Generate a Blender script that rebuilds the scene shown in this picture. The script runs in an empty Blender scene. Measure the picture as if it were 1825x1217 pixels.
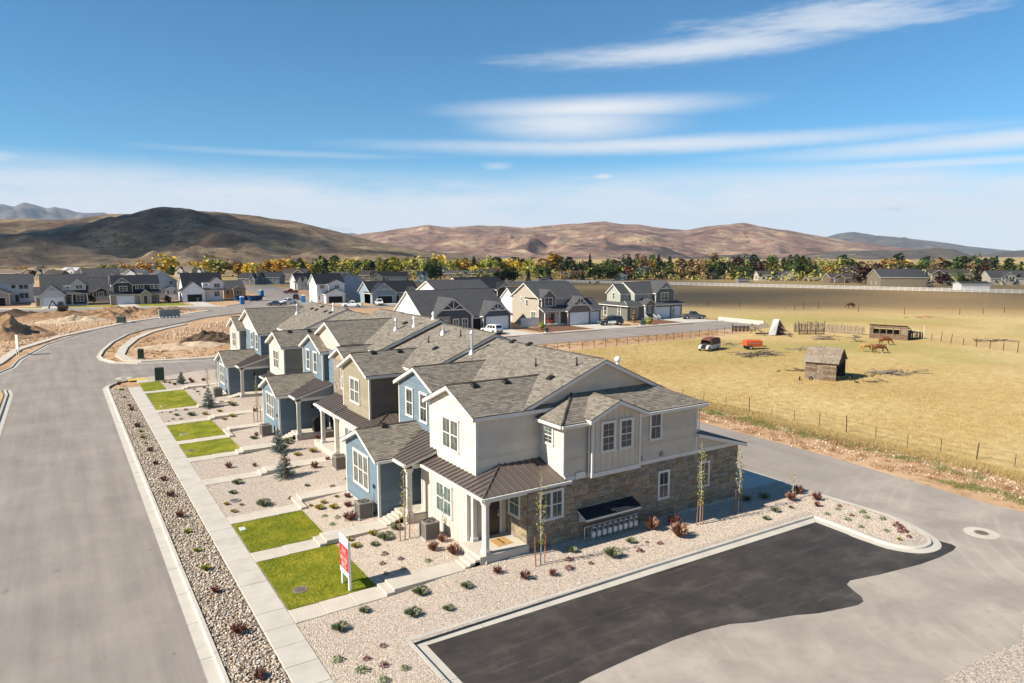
import bpy, bmesh, math, random
import numpy as np
from mathutils import Vector, Matrix
R = random.Random(7)
NR = np.random.default_rng(11)
S = bpy.context.scene
COL = S.collection
# ---------------------------------------------------------------- camera, sky, sun, exposure
CAM_H, FPX, CX, CY, HZ = 15.2, 1260.0, 912.5, 608.5, 453.0
PITCH = math.atan((CY - HZ) / FPX)
YAW = math.atan2(CX - 96, math.hypot(FPX, CY - HZ))
cam = bpy.data.cameras.new("camera"); camo = bpy.data.objects.new("camera", cam); COL.objects.link(camo)
cam.sensor_width = 36; cam.lens = 36 * FPX / 1825; cam.clip_start = .5; cam.clip_end = 60000
camo.location = (0, 0, CAM_H); camo.rotation_euler = (math.pi / 2 - PITCH, 0, -YAW)
S.camera = camo
SUN_EL = math.radians(37); SUN_D = Vector((-1, .13, 0)).normalized()   # towards the sun, on the ground
SUN_AZ = math.atan2(SUN_D.x, SUN_D.y)
sl = bpy.data.lights.new("sun", 'SUN'); so = bpy.data.objects.new("sun", sl); COL.objects.link(so)
sl.energy = 4.7; sl.angle = math.radians(.53); sl.color = (1, .91, .78)
sd = Vector((SUN_D.x * math.cos(SUN_EL), SUN_D.y * math.cos(SUN_EL), math.sin(SUN_EL)))
so.rotation_euler = sd.to_track_quat('Z', 'Y').to_euler(); so.location = (-60, 10, 90)
S.view_settings.view_transform = 'Standard'; S.view_settings.look = 'None'
S.view_settings.exposure = .93; S.view_settings.gamma = 1; S.view_settings.use_curve_mapping = False
S.cycles.max_bounces = 5; S.cycles.diffuse_bounces = 3; S.cycles.glossy_bounces = 2
S.cycles.transparent_max_bounces = 40; S.cycles.volume_bounces = 0
S.cycles.use_denoising = True
try: S.cycles.denoiser = 'OPENIMAGEDENOISE'
except Exception: pass

class NT:
    """small helper to wire nodes"""
    def __init__(s, tree): s.t = tree; s.n = tree.nodes; s.l = tree.links
    def node(s, typ, **kw):
        n = s.n.new(typ)
        for k, v in kw.items(): setattr(n, k, v)
        return n
    def set(s, sock, v):
        if isinstance(v, bpy.types.NodeSocket): s.l.new(v, sock)
        elif v is not None: sock.default_value = v
    def math(s, op, a, b=None, c=None, clamp=False):
        n = s.node('ShaderNodeMath', operation=op, use_clamp=clamp)
        for i, v in enumerate((a, b, c)):
            if v is not None: s.set(n.inputs[i], v)
        return n.outputs[0]
    def noise(s, vec, scale, detail=4, rough=.55, dist=0):
        n = s.node('ShaderNodeTexNoise'); s.set(n.inputs['Vector'], vec)
        n.inputs['Scale'].default_value = scale; n.inputs['Detail'].default_value = detail
        n.inputs['Roughness'].default_value = rough; n.inputs['Distortion'].default_value = dist
        return n.outputs['Fac']
    def mix(s, f, a, b, blend='MIX'):
        n = s.node('ShaderNodeMix', data_type='RGBA', blend_type=blend)
        s.set(n.inputs[0], f)
        for i, v in ((6, a), (7, b)):
            s.set(n.inputs[i], tuple(v) + (1,) if isinstance(v, (tuple, list)) and len(v) == 3 else v)
        return n.outputs[2]
    def smooth(s, v, a, b):
        n = s.node('ShaderNodeMapRange', interpolation_type='SMOOTHSTEP'); s.set(n.inputs[0], v)
        n.inputs[1].default_value = a; n.inputs[2].default_value = b
        return n.outputs[0]
    def ramp(s, f, stops):
        n = s.node('ShaderNodeValToRGB'); s.set(n.inputs[0], f); e = n.color_ramp.elements
        while len(e) < len(stops): e.new(.5)
        for i, (p, c) in enumerate(stops): e[i].position = p; e[i].color = tuple(c) + (1,)
        return n.outputs[0]

W = bpy.data.worlds.new("World"); S.world = W; W.use_nodes = True
w = NT(W.node_tree); w.n.clear()
sky = w.node('ShaderNodeTexSky', sky_type='NISHITA'); sky.sun_disc = False
sky.sun_elevation = SUN_EL; sky.sun_rotation = SUN_AZ; sky.altitude = 1700; sky.air_density = 1.0
sky.dust_density = .35; sky.ozone_density = 2.2
tc = w.node('ShaderNodeTexCoord').outputs['Generated']
sp = w.node('ShaderNodeSeparateXYZ'); w.l.new(tc, sp.inputs[0])
az = w.math('MULTIPLY', w.math('ARCTAN2', sp.outputs[0], sp.outputs[1]), 57.29578)
el = w.math('MULTIPLY', w.math('ARCSINE', sp.outputs[2]), 57.29578)
cv = w.node('ShaderNodeCombineXYZ'); w.set(cv.inputs[0], w.math('MULTIPLY', az, .045)); w.set(cv.inputs[1], w.math('MULTIPLY', el, .28))
n1 = w.noise(cv.outputs[0], 2.6, 7, .6); n2 = w.noise(cv.outputs[0], 9, 8, .68); n3 = w.noise(cv.outputs[0], .9, 5, .5)
nb = w.math('ADD', w.math('MULTIPLY', w.math('SUBTRACT', n1, .5), 1.1), w.math('MULTIPLY', w.math('SUBTRACT', n2, .5), .9))
def blob(a0, e0, ra, re, gain=1., k=.55, tilt=0.):
    """elongated cloud at azimuth a0 and elevation e0 (degrees)"""
    da = w.math('SUBTRACT', az, a0)
    de = w.math('SUBTRACT', w.math('SUBTRACT', el, e0), w.math('MULTIPLY', da, tilt))
    x = w.math('DIVIDE', da, ra); y = w.math('DIVIDE', de, re)
    r = w.math('SQRT', w.math('ADD', w.math('POWER', w.math('ABSOLUTE', x), 2.0), w.math('POWER', w.math('ABSOLUTE', y), 2.0)))
    v = w.math('ADD', w.math('SUBTRACT', 1.0, r), w.math('MULTIPLY', nb, k))
    return w.math('MULTIPLY', w.smooth(v, -.12, 1.0), gain)
blobs = [blob(47, 15.0, 16, 1.15, .8, .75, .03), blob(56, 16.0, 13, 1.5, .7, 1.2, .02), blob(62, 17.2, 8, .9, .5, 1.3), blob(39, 11.15, 13.5, 1.15, 1., .22, .012),
         blob(37.5, 10.0, 9.5, 1.9, .9, .3), blob(44, 8.35, 27, .85, .85, .35), blob(68, 7.4, 22, .95, .85, .3, .02), blob(64, 6.1, 17, .5, .7, .5),
         blob(40, 6.05, 1.3, .42, .9, .6), blob(67, 1.9, 3, .55, .8, .7), blob(16, 7.5, 14, .35, .25, .8), blob(31.5, 6.9, 1.6, .4, .5, .9),
         blob(-3, 6.1, 3, .7, .6, .9)]
c = blobs[0]
for b in blobs[1:]: c = w.math('MAXIMUM', c, b)
veil = w.math('MULTIPLY', w.smooth(el, 7.4, 4.6), w.smooth(w.math('ADD', w.math('ADD', n3, w.math('MULTIPLY', w.math('ADD', n1, w.math('MULTIPLY', n2, .6)), .5)), w.math('MULTIPLY', w.smooth(el, 6.5, 1.5), .24)), .48, 1.12))
veil = w.math('MULTIPLY', veil, .95)
c = w.math('MAXIMUM', c, veil)
el_ok = w.smooth(el, -1.0, .5)
c = w.math('MULTIPLY', c, el_ok, clamp=True)
# thin grey streaks in the veil
streak = w.math('MULTIPLY', w.smooth(n1, .60, .72), w.smooth(el, 6, 2.5))
ccol = w.mix(streak, (6.5, 6.8, 7.2), (4.9, 5.4, 6.1))
skycol = w.mix(1.0, sky.outputs[0], (.40, .87, 1.04), 'MULTIPLY')
out = w.mix(c, skycol, ccol)
bg = w.node('ShaderNodeBackground'); w.l.new(out, bg.inputs[0]); bg.inputs[1].default_value = .068
wo = w.node('ShaderNodeOutputWorld'); w.l.new(bg.outputs[0], wo.inputs[0])

# ---------------------------------------------------------------- pixel of the photograph -> point of the place
FWD = Vector((math.sin(YAW) * math.cos(PITCH), math.cos(YAW) * math.cos(PITCH), -math.sin(PITCH)))
RGT = Vector((math.cos(YAW), -math.sin(YAW), 0)); UPV = RGT.cross(FWD)
def ray(x, y): return FWD + RGT * ((x - CX) / FPX) - UPV * ((y - CY) / FPX)
def at(x, y, z=0.):
    d = ray(x, y); t = (z - CAM_H) / d.z; return Vector((d.x * t, d.y * t, z))
def scale_at(p): return (Vector(p) - camo.location).dot(FWD) / FPX        # metres per photo pixel there

# ---------------------------------------------------------------- materials
MATS = {}
def mat(name, col, rough=.8, spec=.3, var=0., vs=6., col2=None, metal=0., bump=0., bs=40., coat=0., det=5, obj=False, rnd=None, emit=None):
    if name in MATS: return MATS[name]
    m = bpy.data.materials.new(name); m.use_nodes = True; t = NT(m.node_tree); b = t.n['Principled BSDF']
    b.inputs['Roughness'].default_value = rough; b.inputs['Metallic'].default_value = metal
    b.inputs['Specular IOR Level'].default_value = spec
    if coat: b.inputs['Coat Weight'].default_value = coat; b.inputs['Coat Roughness'].default_value = .08
    geo = t.node('ShaderNodeNewGeometry'); pos = geo.outputs['Position']
    c = tuple(col) + (1,)
    if var or col2:
        f = t.noise(pos, vs, det, .6)
        f = t.smooth(f, .3, .7)
        a = col; d = col2 or tuple(min(1, x * (1 + var)) for x in col)
        if not col2: a = tuple(x * (1 - var) for x in col)
        c = t.mix(f, a, d)
    if rnd:
        rc = t.ramp(geo.outputs['Random Per Island'], [(i / max(1, len(rnd) - 1), x) for i, x in enumerate(rnd)])
        c = t.mix(.85, c, rc) if var else rc
    t.set(b.inputs['Base Color'], c)
    if bump:
        bn = t.node('ShaderNodeBump'); bn.inputs['Strength'].default_value = bump; bn.inputs['Distance'].default_value = .03
        t.set(bn.inputs['Height'], t.noise(pos, bs, 4, .6)); t.l.new(bn.outputs[0], b.inputs['Normal'])
    MATS[name] = m
    return m
def sheetmat(name, fn, rough=.9, spec=.2):
    """material whose colour comes from fn(t, pos) -> (colour, bump height or None)"""
    if name in MATS: return MATS[name]
    m = bpy.data.materials.new(name); m.use_nodes = True; t = NT(m.node_tree); b = t.n['Principled BSDF']
    b.inputs['Roughness'].default_value = rough; b.inputs['Specular IOR Level'].default_value = spec
    pos = t.node('ShaderNodeNewGeometry').outputs['Position']
    r = fn(t, pos); c, h = r[0], r[1]
    t.set(b.inputs['Base Color'], c)
    if h is not None:
        bn = t.node('ShaderNodeBump'); bn.inputs['Strength'].default_value = r[2] if len(r) > 2 else .5
        bn.inputs['Distance'].default_value = r[3] if len(r) > 3 else .04
        t.set(bn.inputs['Height'], h); t.l.new(bn.outputs[0], b.inputs['Normal'])
    MATS[name] = m
    return m

# ---------------------------------------------------------------- mesh builder and tagging
ORIG = {}
class MB:
    def __init__(s): s.v = []; s.f = []; s.m = []; s.u = []; s.cm = 0
    def poly(s, pts, uv=None):
        i = len(s.v); s.v += [tuple(p) for p in pts]; s.u += uv or [(0, 0)] * len(pts)
        s.f.append(list(range(i, i + len(pts)))); s.m.append(s.cm)
    def mesh(s, vs, fs):
        i = len(s.v); s.v += [tuple(p) for p in vs]; s.u += [(0, 0)] * len(vs)
        for f in fs: s.f.append([i + k for k in f]); s.m.append(s.cm)
    def box(s, x0, y0, z0, x1, y1, z1):
        if x0 > x1: x0, x1 = x1, x0
        if y0 > y1: y0, y1 = y1, y0
        if z0 > z1: z0, z1 = z1, z0
        s.mesh([(x0, y0, z0), (x1, y0, z0), (x1, y1, z0), (x0, y1, z0), (x0, y0, z1), (x1, y0, z1), (x1, y1, z1), (x0, y1, z1)],
               [(0, 3, 2, 1), (4, 5, 6, 7), (0, 1, 5, 4), (1, 2, 6, 5), (2, 3, 7, 6), (3, 0, 4, 7)])
    def bev(s, x0, y0, z0, x1, y1, z1, e=.01):
        """box with its top edges taken off"""
        s.mesh([(x0, y0, z0), (x1, y0, z0), (x1, y1, z0), (x0, y1, z0), (x0, y0, z1 - e), (x1, y0, z1 - e), (x1, y1, z1 - e), (x0, y1, z1 - e),
                (x0 + e, y0 + e, z1), (x1 - e, y0 + e, z1), (x1 - e, y1 - e, z1), (x0 + e, y1 - e, z1)],
               [(0, 3, 2, 1), (8, 9, 10, 11), (0, 1, 5, 4), (1, 2, 6, 5), (2, 3, 7, 6), (3, 0, 4, 7), (4, 5, 9, 8), (5, 6, 10, 9), (6, 7, 11, 10), (7, 4, 8, 11)])
    def prism(s, pts, vec):
        n = len(pts); vec = Vector(vec); a = [Vector(p) for p in pts]; b = [p + vec for p in a]
        s.mesh(a + b, [list(range(n))[::-1], list(range(n, 2 * n))] + [(i, (i + 1) % n, n + (i + 1) % n, n + i) for i in range(n)])
    def cyl(s, p0, p1, r0, r1=None, n=8, caps=True, ph=0.):
        p0, p1 = Vector(p0), Vector(p1); r1 = r0 if r1 is None else r1
        d = (p1 - p0); d = d.normalized() if d.length > 1e-9 else Vector((0, 0, 1))
        x = d.orthogonal().normalized(); y = d.cross(x); a = []; b = []
        for i in range(n):
            t = 2 * math.pi * i / n + ph; k = x * math.cos(t) + y * math.sin(t)
            a.append(p0 + k * r0); b.append(p1 + k * r1)
        f = [(i, (i + 1) % n, n + (i + 1) % n, n + i) for i in range(n)]
        if caps: f += [list(range(n))[::-1], list(range(n, 2 * n))]
        s.mesh(a + b, f)
    def tube(s, pts, r, n=6):
        for a, b in zip(pts[:-1], pts[1:]): s.cyl(a, b, r, r, n, True)
    def loft(s, rings, cap=True):
        n = len(rings[0]); vs = [p for r in rings for p in r]; f = []
        for k in range(len(rings) - 1):
            for i in range(n): f.append((k * n + i, k * n + (i + 1) % n, (k + 1) * n + (i + 1) % n, (k + 1) * n + i))
        if cap: f += [list(range(n))[::-1], list(range((len(rings) - 1) * n, len(rings) * n))]
        s.mesh(vs, f)
    def ball(s, c, rx, ry=None, rz=None, n=8, k=5):
        ry = ry or rx; rz = rz or rx; c = Vector(c); rings = []
        for j in range(k + 1):
            a = -math.pi / 2 + math.pi * j / k; q = max(math.cos(a), .02)
            rings.append([c + Vector((rx * q * math.cos(2 * math.pi * i / n), ry * q * math.sin(2 * math.pi * i / n), rz * math.sin(a))) for i in range(n)])
        s.loft(rings)
    def lap(s, poly, nrm, up, exposure, thick, t0=None):
        """courses of boards or shingles over a flat convex polygon, each course tipped out at its lower edge"""
        P = [Vector(p) for p in poly]; nrm = Vector(nrm).normalized(); up = Vector(up).normalized(); sd_ = up.cross(nrm)
        ts = [p.dot(up) for p in P]; lo, hi = min(ts), max(ts); k = lo if t0 is None else t0
        def clip(Q, h, keep_above):
            o = []
            for a, b in zip(Q, Q[1:] + Q[:1]):
                da, db = a.dot(up) - h, b.dot(up) - h
                if not keep_above: da, db = -da, -db
                if da >= -1e-7: o.append(a)
                if (da > 1e-7 and db < -1e-7) or (da < -1e-7 and db > 1e-7): o.append(a + (b - a) * (da / (da - db)))
            return o
        while k < hi - 1e-4:
            k1 = k + exposure
            Q = clip(clip(P, k, True), k1, False) if True else P
            if len(Q) >= 3:
                pts = []; uv = []
                for p in Q:
                    f = (k1 - p.dot(up)) / exposure
                    pts.append(p + nrm * (.002 + thick * f)); uv.append((p.dot(sd_), p.dot(up)))
                s.poly(pts, uv)
                low = [i for i, p in enumerate(Q) if abs(p.dot(up) - max(k, lo)) < 1e-4]
                if len(low) == 2:
                    a, b = low if low[0] < low[1] else low[::-1]
                    s.poly([pts[a], Q[a], Q[b], pts[b]], [uv[a]] * 2 + [uv[b]] * 2)
            k = k1
    def build(s, name, mats, parent=None, kind=None, label=None, smooth=False, off=None):
        if off is None: off = ORIG.get(parent.name, Vector()) if parent else Vector()
        off = Vector(off)
        me = bpy.data.meshes.new(name); me.from_pydata([tuple(Vector(p) - off) for p in s.v] if off.length else s.v, [], s.f)
        for m in (mats if isinstance(mats, (list, tuple)) else [mats]): me.materials.append(m)
        if any(s.m): me.polygons.foreach_set('material_index', s.m)
        if any(u != (0, 0) for u in s.u):
            l = me.uv_layers.new(name='uv'); li = np.zeros(len(me.loops), np.int32); me.loops.foreach_get('vertex_index', li)
            l.data.foreach_set('uv', np.array(s.u, np.float32)[li].ravel())
        if smooth: me.polygons.foreach_set('use_smooth', [True] * len(me.polygons))
        me.update()
        o = link(name, me, parent); ORIG[o.name] = off
        if kind: o['kind'] = kind
        if label: o['label'] = label
        return o
def link(name, me, parent=None, loc=None):
    o = bpy.data.objects.new(name, me); COL.objects.link(o)
    if parent: o.parent = parent
    if loc is not None: o.location = loc
    return o
def tag(o, label=None, cat=None, group=None, kind=None):
    if label: o['label'] = label
    if cat: o['category'] = cat
    if group: o['group'] = group
    if kind: o['kind'] = kind
    return o
def thing(name, label, cat, loc=(0, 0, 0), rz=0, group=None):
    o = bpy.data.objects.new(name, None); COL.objects.link(o); o.location = loc; o.rotation_euler = (0, 0, rz)
    o.empty_display_size = .3; ORIG[o.name] = Vector(loc)
    return tag(o, label, cat, group)
def dup(o, parent=None, loc=None, rz=None, label=None, group=None, scale=None):
    c = o.copy(); COL.objects.link(c)
    if parent: c.parent = parent
    if loc is not None: c.location = loc
    if rz is not None: c.rotation_euler = (0, 0, rz)
    if scale is not None: c.scale = scale if isinstance(scale, tuple) else (scale,) * 3
    if label: c['label'] = label
    if group: c['group'] = group
    for k in list(o.children): dup(k, c)
    return c
def fast(name, V, F, mats, kind=None, parent=None, mi=None):
    """mesh straight from arrays: V (n,3), F (m,3 or 4)"""
    me = bpy.data.meshes.new(name); k = F.shape[1]
    me.vertices.add(len(V)); me.vertices.foreach_set('co', V.astype(np.float32).ravel())
    me.loops.add(F.size); me.loops.foreach_set('vertex_index', F.astype(np.int32).ravel())
    me.polygons.add(len(F)); me.polygons.foreach_set('loop_start', np.arange(0, F.size, k, dtype=np.int32))
    for m in (mats if isinstance(mats, (list, tuple)) else [mats]): me.materials.append(m)
    if mi is not None: me.polygons.foreach_set('material_index', mi.astype(np.int32))
    me.update(calc_edges=True)
    o = link(name, me, parent)
    if kind: o['kind'] = kind
    return o
OCT_V = np.array([(1, 0, 0), (-1, 0, 0), (0, 1, 0), (0, -1, 0), (0, 0, 1), (0, 0, -1)], float)
OCT_F = np.array([(0, 2, 4), (2, 1, 4), (1, 3, 4), (3, 0, 4), (2, 0, 5), (1, 2, 5), (3, 1, 5), (0, 3, 5)])
def stones(P, r0, r1, flat=.6, V0=OCT_V, F0=OCT_F):
    """many small angular stones at points P -> arrays"""
    n = len(P); k = len(V0); v = V0[None].repeat(n, 0) * (1 + .35 * (NR.random((n, k, 3)) - .5))
    v *= (r0 + (r1 - r0) * NR.random(n) ** 2)[:, None, None] * np.stack([np.ones(n), .65 + .35 * NR.random(n), flat * (.7 + .6 * NR.random(n))], 1)[:, None, :]
    a = NR.random(n) * 6.283; ca, sa = np.cos(a)[:, None], np.sin(a)[:, None]; ti = (NR.random(n) - .5)[:, None] * .9
    x, y, z = v[..., 0], v[..., 1], v[..., 2]
    z, x = z + x * ti, x
    v = np.stack([x * ca - y * sa, x * sa + y * ca, z], 2) + P[:, None, :]
    f = F0[None] + (np.arange(n) * k)[:, None, None]
    return v.reshape(-1, 3), f.reshape(-1, F0.shape[1])
# ---------------------------------------------------------------- the ground, roads and pavements
def m_ground(t, p):
    n = t.noise(p, .05, 8, .62); n2 = t.noise(p, 1.3, 6, .7); n3 = t.noise(p, .004, 5, .6)
    c = t.ramp(n, [(.3, (.31, .18, .092)), (.5, (.45, .285, .16)), (.68, (.55, .39, .24))])
    c = t.mix(t.smooth(n2, .45, .75), c, (.25, .145, .07))
    sep = t.node('ShaderNodeVectorMath', operation='LENGTH'); t.l.new(p, sep.inputs[0])
    far = t.smooth(sep.outputs['Value'], 240, 420)
    fc = t.ramp(n3, [(.35, (.22, .16, .07)), (.5, (.36, .25, .11)), (.62, (.45, .33, .16))])
    return t.mix(far, c, fc), n2, .7, .08
def m_field(t, p):
    n = t.noise(p, .035, 6, .6); n2 = t.noise(p, .9, 7, .72); n3 = t.noise(p, 5, 4, .7); ng = t.noise(p, .022, 4, .5, .6)
    c = t.ramp(t.math('ADD', t.math('MULTIPLY', n, .45), t.math('MULTIPLY', n2, .55)), [(.32, (.34, .222, .078)), (.5, (.465, .335, .14)), (.66, (.60, .475, .25))])
    sx = t.node('ShaderNodeSeparateXYZ'); t.l.new(p, sx.inputs[0])
    u = t.math('ADD', t.math('MULTIPLY', sx.outputs[0], .766), t.math('MULTIPLY', sx.outputs[1], .643))
    green = t.math('MULTIPLY', t.smooth(ng, .47, .62), t.smooth(u, 70, 110)); green = t.math('MULTIPLY', green, t.smooth(u, 210, 170))
    c = t.mix(t.math('MULTIPLY', green, .55), c, (.27, .25, .06))
    br = t.smooth(t.math('ADD', u, t.math('MULTIPLY', t.math('SUBTRACT', n, .5), 60)), 195, 232)
    c = t.mix(br, c, t.mix(t.smooth(n2, .3, .7), (.23, .148, .064), (.31, .21, .098)))
    c = t.mix(t.math('MULTIPLY', t.smooth(n3, .55, .75), .45), c, (.24, .15, .05))
    return c, n2, .8, .15
def m_asphalt(t, p):
    sx = t.node('ShaderNodeSeparateXYZ'); t.l.new(p, sx.inputs[0])
    cm = t.node('ShaderNodeCombineXYZ'); t.l.new(sx.outputs[0], cm.inputs[0]); t.set(cm.inputs[1], t.math('MULTIPLY', sx.outputs[1], .06))
    st = t.noise(cm.outputs[0], 1.1, 4, .6); n = t.noise(p, .25, 6, .65); g = t.noise(p, 55, 2, .5)
    c = t.ramp(t.math('ADD', t.math('MULTIPLY', st, .5), t.math('MULTIPLY', n, .5)), [(.36, (.212, .184, .160)), (.5, (.258, .225, .197)), (.64, (.31, .272, .24))])
    c = t.mix(t.math('MULTIPLY', t.smooth(g, .5, .8), .25), c, (.13, .115, .10))
    c = t.mix(t.math('MULTIPLY', t.smooth(t.noise(p, .8, 3, .5), .69, .76), .5), c, (.15, .13, .115)); vr = t.node('ShaderNodeTexVoronoi', feature='DISTANCE_TO_EDGE'); dv = t.node('ShaderNodeVectorMath', operation='MULTIPLY_ADD'); t.l.new(p, dv.inputs[0]); dv.inputs[1].default_value = (.16, .09, 1); t.set(dv.inputs[2], t.noise(p, .5, 4, .6)); t.l.new(dv.outputs[0], vr.inputs['Vector']); vr.inputs['Scale'].default_value = 1
    c = t.mix(t.math('MULTIPLY', t.math('MULTIPLY', t.smooth(vr.outputs['Distance'], .012, .003), t.smooth(t.noise(p, .13, 2, .5), .55, .65)), .22), c, (.14, .122, .105)); c = t.mix(t.math('MULTIPLY', t.smooth(t.noise(p, 3.2, 4, .7), .6, .72), .18), c, (.36, .31, .265)); c = t.mix(t.math('MULTIPLY', t.smooth(t.noise(p, 2.3, 2, .4), .74, .8), .55), c, (.09, .078, .068))
    return c, g, .25, .01
def m_apron(t, p):
    n = t.noise(p, .3, 7, .62, .25); g = t.noise(p, 55, 2, .5); k = t.noise(p, 1.7, 6, .65, .2)
    c = t.ramp(n, [(.33, (.268, .232, .2)), (.5, (.325, .285, .245)), (.66, (.395, .345, .293))])
    c = t.mix(t.math('MULTIPLY', t.smooth(k, .52, .72), .35), c, (.24, .205, .175)); tw = t.node('ShaderNodeTexWave', wave_type='RINGS', rings_direction='Z'); mp = t.node('ShaderNodeMapping'); t.l.new(p, mp.inputs[0]); mp.inputs['Location'].default_value = (-52, -2, 0); t.l.new(mp.outputs[0], tw.inputs[0]); tw.inputs['Scale'].default_value = .35; tw.inputs['Distortion'].default_value = 2.5; tw.inputs['Detail'].default_value = 3; tw.inputs['Detail Scale'].default_value = .6
    c = t.mix(t.math('MULTIPLY', t.math('MULTIPLY', t.smooth(tw.outputs['Fac'], .7, .98), t.smooth(t.noise(p, .22, 3, .5), .45, .65)), .3), c, (.44, .385, .32))
    c = t.mix(t.math('MULTIPLY', t.smooth(g, .5, .8), .2), c, (.17, .15, .13))
    return c, g, .25, .01
def m_patch(t, p):
    n = t.noise(p, .4, 6, .65, .2); g = t.noise(p, 60, 2, .5); sx = t.node('ShaderNodeMapping'); t.l.new(p, sx.inputs[0])
    sx.inputs['Rotation'].default_value = (0, 0, .15); sx.inputs['Scale'].default_value = (.25, 2.2, 1)
    s2 = t.noise(sx.outputs[0], 1.2, 5, .65)
    c = t.ramp(n, [(.35, (.028, .024, .021)), (.52, (.046, .039, .034)), (.7, (.085, .073, .062))])
    c = t.mix(t.math('MULTIPLY', t.smooth(s2, .52, .72), .5), c, (.10, .087, .075))
    sl_ = t.node('ShaderNodeMapping'); t.l.new(p, sl_.inputs[0]); sl_.inputs['Rotation'].default_value = (0, 0, -.25); sl_.inputs['Scale'].default_value = (.3, 7, 1)
    c = t.mix(t.math('MULTIPLY', t.smooth(t.noise(sl_.outputs[0], .9, 3, .5), .66, .72), .45), c, (.13, .115, .10)); c = t.mix(t.math('MULTIPLY', t.smooth(t.noise(p, 14, 3, .6), .68, .78), .6), c, (.16, .14, .12))
    c = t.mix(t.math('MULTIPLY', t.smooth(g, .55, .8), .3), c, (.015, .014, .013))
    return c, g, .4, .012
def m_conc(base):
    def f(t, p):
        n = t.noise(p, .8, 6, .65); g = t.noise(p, 30, 3, .6)
        c = t.ramp(n, [(.3, tuple(x * .86 for x in base)), (.5, base), (.7, tuple(min(.85, x * 1.07) for x in base))])
        c = t.mix(t.math('MULTIPLY', t.smooth(t.noise(p, 4, 5, .7), .6, .8), .3), c, tuple(x * .72 for x in base))
        return c, g, .2, .008
    return f
def m_lawn(t, p):
    n = t.noise(p, .55, 5, .6, .5); n2 = t.noise(p, 7, 5, .7)
    c = t.ramp(n, [(.32, (.11, .145, .008)), (.5, (.20, .21, .012)), (.68, (.33, .29, .028))])
    return t.mix(t.math('MULTIPLY', t.smooth(n2, .5, .75), .5), c, (.06, .095, .006)), n2, .8, .05
def m_gravel(t, p):
    v = t.node('ShaderNodeTexVoronoi'); t.l.new(p, v.inputs['Vector']); v.inputs['Scale'].default_value = 17
    c = t.ramp(t.node('ShaderNodeSeparateColor').outputs[0] if False else v.outputs['Distance'], [(0, (.60, .50, .40)), (.35, (.5, .41, .33)), (.75, (.29, .235, .18))])
    rc = t.node('ShaderNodeHueSaturation'); t.set(rc.inputs['Color'], c)
    sc = t.node('ShaderNodeSeparateColor'); t.l.new(v.outputs['Color'], sc.inputs[0])
    t.set(rc.inputs['Value'], t.math('ADD', .72, t.math('MULTIPLY', sc.outputs[0], .5)))
    t.set(rc.inputs['Saturation'], t.math('ADD', .5, t.math('MULTIPLY', sc.outputs[1], .7)))
    return rc.outputs[0], t.math('SUBTRACT', 1.0, v.outputs['Distance']), .6, .03
def m_alley(t, p):
    a, g, *_ = m_asphalt(t, p); b_, g2, *_ = m_apron(t, p); sx = t.node('ShaderNodeSeparateXYZ'); t.l.new(p, sx.inputs[0])
    f = t.smooth(t.math('ADD', sx.outputs[1], t.math('MULTIPLY', t.noise(p, .25, 4, .6), 9)), 42, 25); return t.mix(f, a, b_), g, .25, .01
ALLEY = sheetmat('alley_asphalt', m_alley)
GROUND = sheetmat('dirt_and_plain', m_ground); FIELD = sheetmat('dry_grass_field', m_field); ASPH = sheetmat('aged_asphalt', m_asphalt)
APRON = sheetmat('dusty_asphalt', m_apron); PATCH = sheetmat('new_asphalt', m_patch, .75, .35); CONC = sheetmat('kerb_concrete', m_conc((.475, .44, .38)))
CONC2 = sheetmat('walk_concrete', m_conc((.50, .45, .375))); CONC3 = sheetmat('drive_concrete', m_conc((.50, .465, .41))); LAWN = sheetmat('lawn_ground', m_lawn)
GRAVEL = sheetmat('fine_gravel', m_gravel); JOINT = mat('joint_bed', (.16, .145, .125), .9)  # JOINT: dark bed that shows in the gaps between slabs
COBBLE = mat('cobble_bed', (.22, .18, .14), .95, var=.4, vs=9)

def sheet(name, pts, z, m, kind='structure'):
    b = MB(); b.poly([(x, y, z) for x, y in pts]); o = b.build(name, m, kind=kind)
    bm = bmesh.new(); bm.from_mesh(o.data)
    for f in bm.faces:
        if f.normal.z < 0: f.normal_flip()
    bmesh.ops.triangulate(bm, faces=bm.faces); bm.to_mesh(o.data); bm.free(); return o
def sweep(name, path, prof, m, kind='structure', parent=None, seg=None, gap=.012, closed=False):
    """profile [(offset to the right of travel, z)] drawn along a path, cut into lengths with open joints"""
    P = [Vector((p[0], p[1], p[2] if len(p) > 2 else 0)) for p in path]
    if seg:      # resample into equal lengths
        Q = []
        for a, b_ in zip(P[:-1], P[1:]):
            n = max(1, round((b_ - a).length / seg)); Q += [a.lerp(b_, i / n) for i in range(n)]
        P = Q + [P[-1]]
    N = []
    for i in range(len(P)):
        a = P[max(0, i - 1)]; c = P[min(len(P) - 1, i + 1)]
        d1 = (P[i] - a); d2 = (c - P[i]); d1.z = d2.z = 0
        d1 = d1.normalized() if d1.length > 1e-6 else d2.normalized(); d2 = d2.normalized() if d2.length > 1e-6 else d1
        n1 = Vector((d1.y, -d1.x, 0)); n2 = Vector((d2.y, -d2.x, 0)); n = (n1 + n2)
        n = n.normalized() if n.length > 1e-6 else n1; N.append(n / max(.5, n.dot(n1)))
    b = MB()
    def ring(p, n): return [p + n * o + Vector((0, 0, z)) for o, z in prof]
    for i in range(len(P) - 1):
        a, c = P[i], P[i + 1]; d = (c - a).normalized() * (gap if seg else 0)
        b.loft([ring(a + d, N[i]), ring(c - d, N[i + 1])])
    return b.build(name, m, parent=parent, kind=kind)

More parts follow.
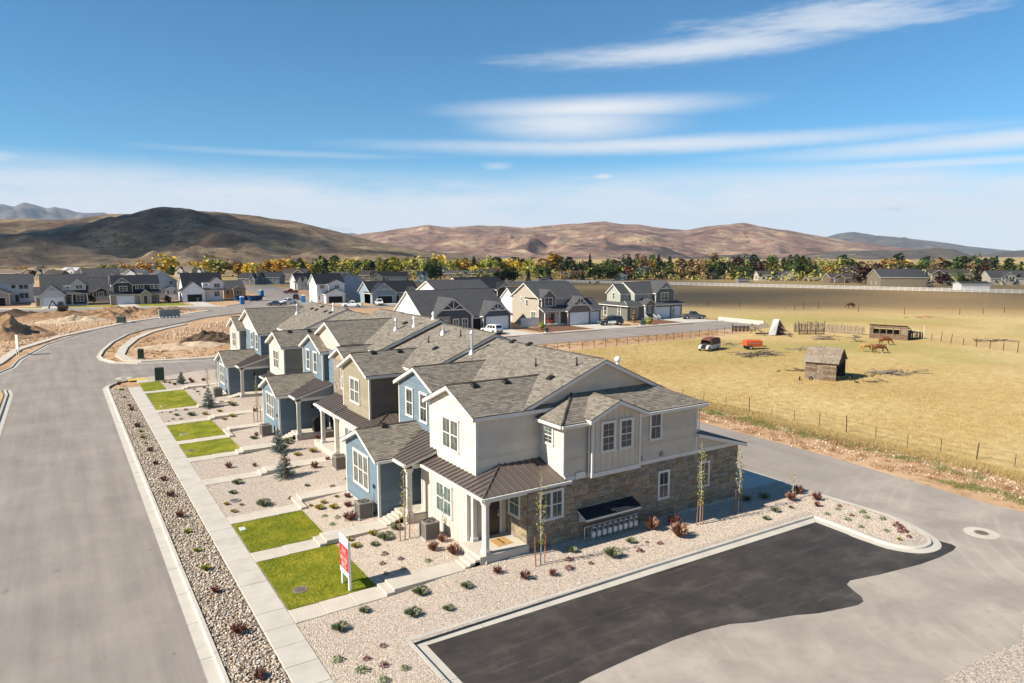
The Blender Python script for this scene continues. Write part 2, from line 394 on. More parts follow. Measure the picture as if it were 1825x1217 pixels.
GS = 26000
gb = MB(); gb.poly([(-GS, -GS, -.05), (GS, -GS, -.05), (GS, GS, -.05), (-GS, GS, -.05)]); gb.build('ground', GROUND, kind='structure')
sheet('field', [(54.0, -90), (53.6, 14), (54.1, 22), (53.7, 30), (54.0, 36), (53.4, 44), (53.4, 60), (52.6, 88.5), (110.5, 90), (129.5, 98), (131, 118), (125, 150), (104, 160), (112, 215), (150, 296),
      (183, 303), (232, 307), (262, 240), (290, 183), (316, 123), (350, 30), (420, -90)], -.03, FIELD)
sheet('road', [(-7.2, -8), (-7.2, 113), (-5.3, 116.6), (-4.9, 123.6), (-1.7, 141.4), (2.1, 152.9), (7.5, 166.4), (13.8, 177.3), (23.9, 190.9), (33.3, 202.5), (35.8, 206.5), (34, 212),
      (28, 218.7), (14, 222.3), (0, 224.4), (-13, 230), (-80, 245), (-82, 257), (-13.7, 241.5), (-3.6, 234.6), (7.3, 233), (29, 226), (41.8, 218.5), (51.6, 233.7), (59.3, 246.3), (63.7, 268.9),
      (65.5, 298), (71.5, 340), (120, 420), (128, 412), (86.8, 360), (85.6, 322), (79.6, 282), (69.3, 231), (64.5, 206), (72, 202), (112, 201), (112, 190), (56, 193), (47, 195.5), (39.9, 191), (29.9, 182.2),
      (20.8, 166.9), (15, 160), (10.4, 152), (7.3, 140.4), (5.2, 128.3), (4.3, 121.2), (4.4, 117.6), (5.7, 112.6), (8.6, 110.2), (15.4, 108.9), (128, 108.9), (128, 97.6), (10, 97.6), (8.2, 96.9),
      (5.4, 94.6), (3.9, 91.6), (3.66, 88), (3.66, -8)], 0, ASPH)
sheet('alley', [(39.8, 21.0), (39.8, 97.7), (48.6, 97.7), (48.6, 46), (48.5, 37), (48.3, 30), (47.2, 19), (41, 15), (38.6, 17.4), (39.5, 20.5)], .002, ALLEY)
sheet('parking_apron', [(11.0, 3), (11.0, 24.0), (36.4, 23.6), (37, 18), (38.9, 17.6), (40.6, 19.0), (41.4, 22.3), (43.2, 22.9), (45, 21.6), (47.1, 21.0), (47.6, 15), (40.5, 13.2), (34, 12.3), (31.2, 11.2), (28.9, 11.5), (25.7, 11.6), (23.5, 9.5), (22, 3)], .006, APRON)
PT = [(11.2, 24.0), (36.3, 23.6), (35.35, 20.9), (35.4, 19.0), (36.2, 17.9), (37.6, 17.7), (38.48, 18.2), (38.75, 17.95), (38.85, 17.5), (38.7, 17.2), (38.04, 17.05), (36.6, 17.0), (34.96, 17.1), (32.2, 17.55), (30.4, 17.95),
      (29.9, 17.8), (29.6, 17.3), (29.35, 16.75), (29.0, 16.45), (28.5, 16.4), (27.6, 16.6), (26.39, 16.9), (25.4, 17.35), (24.59, 17.6), (23.5, 17.9), (22.5, 18.35), (21.2, 18.6), (19.69, 18.72), (17.5, 18.7), (15.26, 18.6), (14.5, 18.5), (13.4, 18.0), (11.2, 17.4)]
sheet('asphalt_patch', PT, .012, PATCH)
sheet('gravel_corner', [(22, 2), (23, 11), (25.7, 12.5), (28.9, 12.5), (31.2, 12.5), (34, 13.1), (40.5, 14.0), (47.6, 16.0), (52, 8), (50, 2)], .003, GRAVEL)

KERB = [(0, .15), (.14, .15), (.17, .13), (.19, .03), (.62, .016), (.62, -.12), (0, -.12)]
def arc(cx, cy, r, a0, a1, n=8): return [(cx + r * math.cos(math.radians(a0 + (a1 - a0) * i / n)), cy + r * math.sin(math.radians(a0 + (a1 - a0) * i / n))) for i in range(n + 1)]
# street kerb: travels south so that the gutter lies to the right (towards the road)
sweep('street_kerb', [(38, 97.0), (10.2, 97.0)] + arc(9.9, 91.2, 5.65, 92, 178, 7) + [(4.25, 88), (4.25, -6)], KERB, CONC, seg=3.05)
ISL = [(36.24, 23.88), (36.12, 21.6), (35.98, 19.6), (36.3, 18.6), (36.95, 18.15), (37.84, 18.2), (38.6, 18.9), (39.3, 20.3), (39.66, 21.6), (39.68, 23.5), (39.62, 25.1), (39.55, 28.3)]
def smooth_path(P, n=5):
    o = []
    for i in range(len(P) - 1):
        a, b_, c, d = [Vector(P[max(0, min(len(P) - 1, k))]) for k in (i - 1, i, i + 1, i + 2)]
        for j in range(n): t = j / n; o.append(tuple(.5 * (2 * b_ + (c - a) * t + (2 * a - 5 * b_ + 4 * c - d) * t * t + (3 * b_ - a - 3 * c + d) * t ** 3)))
    return o + [tuple(P[-1])]
ISL = [ISL[0]] + smooth_path(ISL[1:])
sweep('parking_kerb', [(10.64, 2), (10.64, 24.3), ISL[0], ISL[1]], KERB, CONC, seg=3.05); sweep('parking_kerb', ISL[1:], KERB, CONC)
sweep('street_kerb', [(-7.3, 110), (-5.9, 115.5), (-5.4, 123.6), (-2.2, 141.6), (1.6, 153.2), (7.0, 166.8), (13.4, 177.7), (23.4, 191.3), (33.0, 203.0)], KERB, CONC, seg=5)
sweep('street_kerb', [(48, 196.2), (39.5, 191.6), (29.4, 182.7), (20.3, 167.4), (14.6, 160.4)][0:5] + [(10.9, 151.7), (7.8, 140.2), (5.7, 128.2), (4.9, 121.2), (5.1, 117.8), (6.3, 113.2), (9.0, 110.8), (15.4, 109.5), (66, 109.5)][0:9], KERB, CONC, seg=5)
sweep('street_kerb', [(128, 109.5), (66, 109.5)], KERB, CONC, seg=6)
sweep('street_kerb', [(-80, 257.5), (-13.7, 242.1), (-3.4, 235.2), (7.4, 233.6), (29.3, 226.5), (41.2, 219.3), (50.6, 233.9), (58.3, 246.5)][::-1], [(-x, z) for x, z in KERB][::-1], CONC, seg=6)

sweep('street_kerb', [(-5.7, 96.5), (-5.35, 93), (-5.45, 60)], [(-x, z) for x, z in KERB][::-1], CONC, seg=3); sheet('dirt_verge', [(-30, 20), (-5.6, 20), (-5.6, 93), (-6, 97), (-8, 99), (-30, 99)], .06, GROUND)
# public sidewalk: slabs laid on a dark joint bed
def slabs(name, x0, x1, ys, z, m=CONC, bed=True):
    root = MB(); root.box(x0 + .02, ys[0] + .02, z - .2, x1 - .02, ys[-1] - .02, z - .035); o = root.build(name, JOINT, kind='structure')
    cache = {}
    for a, b in zip(ys[:-1], ys[1:]):
        L = round(b - a, 2)
        if L not in cache:
            k = MB(); k.bev(x0 + .004, .009, -.2, x1 - .004, L - .009, 0, .012); cache[L] = k.build('concrete_slab', m, parent=o, off=(0, 0, 0)); cache[L].location = (0, a, z + R.uniform(-.004, .004))
        else: dup(cache[L], o, (0, a, z + R.uniform(-.004, .004)))
    return o
SW = [27.9 + 1.52 * i for i in range(-19, 42)]
slabs('sidewalk', 6.1, 7.36, SW, .15)
FL = [(-.62, .13), (.62, .13), (.62, -.1), (-.62, -.1)]
sweep('sidewalk', [(-9.5, 112), (-7.6, 121), (-6.0, 137), (-.4, 154.4), (7.5, 170), (13.9, 181.4), (21.3, 190.3), (34.5, 205.6)], FL, CONC2, seg=3)
sweep('sidewalk', [(58, 111.3), (15.7, 111.3), (9.8, 112.6), (8.0, 115.0), (7.4, 121.2), (8.6, 130.6), (11.2, 143.2), (14.8, 154), (17.9, 160.2), (23, 168)], FL, CONC2, seg=3)
sweep('sidewalk', [(-70, 257.6), (-13.7, 244.6), (-3, 237.4), (8, 235.8), (30, 228.6), (40.6, 222)], FL, CONC2, seg=4)
b = MB(); b.box(7.4, 93.4, -.1, 10.6, 96.9, .14); b.build('sidewalk', CONC, kind='structure')
b = MB(); b.box(6.5, 95.0, .1, 8.6, 96.4, .148); b.build('tactile_paving', mat('tactile_yellow', (.55, .38, .05), .8), kind='structure')

# cobble strip between kerb and sidewalk
b = MB(); b.box(4.26, -4, -.1, 6.09, 90.8, .05); b.build('cobble_strip', COBBLE, kind='structure')
CO = mat('river_cobbles', (.4, .3, .2), .85, rnd=[(.20, .16, .12), (.36, .29, .21), (.52, .43, .33), (.58, .52, .44), (.30, .24, .18), (.46, .33, .21), (.62, .57, .5), (.25, .22, .19)])
def rnd_pts(n, x0, x1, y0, y1, zf, power=1.0):
    x = x0 + (x1 - x0) * NR.random(n); y = y0 + (y1 - y0) * NR.random(n) ** power
    return np.stack([x, y, zf(x, y)], 1)
P = rnd_pts(24000, 4.3, 6.05, 9, 91, lambda x, y: .055 + .05 * NR.random(len(x)), 1.5)
V, F = stones(P, .04, .098, .62); fast('river_cobbles', V, F, CO, 'stuff')

# gravel yards and beds
def zb(x, y):
    x = np.asarray(x, float); y = np.asarray(y, float)
    base = .125 + .05 * np.clip((x - 7.36) / 3.9, 0, 1) + .26 * np.clip((x - 11.3) / 3.2, 0, 1)
    wall = np.where(x > 19, .42 - .27 * np.clip((x - 19) / 15.5, 0, 1), base)
    t = np.clip((y - 24.4) / 3.6, 0, 1)
    z = np.where(y < 28, .135 + (wall - .135) * t, base)
    return np.where((x < 10.7) & (y < 28), .125 + .0 * x + (base - .125) * t, z)
def zbf(x, y): return float(zb(x, y))
def grid(name, x0, x1, y0, y1, dx, dy, zf, m, kind='structure', lift=0.):
    xs = np.linspace(x0, x1, max(2, int((x1 - x0) / dx) + 1)); ys = np.linspace(y0, y1, max(2, int((y1 - y0) / dy) + 1))
    X, Y = np.meshgrid(xs, ys); V = np.stack([X, Y, zf(X, Y) + lift], -1).reshape(-1, 3); nx = len(xs); i = np.arange(len(ys) - 1)[:, None] * nx + np.arange(nx - 1)[None]
    F = np.stack([i, i + 1, i + nx + 1, i + nx], -1).reshape(-1, 4)
    return fast(name, V, F, m, kind)
grid('gravel_yard', 7.37, 18.7, 28.0, 96.6, .5, 1, zb, GRAVEL)
grid('gravel_bed', 7.37, 10.64, 0, 24.4, .5, 1, zb, GRAVEL)
grid('gravel_bed', 10.6, 36.3, 23.92, 28.2, .5, .3, zb, GRAVEL)
grid('gravel_bed', 7.37, 10.7, 24.3, 28.2, .5, .3, zb, GRAVEL)
sheet('gravel_bed', ISL + [(39.55, 28.9), (34.6, 28.9), (34.4, 28.0), (36.2, 28.0)], .135, GRAVEL)
GRV = mat('gravel_stones', (.5, .42, .33), .9, rnd=[(.66, .54, .42), (.50, .39, .30), (.70, .62, .52), (.47, .385, .30), (.60, .47, .35), (.70, .62, .52), (.42, .345, .275), (.58, .49, .40)])
pts = [rnd_pts(16000, 7.4, 10.6, 11, 24.4, zb, .8), rnd_pts(34000, 7.4, 36, 24.3, 28.3, zb), rnd_pts(15000, 11.4, 16.5, 28.3, 36, zb), rnd_pts(16000, 11.4, 14.6, 35, 44, zb),
       rnd_pts(15000, 7.4, 17, 41.5, 56, zb), rnd_pts(6000, 11.4, 15, 56, 75, zb)]
q = rnd_pts(9000, 35.9, 39.6, 18.2, 28.6, lambda x, y: .14 + 0 * x); q = q[(q[:, 0] < 39.4) & (q[:, 1] > 20.5 + np.maximum(0, q[:, 0] - 38.3) * 1.2 - 1.6) & (q[:, 0] > 36.2)]
V, F = stones(np.concatenate(pts + [q]), .018, .045, .6); fast('gravel_stones', V, F, GRV, 'stuff')

# front walks: slabs, a pair of steps half way, then porch steps
def walk(y0, y1, xs, xe, y2=None, zt=.46):
    root = MB(); root.box(7.38, y0 + .03, -.05, xs, y1 - .03, .10); o = root.build('front_walk', JOINT, kind='structure')
    def slab(a, c, u0, u1, z, nm='concrete_slab'):
        k = MB(); k.bev(a + .006, u0, z - .22, c - .006, u1, z, .012); k.build(nm, CONC2, parent=o)
    n = max(1, round((xs - 7.37) / 1.45)); L = (xs - 7.37) / n
    for i in range(n): slab(7.37 + i * L, 7.37 + (i + 1) * L, y0, y1, .165 + .055 * (i + .5) / n)
    u0, u1 = (y2, y2 + y1 - y0) if y2 else (y0, y1)
    slab(xs, xs + .36, min(y0, u0), max(y1, u1), .34, 'step')
    n = max(1, round((xe - xs - .36) / 1.45)); L = (xe - xs - .36) / n
    for i in range(n): slab(xs + .36 + i * L, xs + .36 + (i + 1) * L, u0, u1, zt)
    return o
WALKS = [(27.85, 29.05, 11.35, 15.3, None), (34.72, 35.95, 10.55, 14.35, None), (40.6, 41.8, 11.3, 15.4, 41.75), (48.6, 49.85, 10.9, 16.1, None), (54.8, 56.0, 10.7, 14.3, None), (60.55, 61.65, 11.2, 15.4, 62.3),
         (68.0, 69.2, 11.0, 15.9, None), (74.2, 75.3, 11.0, 14.2, None), (85.25, 86.4, 11.2, 16, None)]
for a in WALKS: walk(*a)
# lawns
BLADE = mat('lawn_blades', (.14, .18, .012), .8, rnd=[(.11, .165, .01), (.19, .225, .015), (.32, .30, .03), (.15, .19, .01), (.25, .26, .02)])
def blades(P, h, wd):
    n = len(P); a = NR.random(n) * 6.283; hh = h * (.6 + .8 * NR.random(n)); d = np.stack([np.cos(a), np.sin(a), 0 * a], 1)
    le = (NR.random((n, 3)) - .5) * hh[:, None] * 1.1; le[:, 2] = hh
    V = np.stack([P - d * wd, P + d * wd, P + le], 1).reshape(-1, 3); return V, np.arange(3 * n).reshape(-1, 3)
lp = []
for x1, y0, y1, sk in [(11.35, 29.1, 34.68, .6), (11.3, 36.0, 40.5, .5), (11.2, 56.1, 60.5, .4), (11.1, 61.75, 67.9, .3), (11.2, 75.4, 85.2, .4), (9.6, 86.5, 92.6, .2)]:
    grid('lawn', 7.38, x1, y0, y1, .4, .4, zb, LAWN, lift=.035)
    n = int((x1 - 7.38) * (y1 - y0) * (520 if y0 < 45 else 130)); lp.append(rnd_pts(n, 7.4, x1 - .03, y0 + .02, y1 - .02, lambda x, y: zb(x, y) + .03))
V, F = blades(np.concatenate(lp), .05, .012); fast('lawn_grass', V, F, BLADE, 'stuff')

# concrete aprons behind the garages
sheet('driveway', [(34.4, 29.0), (39.5, 29.0), (39.5, 96), (34.4, 96)], .05, CONC3)
b = MB()
for i in range(12): b.box(39.52, 28.9 + i * 5.7, -.1, 40.3, 28.9 + (i + 1) * 5.7 - .02, .04)
b.build('valley_gutter', CONC, kind='structure')
# ---------------------------------------------------------------- house building kit
def paint(n, c, r=.7, var=.05):
    if n in MATS: return MATS[n]
    m = mat(n, c, r, .25, var=var, vs=1.5); t = NT(m.node_tree); k = t.n['Principled BSDF'].inputs['Base Color']; s0 = k.links[0].from_socket      # boards differ a little from one another
    g = t.ramp(t.node('ShaderNodeNewGeometry').outputs['Random Per Island'], [(0, (.88,) * 3), (.5, (.97,) * 3), (1, (1.03,) * 3)]); t.set(k, t.mix(1., s0, g, 'MULTIPLY')); return m
WHITE = paint('white_trim', (.63, .60, .54), .55); CREAM = paint('cream_siding', (.59, .525, .43)); BLUE = paint('blue_siding', (.135, .185, .22)); OLIVE = paint('olive_siding', (.26, .225, .155))
BEIGE = paint('beige_siding', (.52, .46, .375)); SAGEG = paint('grey_green_siding', (.42, .41, .35)); GREYS = paint('grey_siding', (.30, .29, .275)); TAUPE = paint('taupe_side', (.54, .465, .365)); OLIVESHADE = paint('olive_side_shaded', (.15, .128, .10)); SIDESHADE = paint('grey_side_shaded', (.25, .24, .215))  # last two: shade of the near-facing side walls put into darker colours
METAL = mat('brown_metal_roof', (.105, .085, .075), .38, .5, var=.1, vs=.7); DARKT = mat('dark_trim', (.018, .018, .02), .6); CONCW = sheetmat('foundation_concrete', m_conc((.42, .385, .335)))
DOORM = mat('dark_brown_door', (.03, .022, .018), .4, .5); STEEL = mat('galvanised_metal', (.62, .63, .64), .35, .5, metal=.7); BLACK = mat('black_plastic', (.012, .012, .013), .5)
def glassmat(name, c, c2):
    m = mat(name, c, .09, .5, col2=c2, vs=2.2, det=3); return m
GLASS = [glassmat('window_glass_blind', (.055, .068, .062), (.12, .13, .115)), glassmat('window_glass_dark', (.018, .022, .026), (.06, .07, .075)), glassmat('window_glass_green', (.055, .095, .08), (.13, .17, .15))]
def shingle(name, cols, far=False):
    if name in MATS: return MATS[name]
    m = bpy.data.materials.new(name); m.use_nodes = True; t = NT(m.node_tree); b = t.n['Principled BSDF']; b.inputs['Roughness'].default_value = .9; b.inputs['Specular IOR Level'].default_value = .2
    uv = t.node('ShaderNodeTexCoord').outputs['UV']; br = t.node('ShaderNodeTexBrick'); t.l.new(uv, br.inputs['Vector'])
    br.inputs['Scale'].default_value = 1; br.inputs['Brick Width'].default_value = .34; br.inputs['Row Height'].default_value = .145; br.inputs['Mortar Size'].default_value = .004
    br.inputs['Color1'].default_value = cols[0] + (1,); br.inputs['Color2'].default_value = cols[1] + (1,); br.inputs['Mortar'].default_value = tuple(x * .4 for x in cols[0]) + (1,)
    br.offset = .37; br.squash = .7; br.squash_frequency = 3
    p = t.node('ShaderNodeNewGeometry').outputs['Position']
    c = t.mix(t.math('MULTIPLY', t.smooth(t.noise(p, 1.1, 5, .65), .4, .7), .5), br.outputs[0], cols[2])
    c = t.mix(t.math('MULTIPLY', t.smooth(t.noise(p, 40, 2, .5), .5, .8), .35), c, tuple(x * .55 for x in cols[0]))
    t.set(b.inputs['Base Color'], c); MATS[name] = m; return m
SHING = shingle('weathered_wood_shingles', ((.14, .122, .099), (.285, .253, .207), (.215, .188, .152)))
CHARC = shingle('charcoal_shingles', ((.055, .056, .06), (.105, .105, .108), (.075, .075, .08)))
BLACKR = shingle('black_shingles', ((.016, .019, .025), (.03, .034, .042), (.02, .024, .03)))
BROWNR = shingle('brown_shingles', ((.05, .04, .034), (.10, .083, .07), (.07, .058, .05)))
def FB(b, face, pl, u0, u1, z0, z1, d0, d1):
    if face == '-X': b.box(pl - d1, u0, z0, pl - d0, u1, z1)
    elif face == '+X': b.box(pl + d0, u0, z0, pl + d1, u1, z1)
    elif face == '-Y': b.box(u0, pl - d1, z0, u1, pl - d0, z1)
    else: b.box(u0, pl + d0, z0, u1, pl + d1, z1)
NRM = {'-X': Vector((-1, 0, 0)), '+X': Vector((1, 0, 0)), '-Y': Vector((0, -1, 0)), '+Y': Vector((0, 1, 0))}
def P3(face, pl, u, z, d=0.):
    return {'-X': Vector((pl - d, u, z)), '+X': Vector((pl + d, u, z)), '-Y': Vector((u, pl - d, z)), '+Y': Vector((u, pl + d, z))}[face]
def siding(T, face, pl, poly, m, expo=.2, name='siding'):
    b = MB(); pts = [P3(face, pl, u, z) for u, z in poly]
    n = NRM[face]
    if (pts[1] - pts[0]).cross(pts[2] - pts[1]).dot(n) < 0: pts = pts[::-1]
    b.lap(pts, n, (0, 0, 1), expo, .032); b.prism([p - n * .003 for p in pts], -n * .12)
    return b.build(name, m, T, kind='stuff')
def span(poly, u):      # z range of a convex polygon at u
    zs = []
    for (a, za), (c, zc) in zip(poly, poly[1:] + poly[:1]):
        if (a - u) * (c - u) <= 0 and abs(a - c) > 1e-6: zs.append(za + (zc - za) * (u - a) / (c - a))
    return (min(zs), max(zs)) if zs else None
def batten_wall(T, face, pl, poly, m, step=.42, single=True):
    b = MB(); n = NRM[face]; b.prism([P3(face, pl, u, z) for u, z in poly], -n * .12); wl = b.build('board_panel', m, T)
    u0, u1 = min(p[0] for p in poly), max(p[0] for p in poly); k = MB(); u = u0 + step * .5
    while u < u1 - .05:
        s = span(poly, u)
        if s:
            q = k if not single else MB(); FB(q, face, pl, u - .022, u + .022, s[0] + .01, s[1] - .02, 0, .022)
            if single: q.build('batten', m, wl)
        u += step
    if not single: k.build('battens', m, wl, kind='stuff')
    return wl
PANE = {}
def pane(par, T, face, pl, u0, u1, z0, z1, d, m):
    ax = face[1]; key = (ax, m.name)
    if key not in PANE:
        b = MB()
        if ax == 'X': b.box(-.006, 0, 0, .006, 1, 1)
        else: b.box(0, -.006, 0, 1, .006, 1)
        me = bpy.data.meshes.new('pane'); me.from_pydata(b.v, [], b.f); me.materials.append(m); PANE[key] = me
    o = link('pane', PANE[key], par); off = ORIG.get(par.name, Vector()); p = P3(face, pl, u0, z0, d); o.location = p - off
    o.scale = (1, u1 - u0, z1 - z0) if ax == 'X' else (u1 - u0, 1, z1 - z0); return o
def window(T, face, pl, u0, u1, z0, z1, cols=2, trim=.1, frame=None, gl=None, munt=True, hung=True, simple=False):
    """outer size includes the trim boards"""
    frame = frame or WHITE; b = MB(); e_ = .03; d = .05 + e_
    FB(b, face, pl, u0 - .02, u1 + .02, z1 - trim * 1.1, z1, 0, d + .012); FB(b, face, pl, u0 - .02, u1 + .02, z0, z0 + trim * .9, 0, d + .012)
    FB(b, face, pl, u0, u0 + trim, z0 + trim * .9, z1 - trim * 1.1, 0, d); FB(b, face, pl, u1 - trim, u1, z0 + trim * .9, z1 - trim * 1.1, 0, d)
    a0, a1, b0, b1 = u0 + trim, u1 - trim, z0 + trim * .9, z1 - trim * 1.1; mul = .07 if not simple else .1; wc = (a1 - a0 - mul * (cols - 1)) / cols; mid = (b0 + b1) / 2; panes = []
    for c in range(cols):
        x0 = a0 + c * (wc + mul); x1 = x0 + wc
        if c: FB(b, face, pl, x0 - mul, x0, b0, b1, 0, .042 + e_)
        if hung: FB(b, face, pl, x0, x1, mid - .028, mid + .028, 0, .036 + e_)
        if not simple:
            FB(b, face, pl, x0, x0 + .035, b0, b1, 0, .032 + e_); FB(b, face, pl, x1 - .035, x1, b0, b1, 0, .032 + e_); FB(b, face, pl, x0 + .035, x1 - .035, b0, b0 + .04, 0, .032 + e_); FB(b, face, pl, x0 + .035, x1 - .035, b1 - .04, b1, 0, .032 + e_)
            if munt:
                for lo, hi in ((mid + .028, b1 - .04), (b0 + .04, mid - .028)):
                    xm = (x0 + x1) / 2; FB(b, face, pl, xm - .009, xm + .009, lo, hi, .018 + e_, .026 + e_)
                    if munt == 2: FB(b, face, pl, x0 + .035, x1 - .035, (lo + hi) / 2 - .009, (lo + hi) / 2 + .009, .018 + e_, .0255 + e_)
        e = 0 if simple else .03
        if hung: panes += [(x0 + e, x1 - e, b0 + e, mid - .025), (x0 + e, x1 - e, mid + .025, b1 - e)]
        else: panes.append((x0 + e, x1 - e, b0 + e, b1 - e))
    o = b.build('window', frame, T); g = gl if gl is not None else R.choice([0, 0, 1, 2])
    for i, q in enumerate(panes): pane(o, T, face, pl, *q, .012 + e_, GLASS[g if i % 2 else max(0, g - (R.random() < .25))])
    return o
def door(T, face, pl, u0, u1, z0, z1, m=None, casing=True, panels=True):
    m = m or DOORM; b = MB(); FB(b, face, pl, u0, u1, z0, z1, 0, .036)
    if panels:
        h = (z1 - z0)
        for a0, a1 in ((.08, .42), (.5, .93)):
            for c0, c1 in ((.12, .46), (.54, .88)): FB(b, face, pl, u0 + (u1 - u0) * c0, u0 + (u1 - u0) * c1, z0 + h * a0, z0 + h * a1, .036, .048)
    o = b.build('door', m, T); k = MB(); FB(k, face, pl, u1 - .12, u1 - .07, z0 + .95, z0 + 1.12, .03, .085); FB(k, face, pl, u1 - .12, u1 - .07, z0 + 1.2, z0 + 1.27, .03, .06); k.build('handle', STEEL, o)
    if casing:
        k = MB(); FB(k, face, pl, u0 - .12, u0 - .003, z0, z1 + .12, 0, .055); FB(k, face, pl, u1 + .003, u1 + .12, z0, z1 + .12, 0, .055); FB(k, face, pl, u0 - .003, u1 + .003, z1 + .003, z1 + .12, 0, .06); k.build('door_casing', WHITE, T)
    return o
class Roof:
    def __init__(s, T, m=None, fas=None, thick=.2, expo=.145, lip=.014): s.T = T; s.m = m or SHING; s.fas = fas or WHITE; s.t = thick; s.a = MB(); s.b = MB(); s.e = expo; s.lip = lip; s.d = MB()
    def slope(s, pts, thick=None):
        P = [Vector(p) for p in pts]; n = (P[1] - P[0]).cross(P[2] - P[0]).normalized()
        if n.z < 0: P = P[::-1]; n = -n
        up = Vector((0, 0, 1)) - n * n.z; up.normalize()
        s.a.lap([p + Vector((0, 0, .006)) for p in P], n, up, s.e, s.lip); s.d.prism([p + Vector((0, 0, .004)) for p in P], (0, 0, -.035)); s.b.prism([p + Vector((0, 0, -.032)) for p in P], (0, 0, -(thick or s.t)))
    def ridge(s, a, b): s.a.cyl(a, b, .075, .075, 6)
    def done(s, name='roof'):
        o = s.a.build(name, s.m, s.T); o2 = s.d.build('drip_edge', DARKT, o); s.b.build('fascia', s.fas, s.T); return o
    def gable_x(s, x0, x1, yc, half, zr, pitch=.4167):
        for sg in (-1, 1): s.slope([(x0, yc, zr), (x1, yc, zr), (x1, yc + sg * half, zr - half * pitch), (x0, yc + sg * half, zr - half * pitch)])
        s.ridge((x0 + .02, yc, zr - .01), (x1, yc, zr - .01))
    def gable_y(s, y0, y1, xc, half, zr, pitch=.4167):
        for sg in (-1, 1): s.slope([(xc, y0, zr), (xc, y1, zr), (xc + sg * half, y1, zr - half * pitch), (xc + sg * half, y0, zr - half * pitch)])
        s.ridge((xc, y0 + .02, zr - .01), (xc, y1, zr - .01))
def metal_roof(T, pts, step=.42, name='porch_roof'):
    P = [Vector(p) for p in pts]; n = (P[1] - P[0]).cross(P[2] - P[0]).normalized()
    if n.z < 0: P = P[::-1]; n = -n
    up = (Vector((0, 0, 1)) - n * n.z).normalized(); sd_ = up.cross(n); b = MB(); b.prism(P, (0, 0, -.03)); o = b.build(name, METAL, T)
    f = MB(); f.prism([p - Vector((0, 0, .033)) for p in P], (0, 0, -.15)); f.build('fascia', WHITE, T)
    us = [p.dot(sd_) for p in P]; u = min(us) + step * .45
    while u < max(us) - .03:
        hit = []
        for a, c in zip(P, P[1:] + P[:1]):
            da, dc = a.dot(sd_) - u, c.dot(sd_) - u
            if da * dc < 0: hit.append(a + (c - a) * (da / (da - dc)))
        if len(hit) == 2 and (hit[0] - hit[1]).length > .15:
            k = MB(); h = sd_ * .02; k.prism([hit[0] - h, hit[0] + h, hit[1] + h, hit[1] - h], n * .045); k.build('seam', METAL, o)
        u += step
    return o
def column(T, x, y, z0, z1, w=.26):
    b = MB(); h = w / 2; b.box(x - h, y - h, z0 + .2, x + h, y + h, z1 - .16); b.bev(x - h - .05, y - h - .05, z0, x + h + .05, y + h + .05, z0 + .2, .02)
    b.box(x - h - .03, y - h - .03, z1 - .24, x + h + .03, y + h + .03, z1 - .16); b.box(x - h - .055, y - h - .055, z1 - .16, x + h + .055, y + h + .055, z1)
    for sx, sy in ((-1, 0), (0, -1)): b.box(x + sx * (h + .006) - (h * .55 if sy else .006), y + sy * (h + .006) - (h * .55 if sx else .006), z0 + .35, x + sx * (h + .006) + (h * .55 if sy else .006), y + sy * (h + .006) + (h * .55 if sx else .006), z1 - .36)
    return b.build('column', WHITE, T)
def trimbox(T, items, name='corner_board', m=None):
    for q in items: b = MB(); b.box(*q); o = b.build(name, m or WHITE, T)
    return o
def steps(T, x0, x1, y0, y1, z0, z1, n):
    for i in range(n):
        b = MB(); xa = x0 + (x1 - x0) * i / n; b.bev(xa, y0, z0 - .25, x1, y1, z0 + (z1 - z0) * (i + 1) / (n + 1), .012); b.build('step', CONC2, T)
STM = [mat('stone_%s' % n, c, .9, .2, var=.28, vs=9, bump=.5, bs=26) for n, c in (('grey', (.235, .195, .145)), ('tan', (.30, .235, .155)), ('dark', (.20, .164, .122)), ('buff', (.325, .265, .185)), ('rust', (.245, .16, .095)), ('ash', (.255, .225, .18)))]
MORT = mat('mortar', (.23, .195, .155), .95, var=.15)
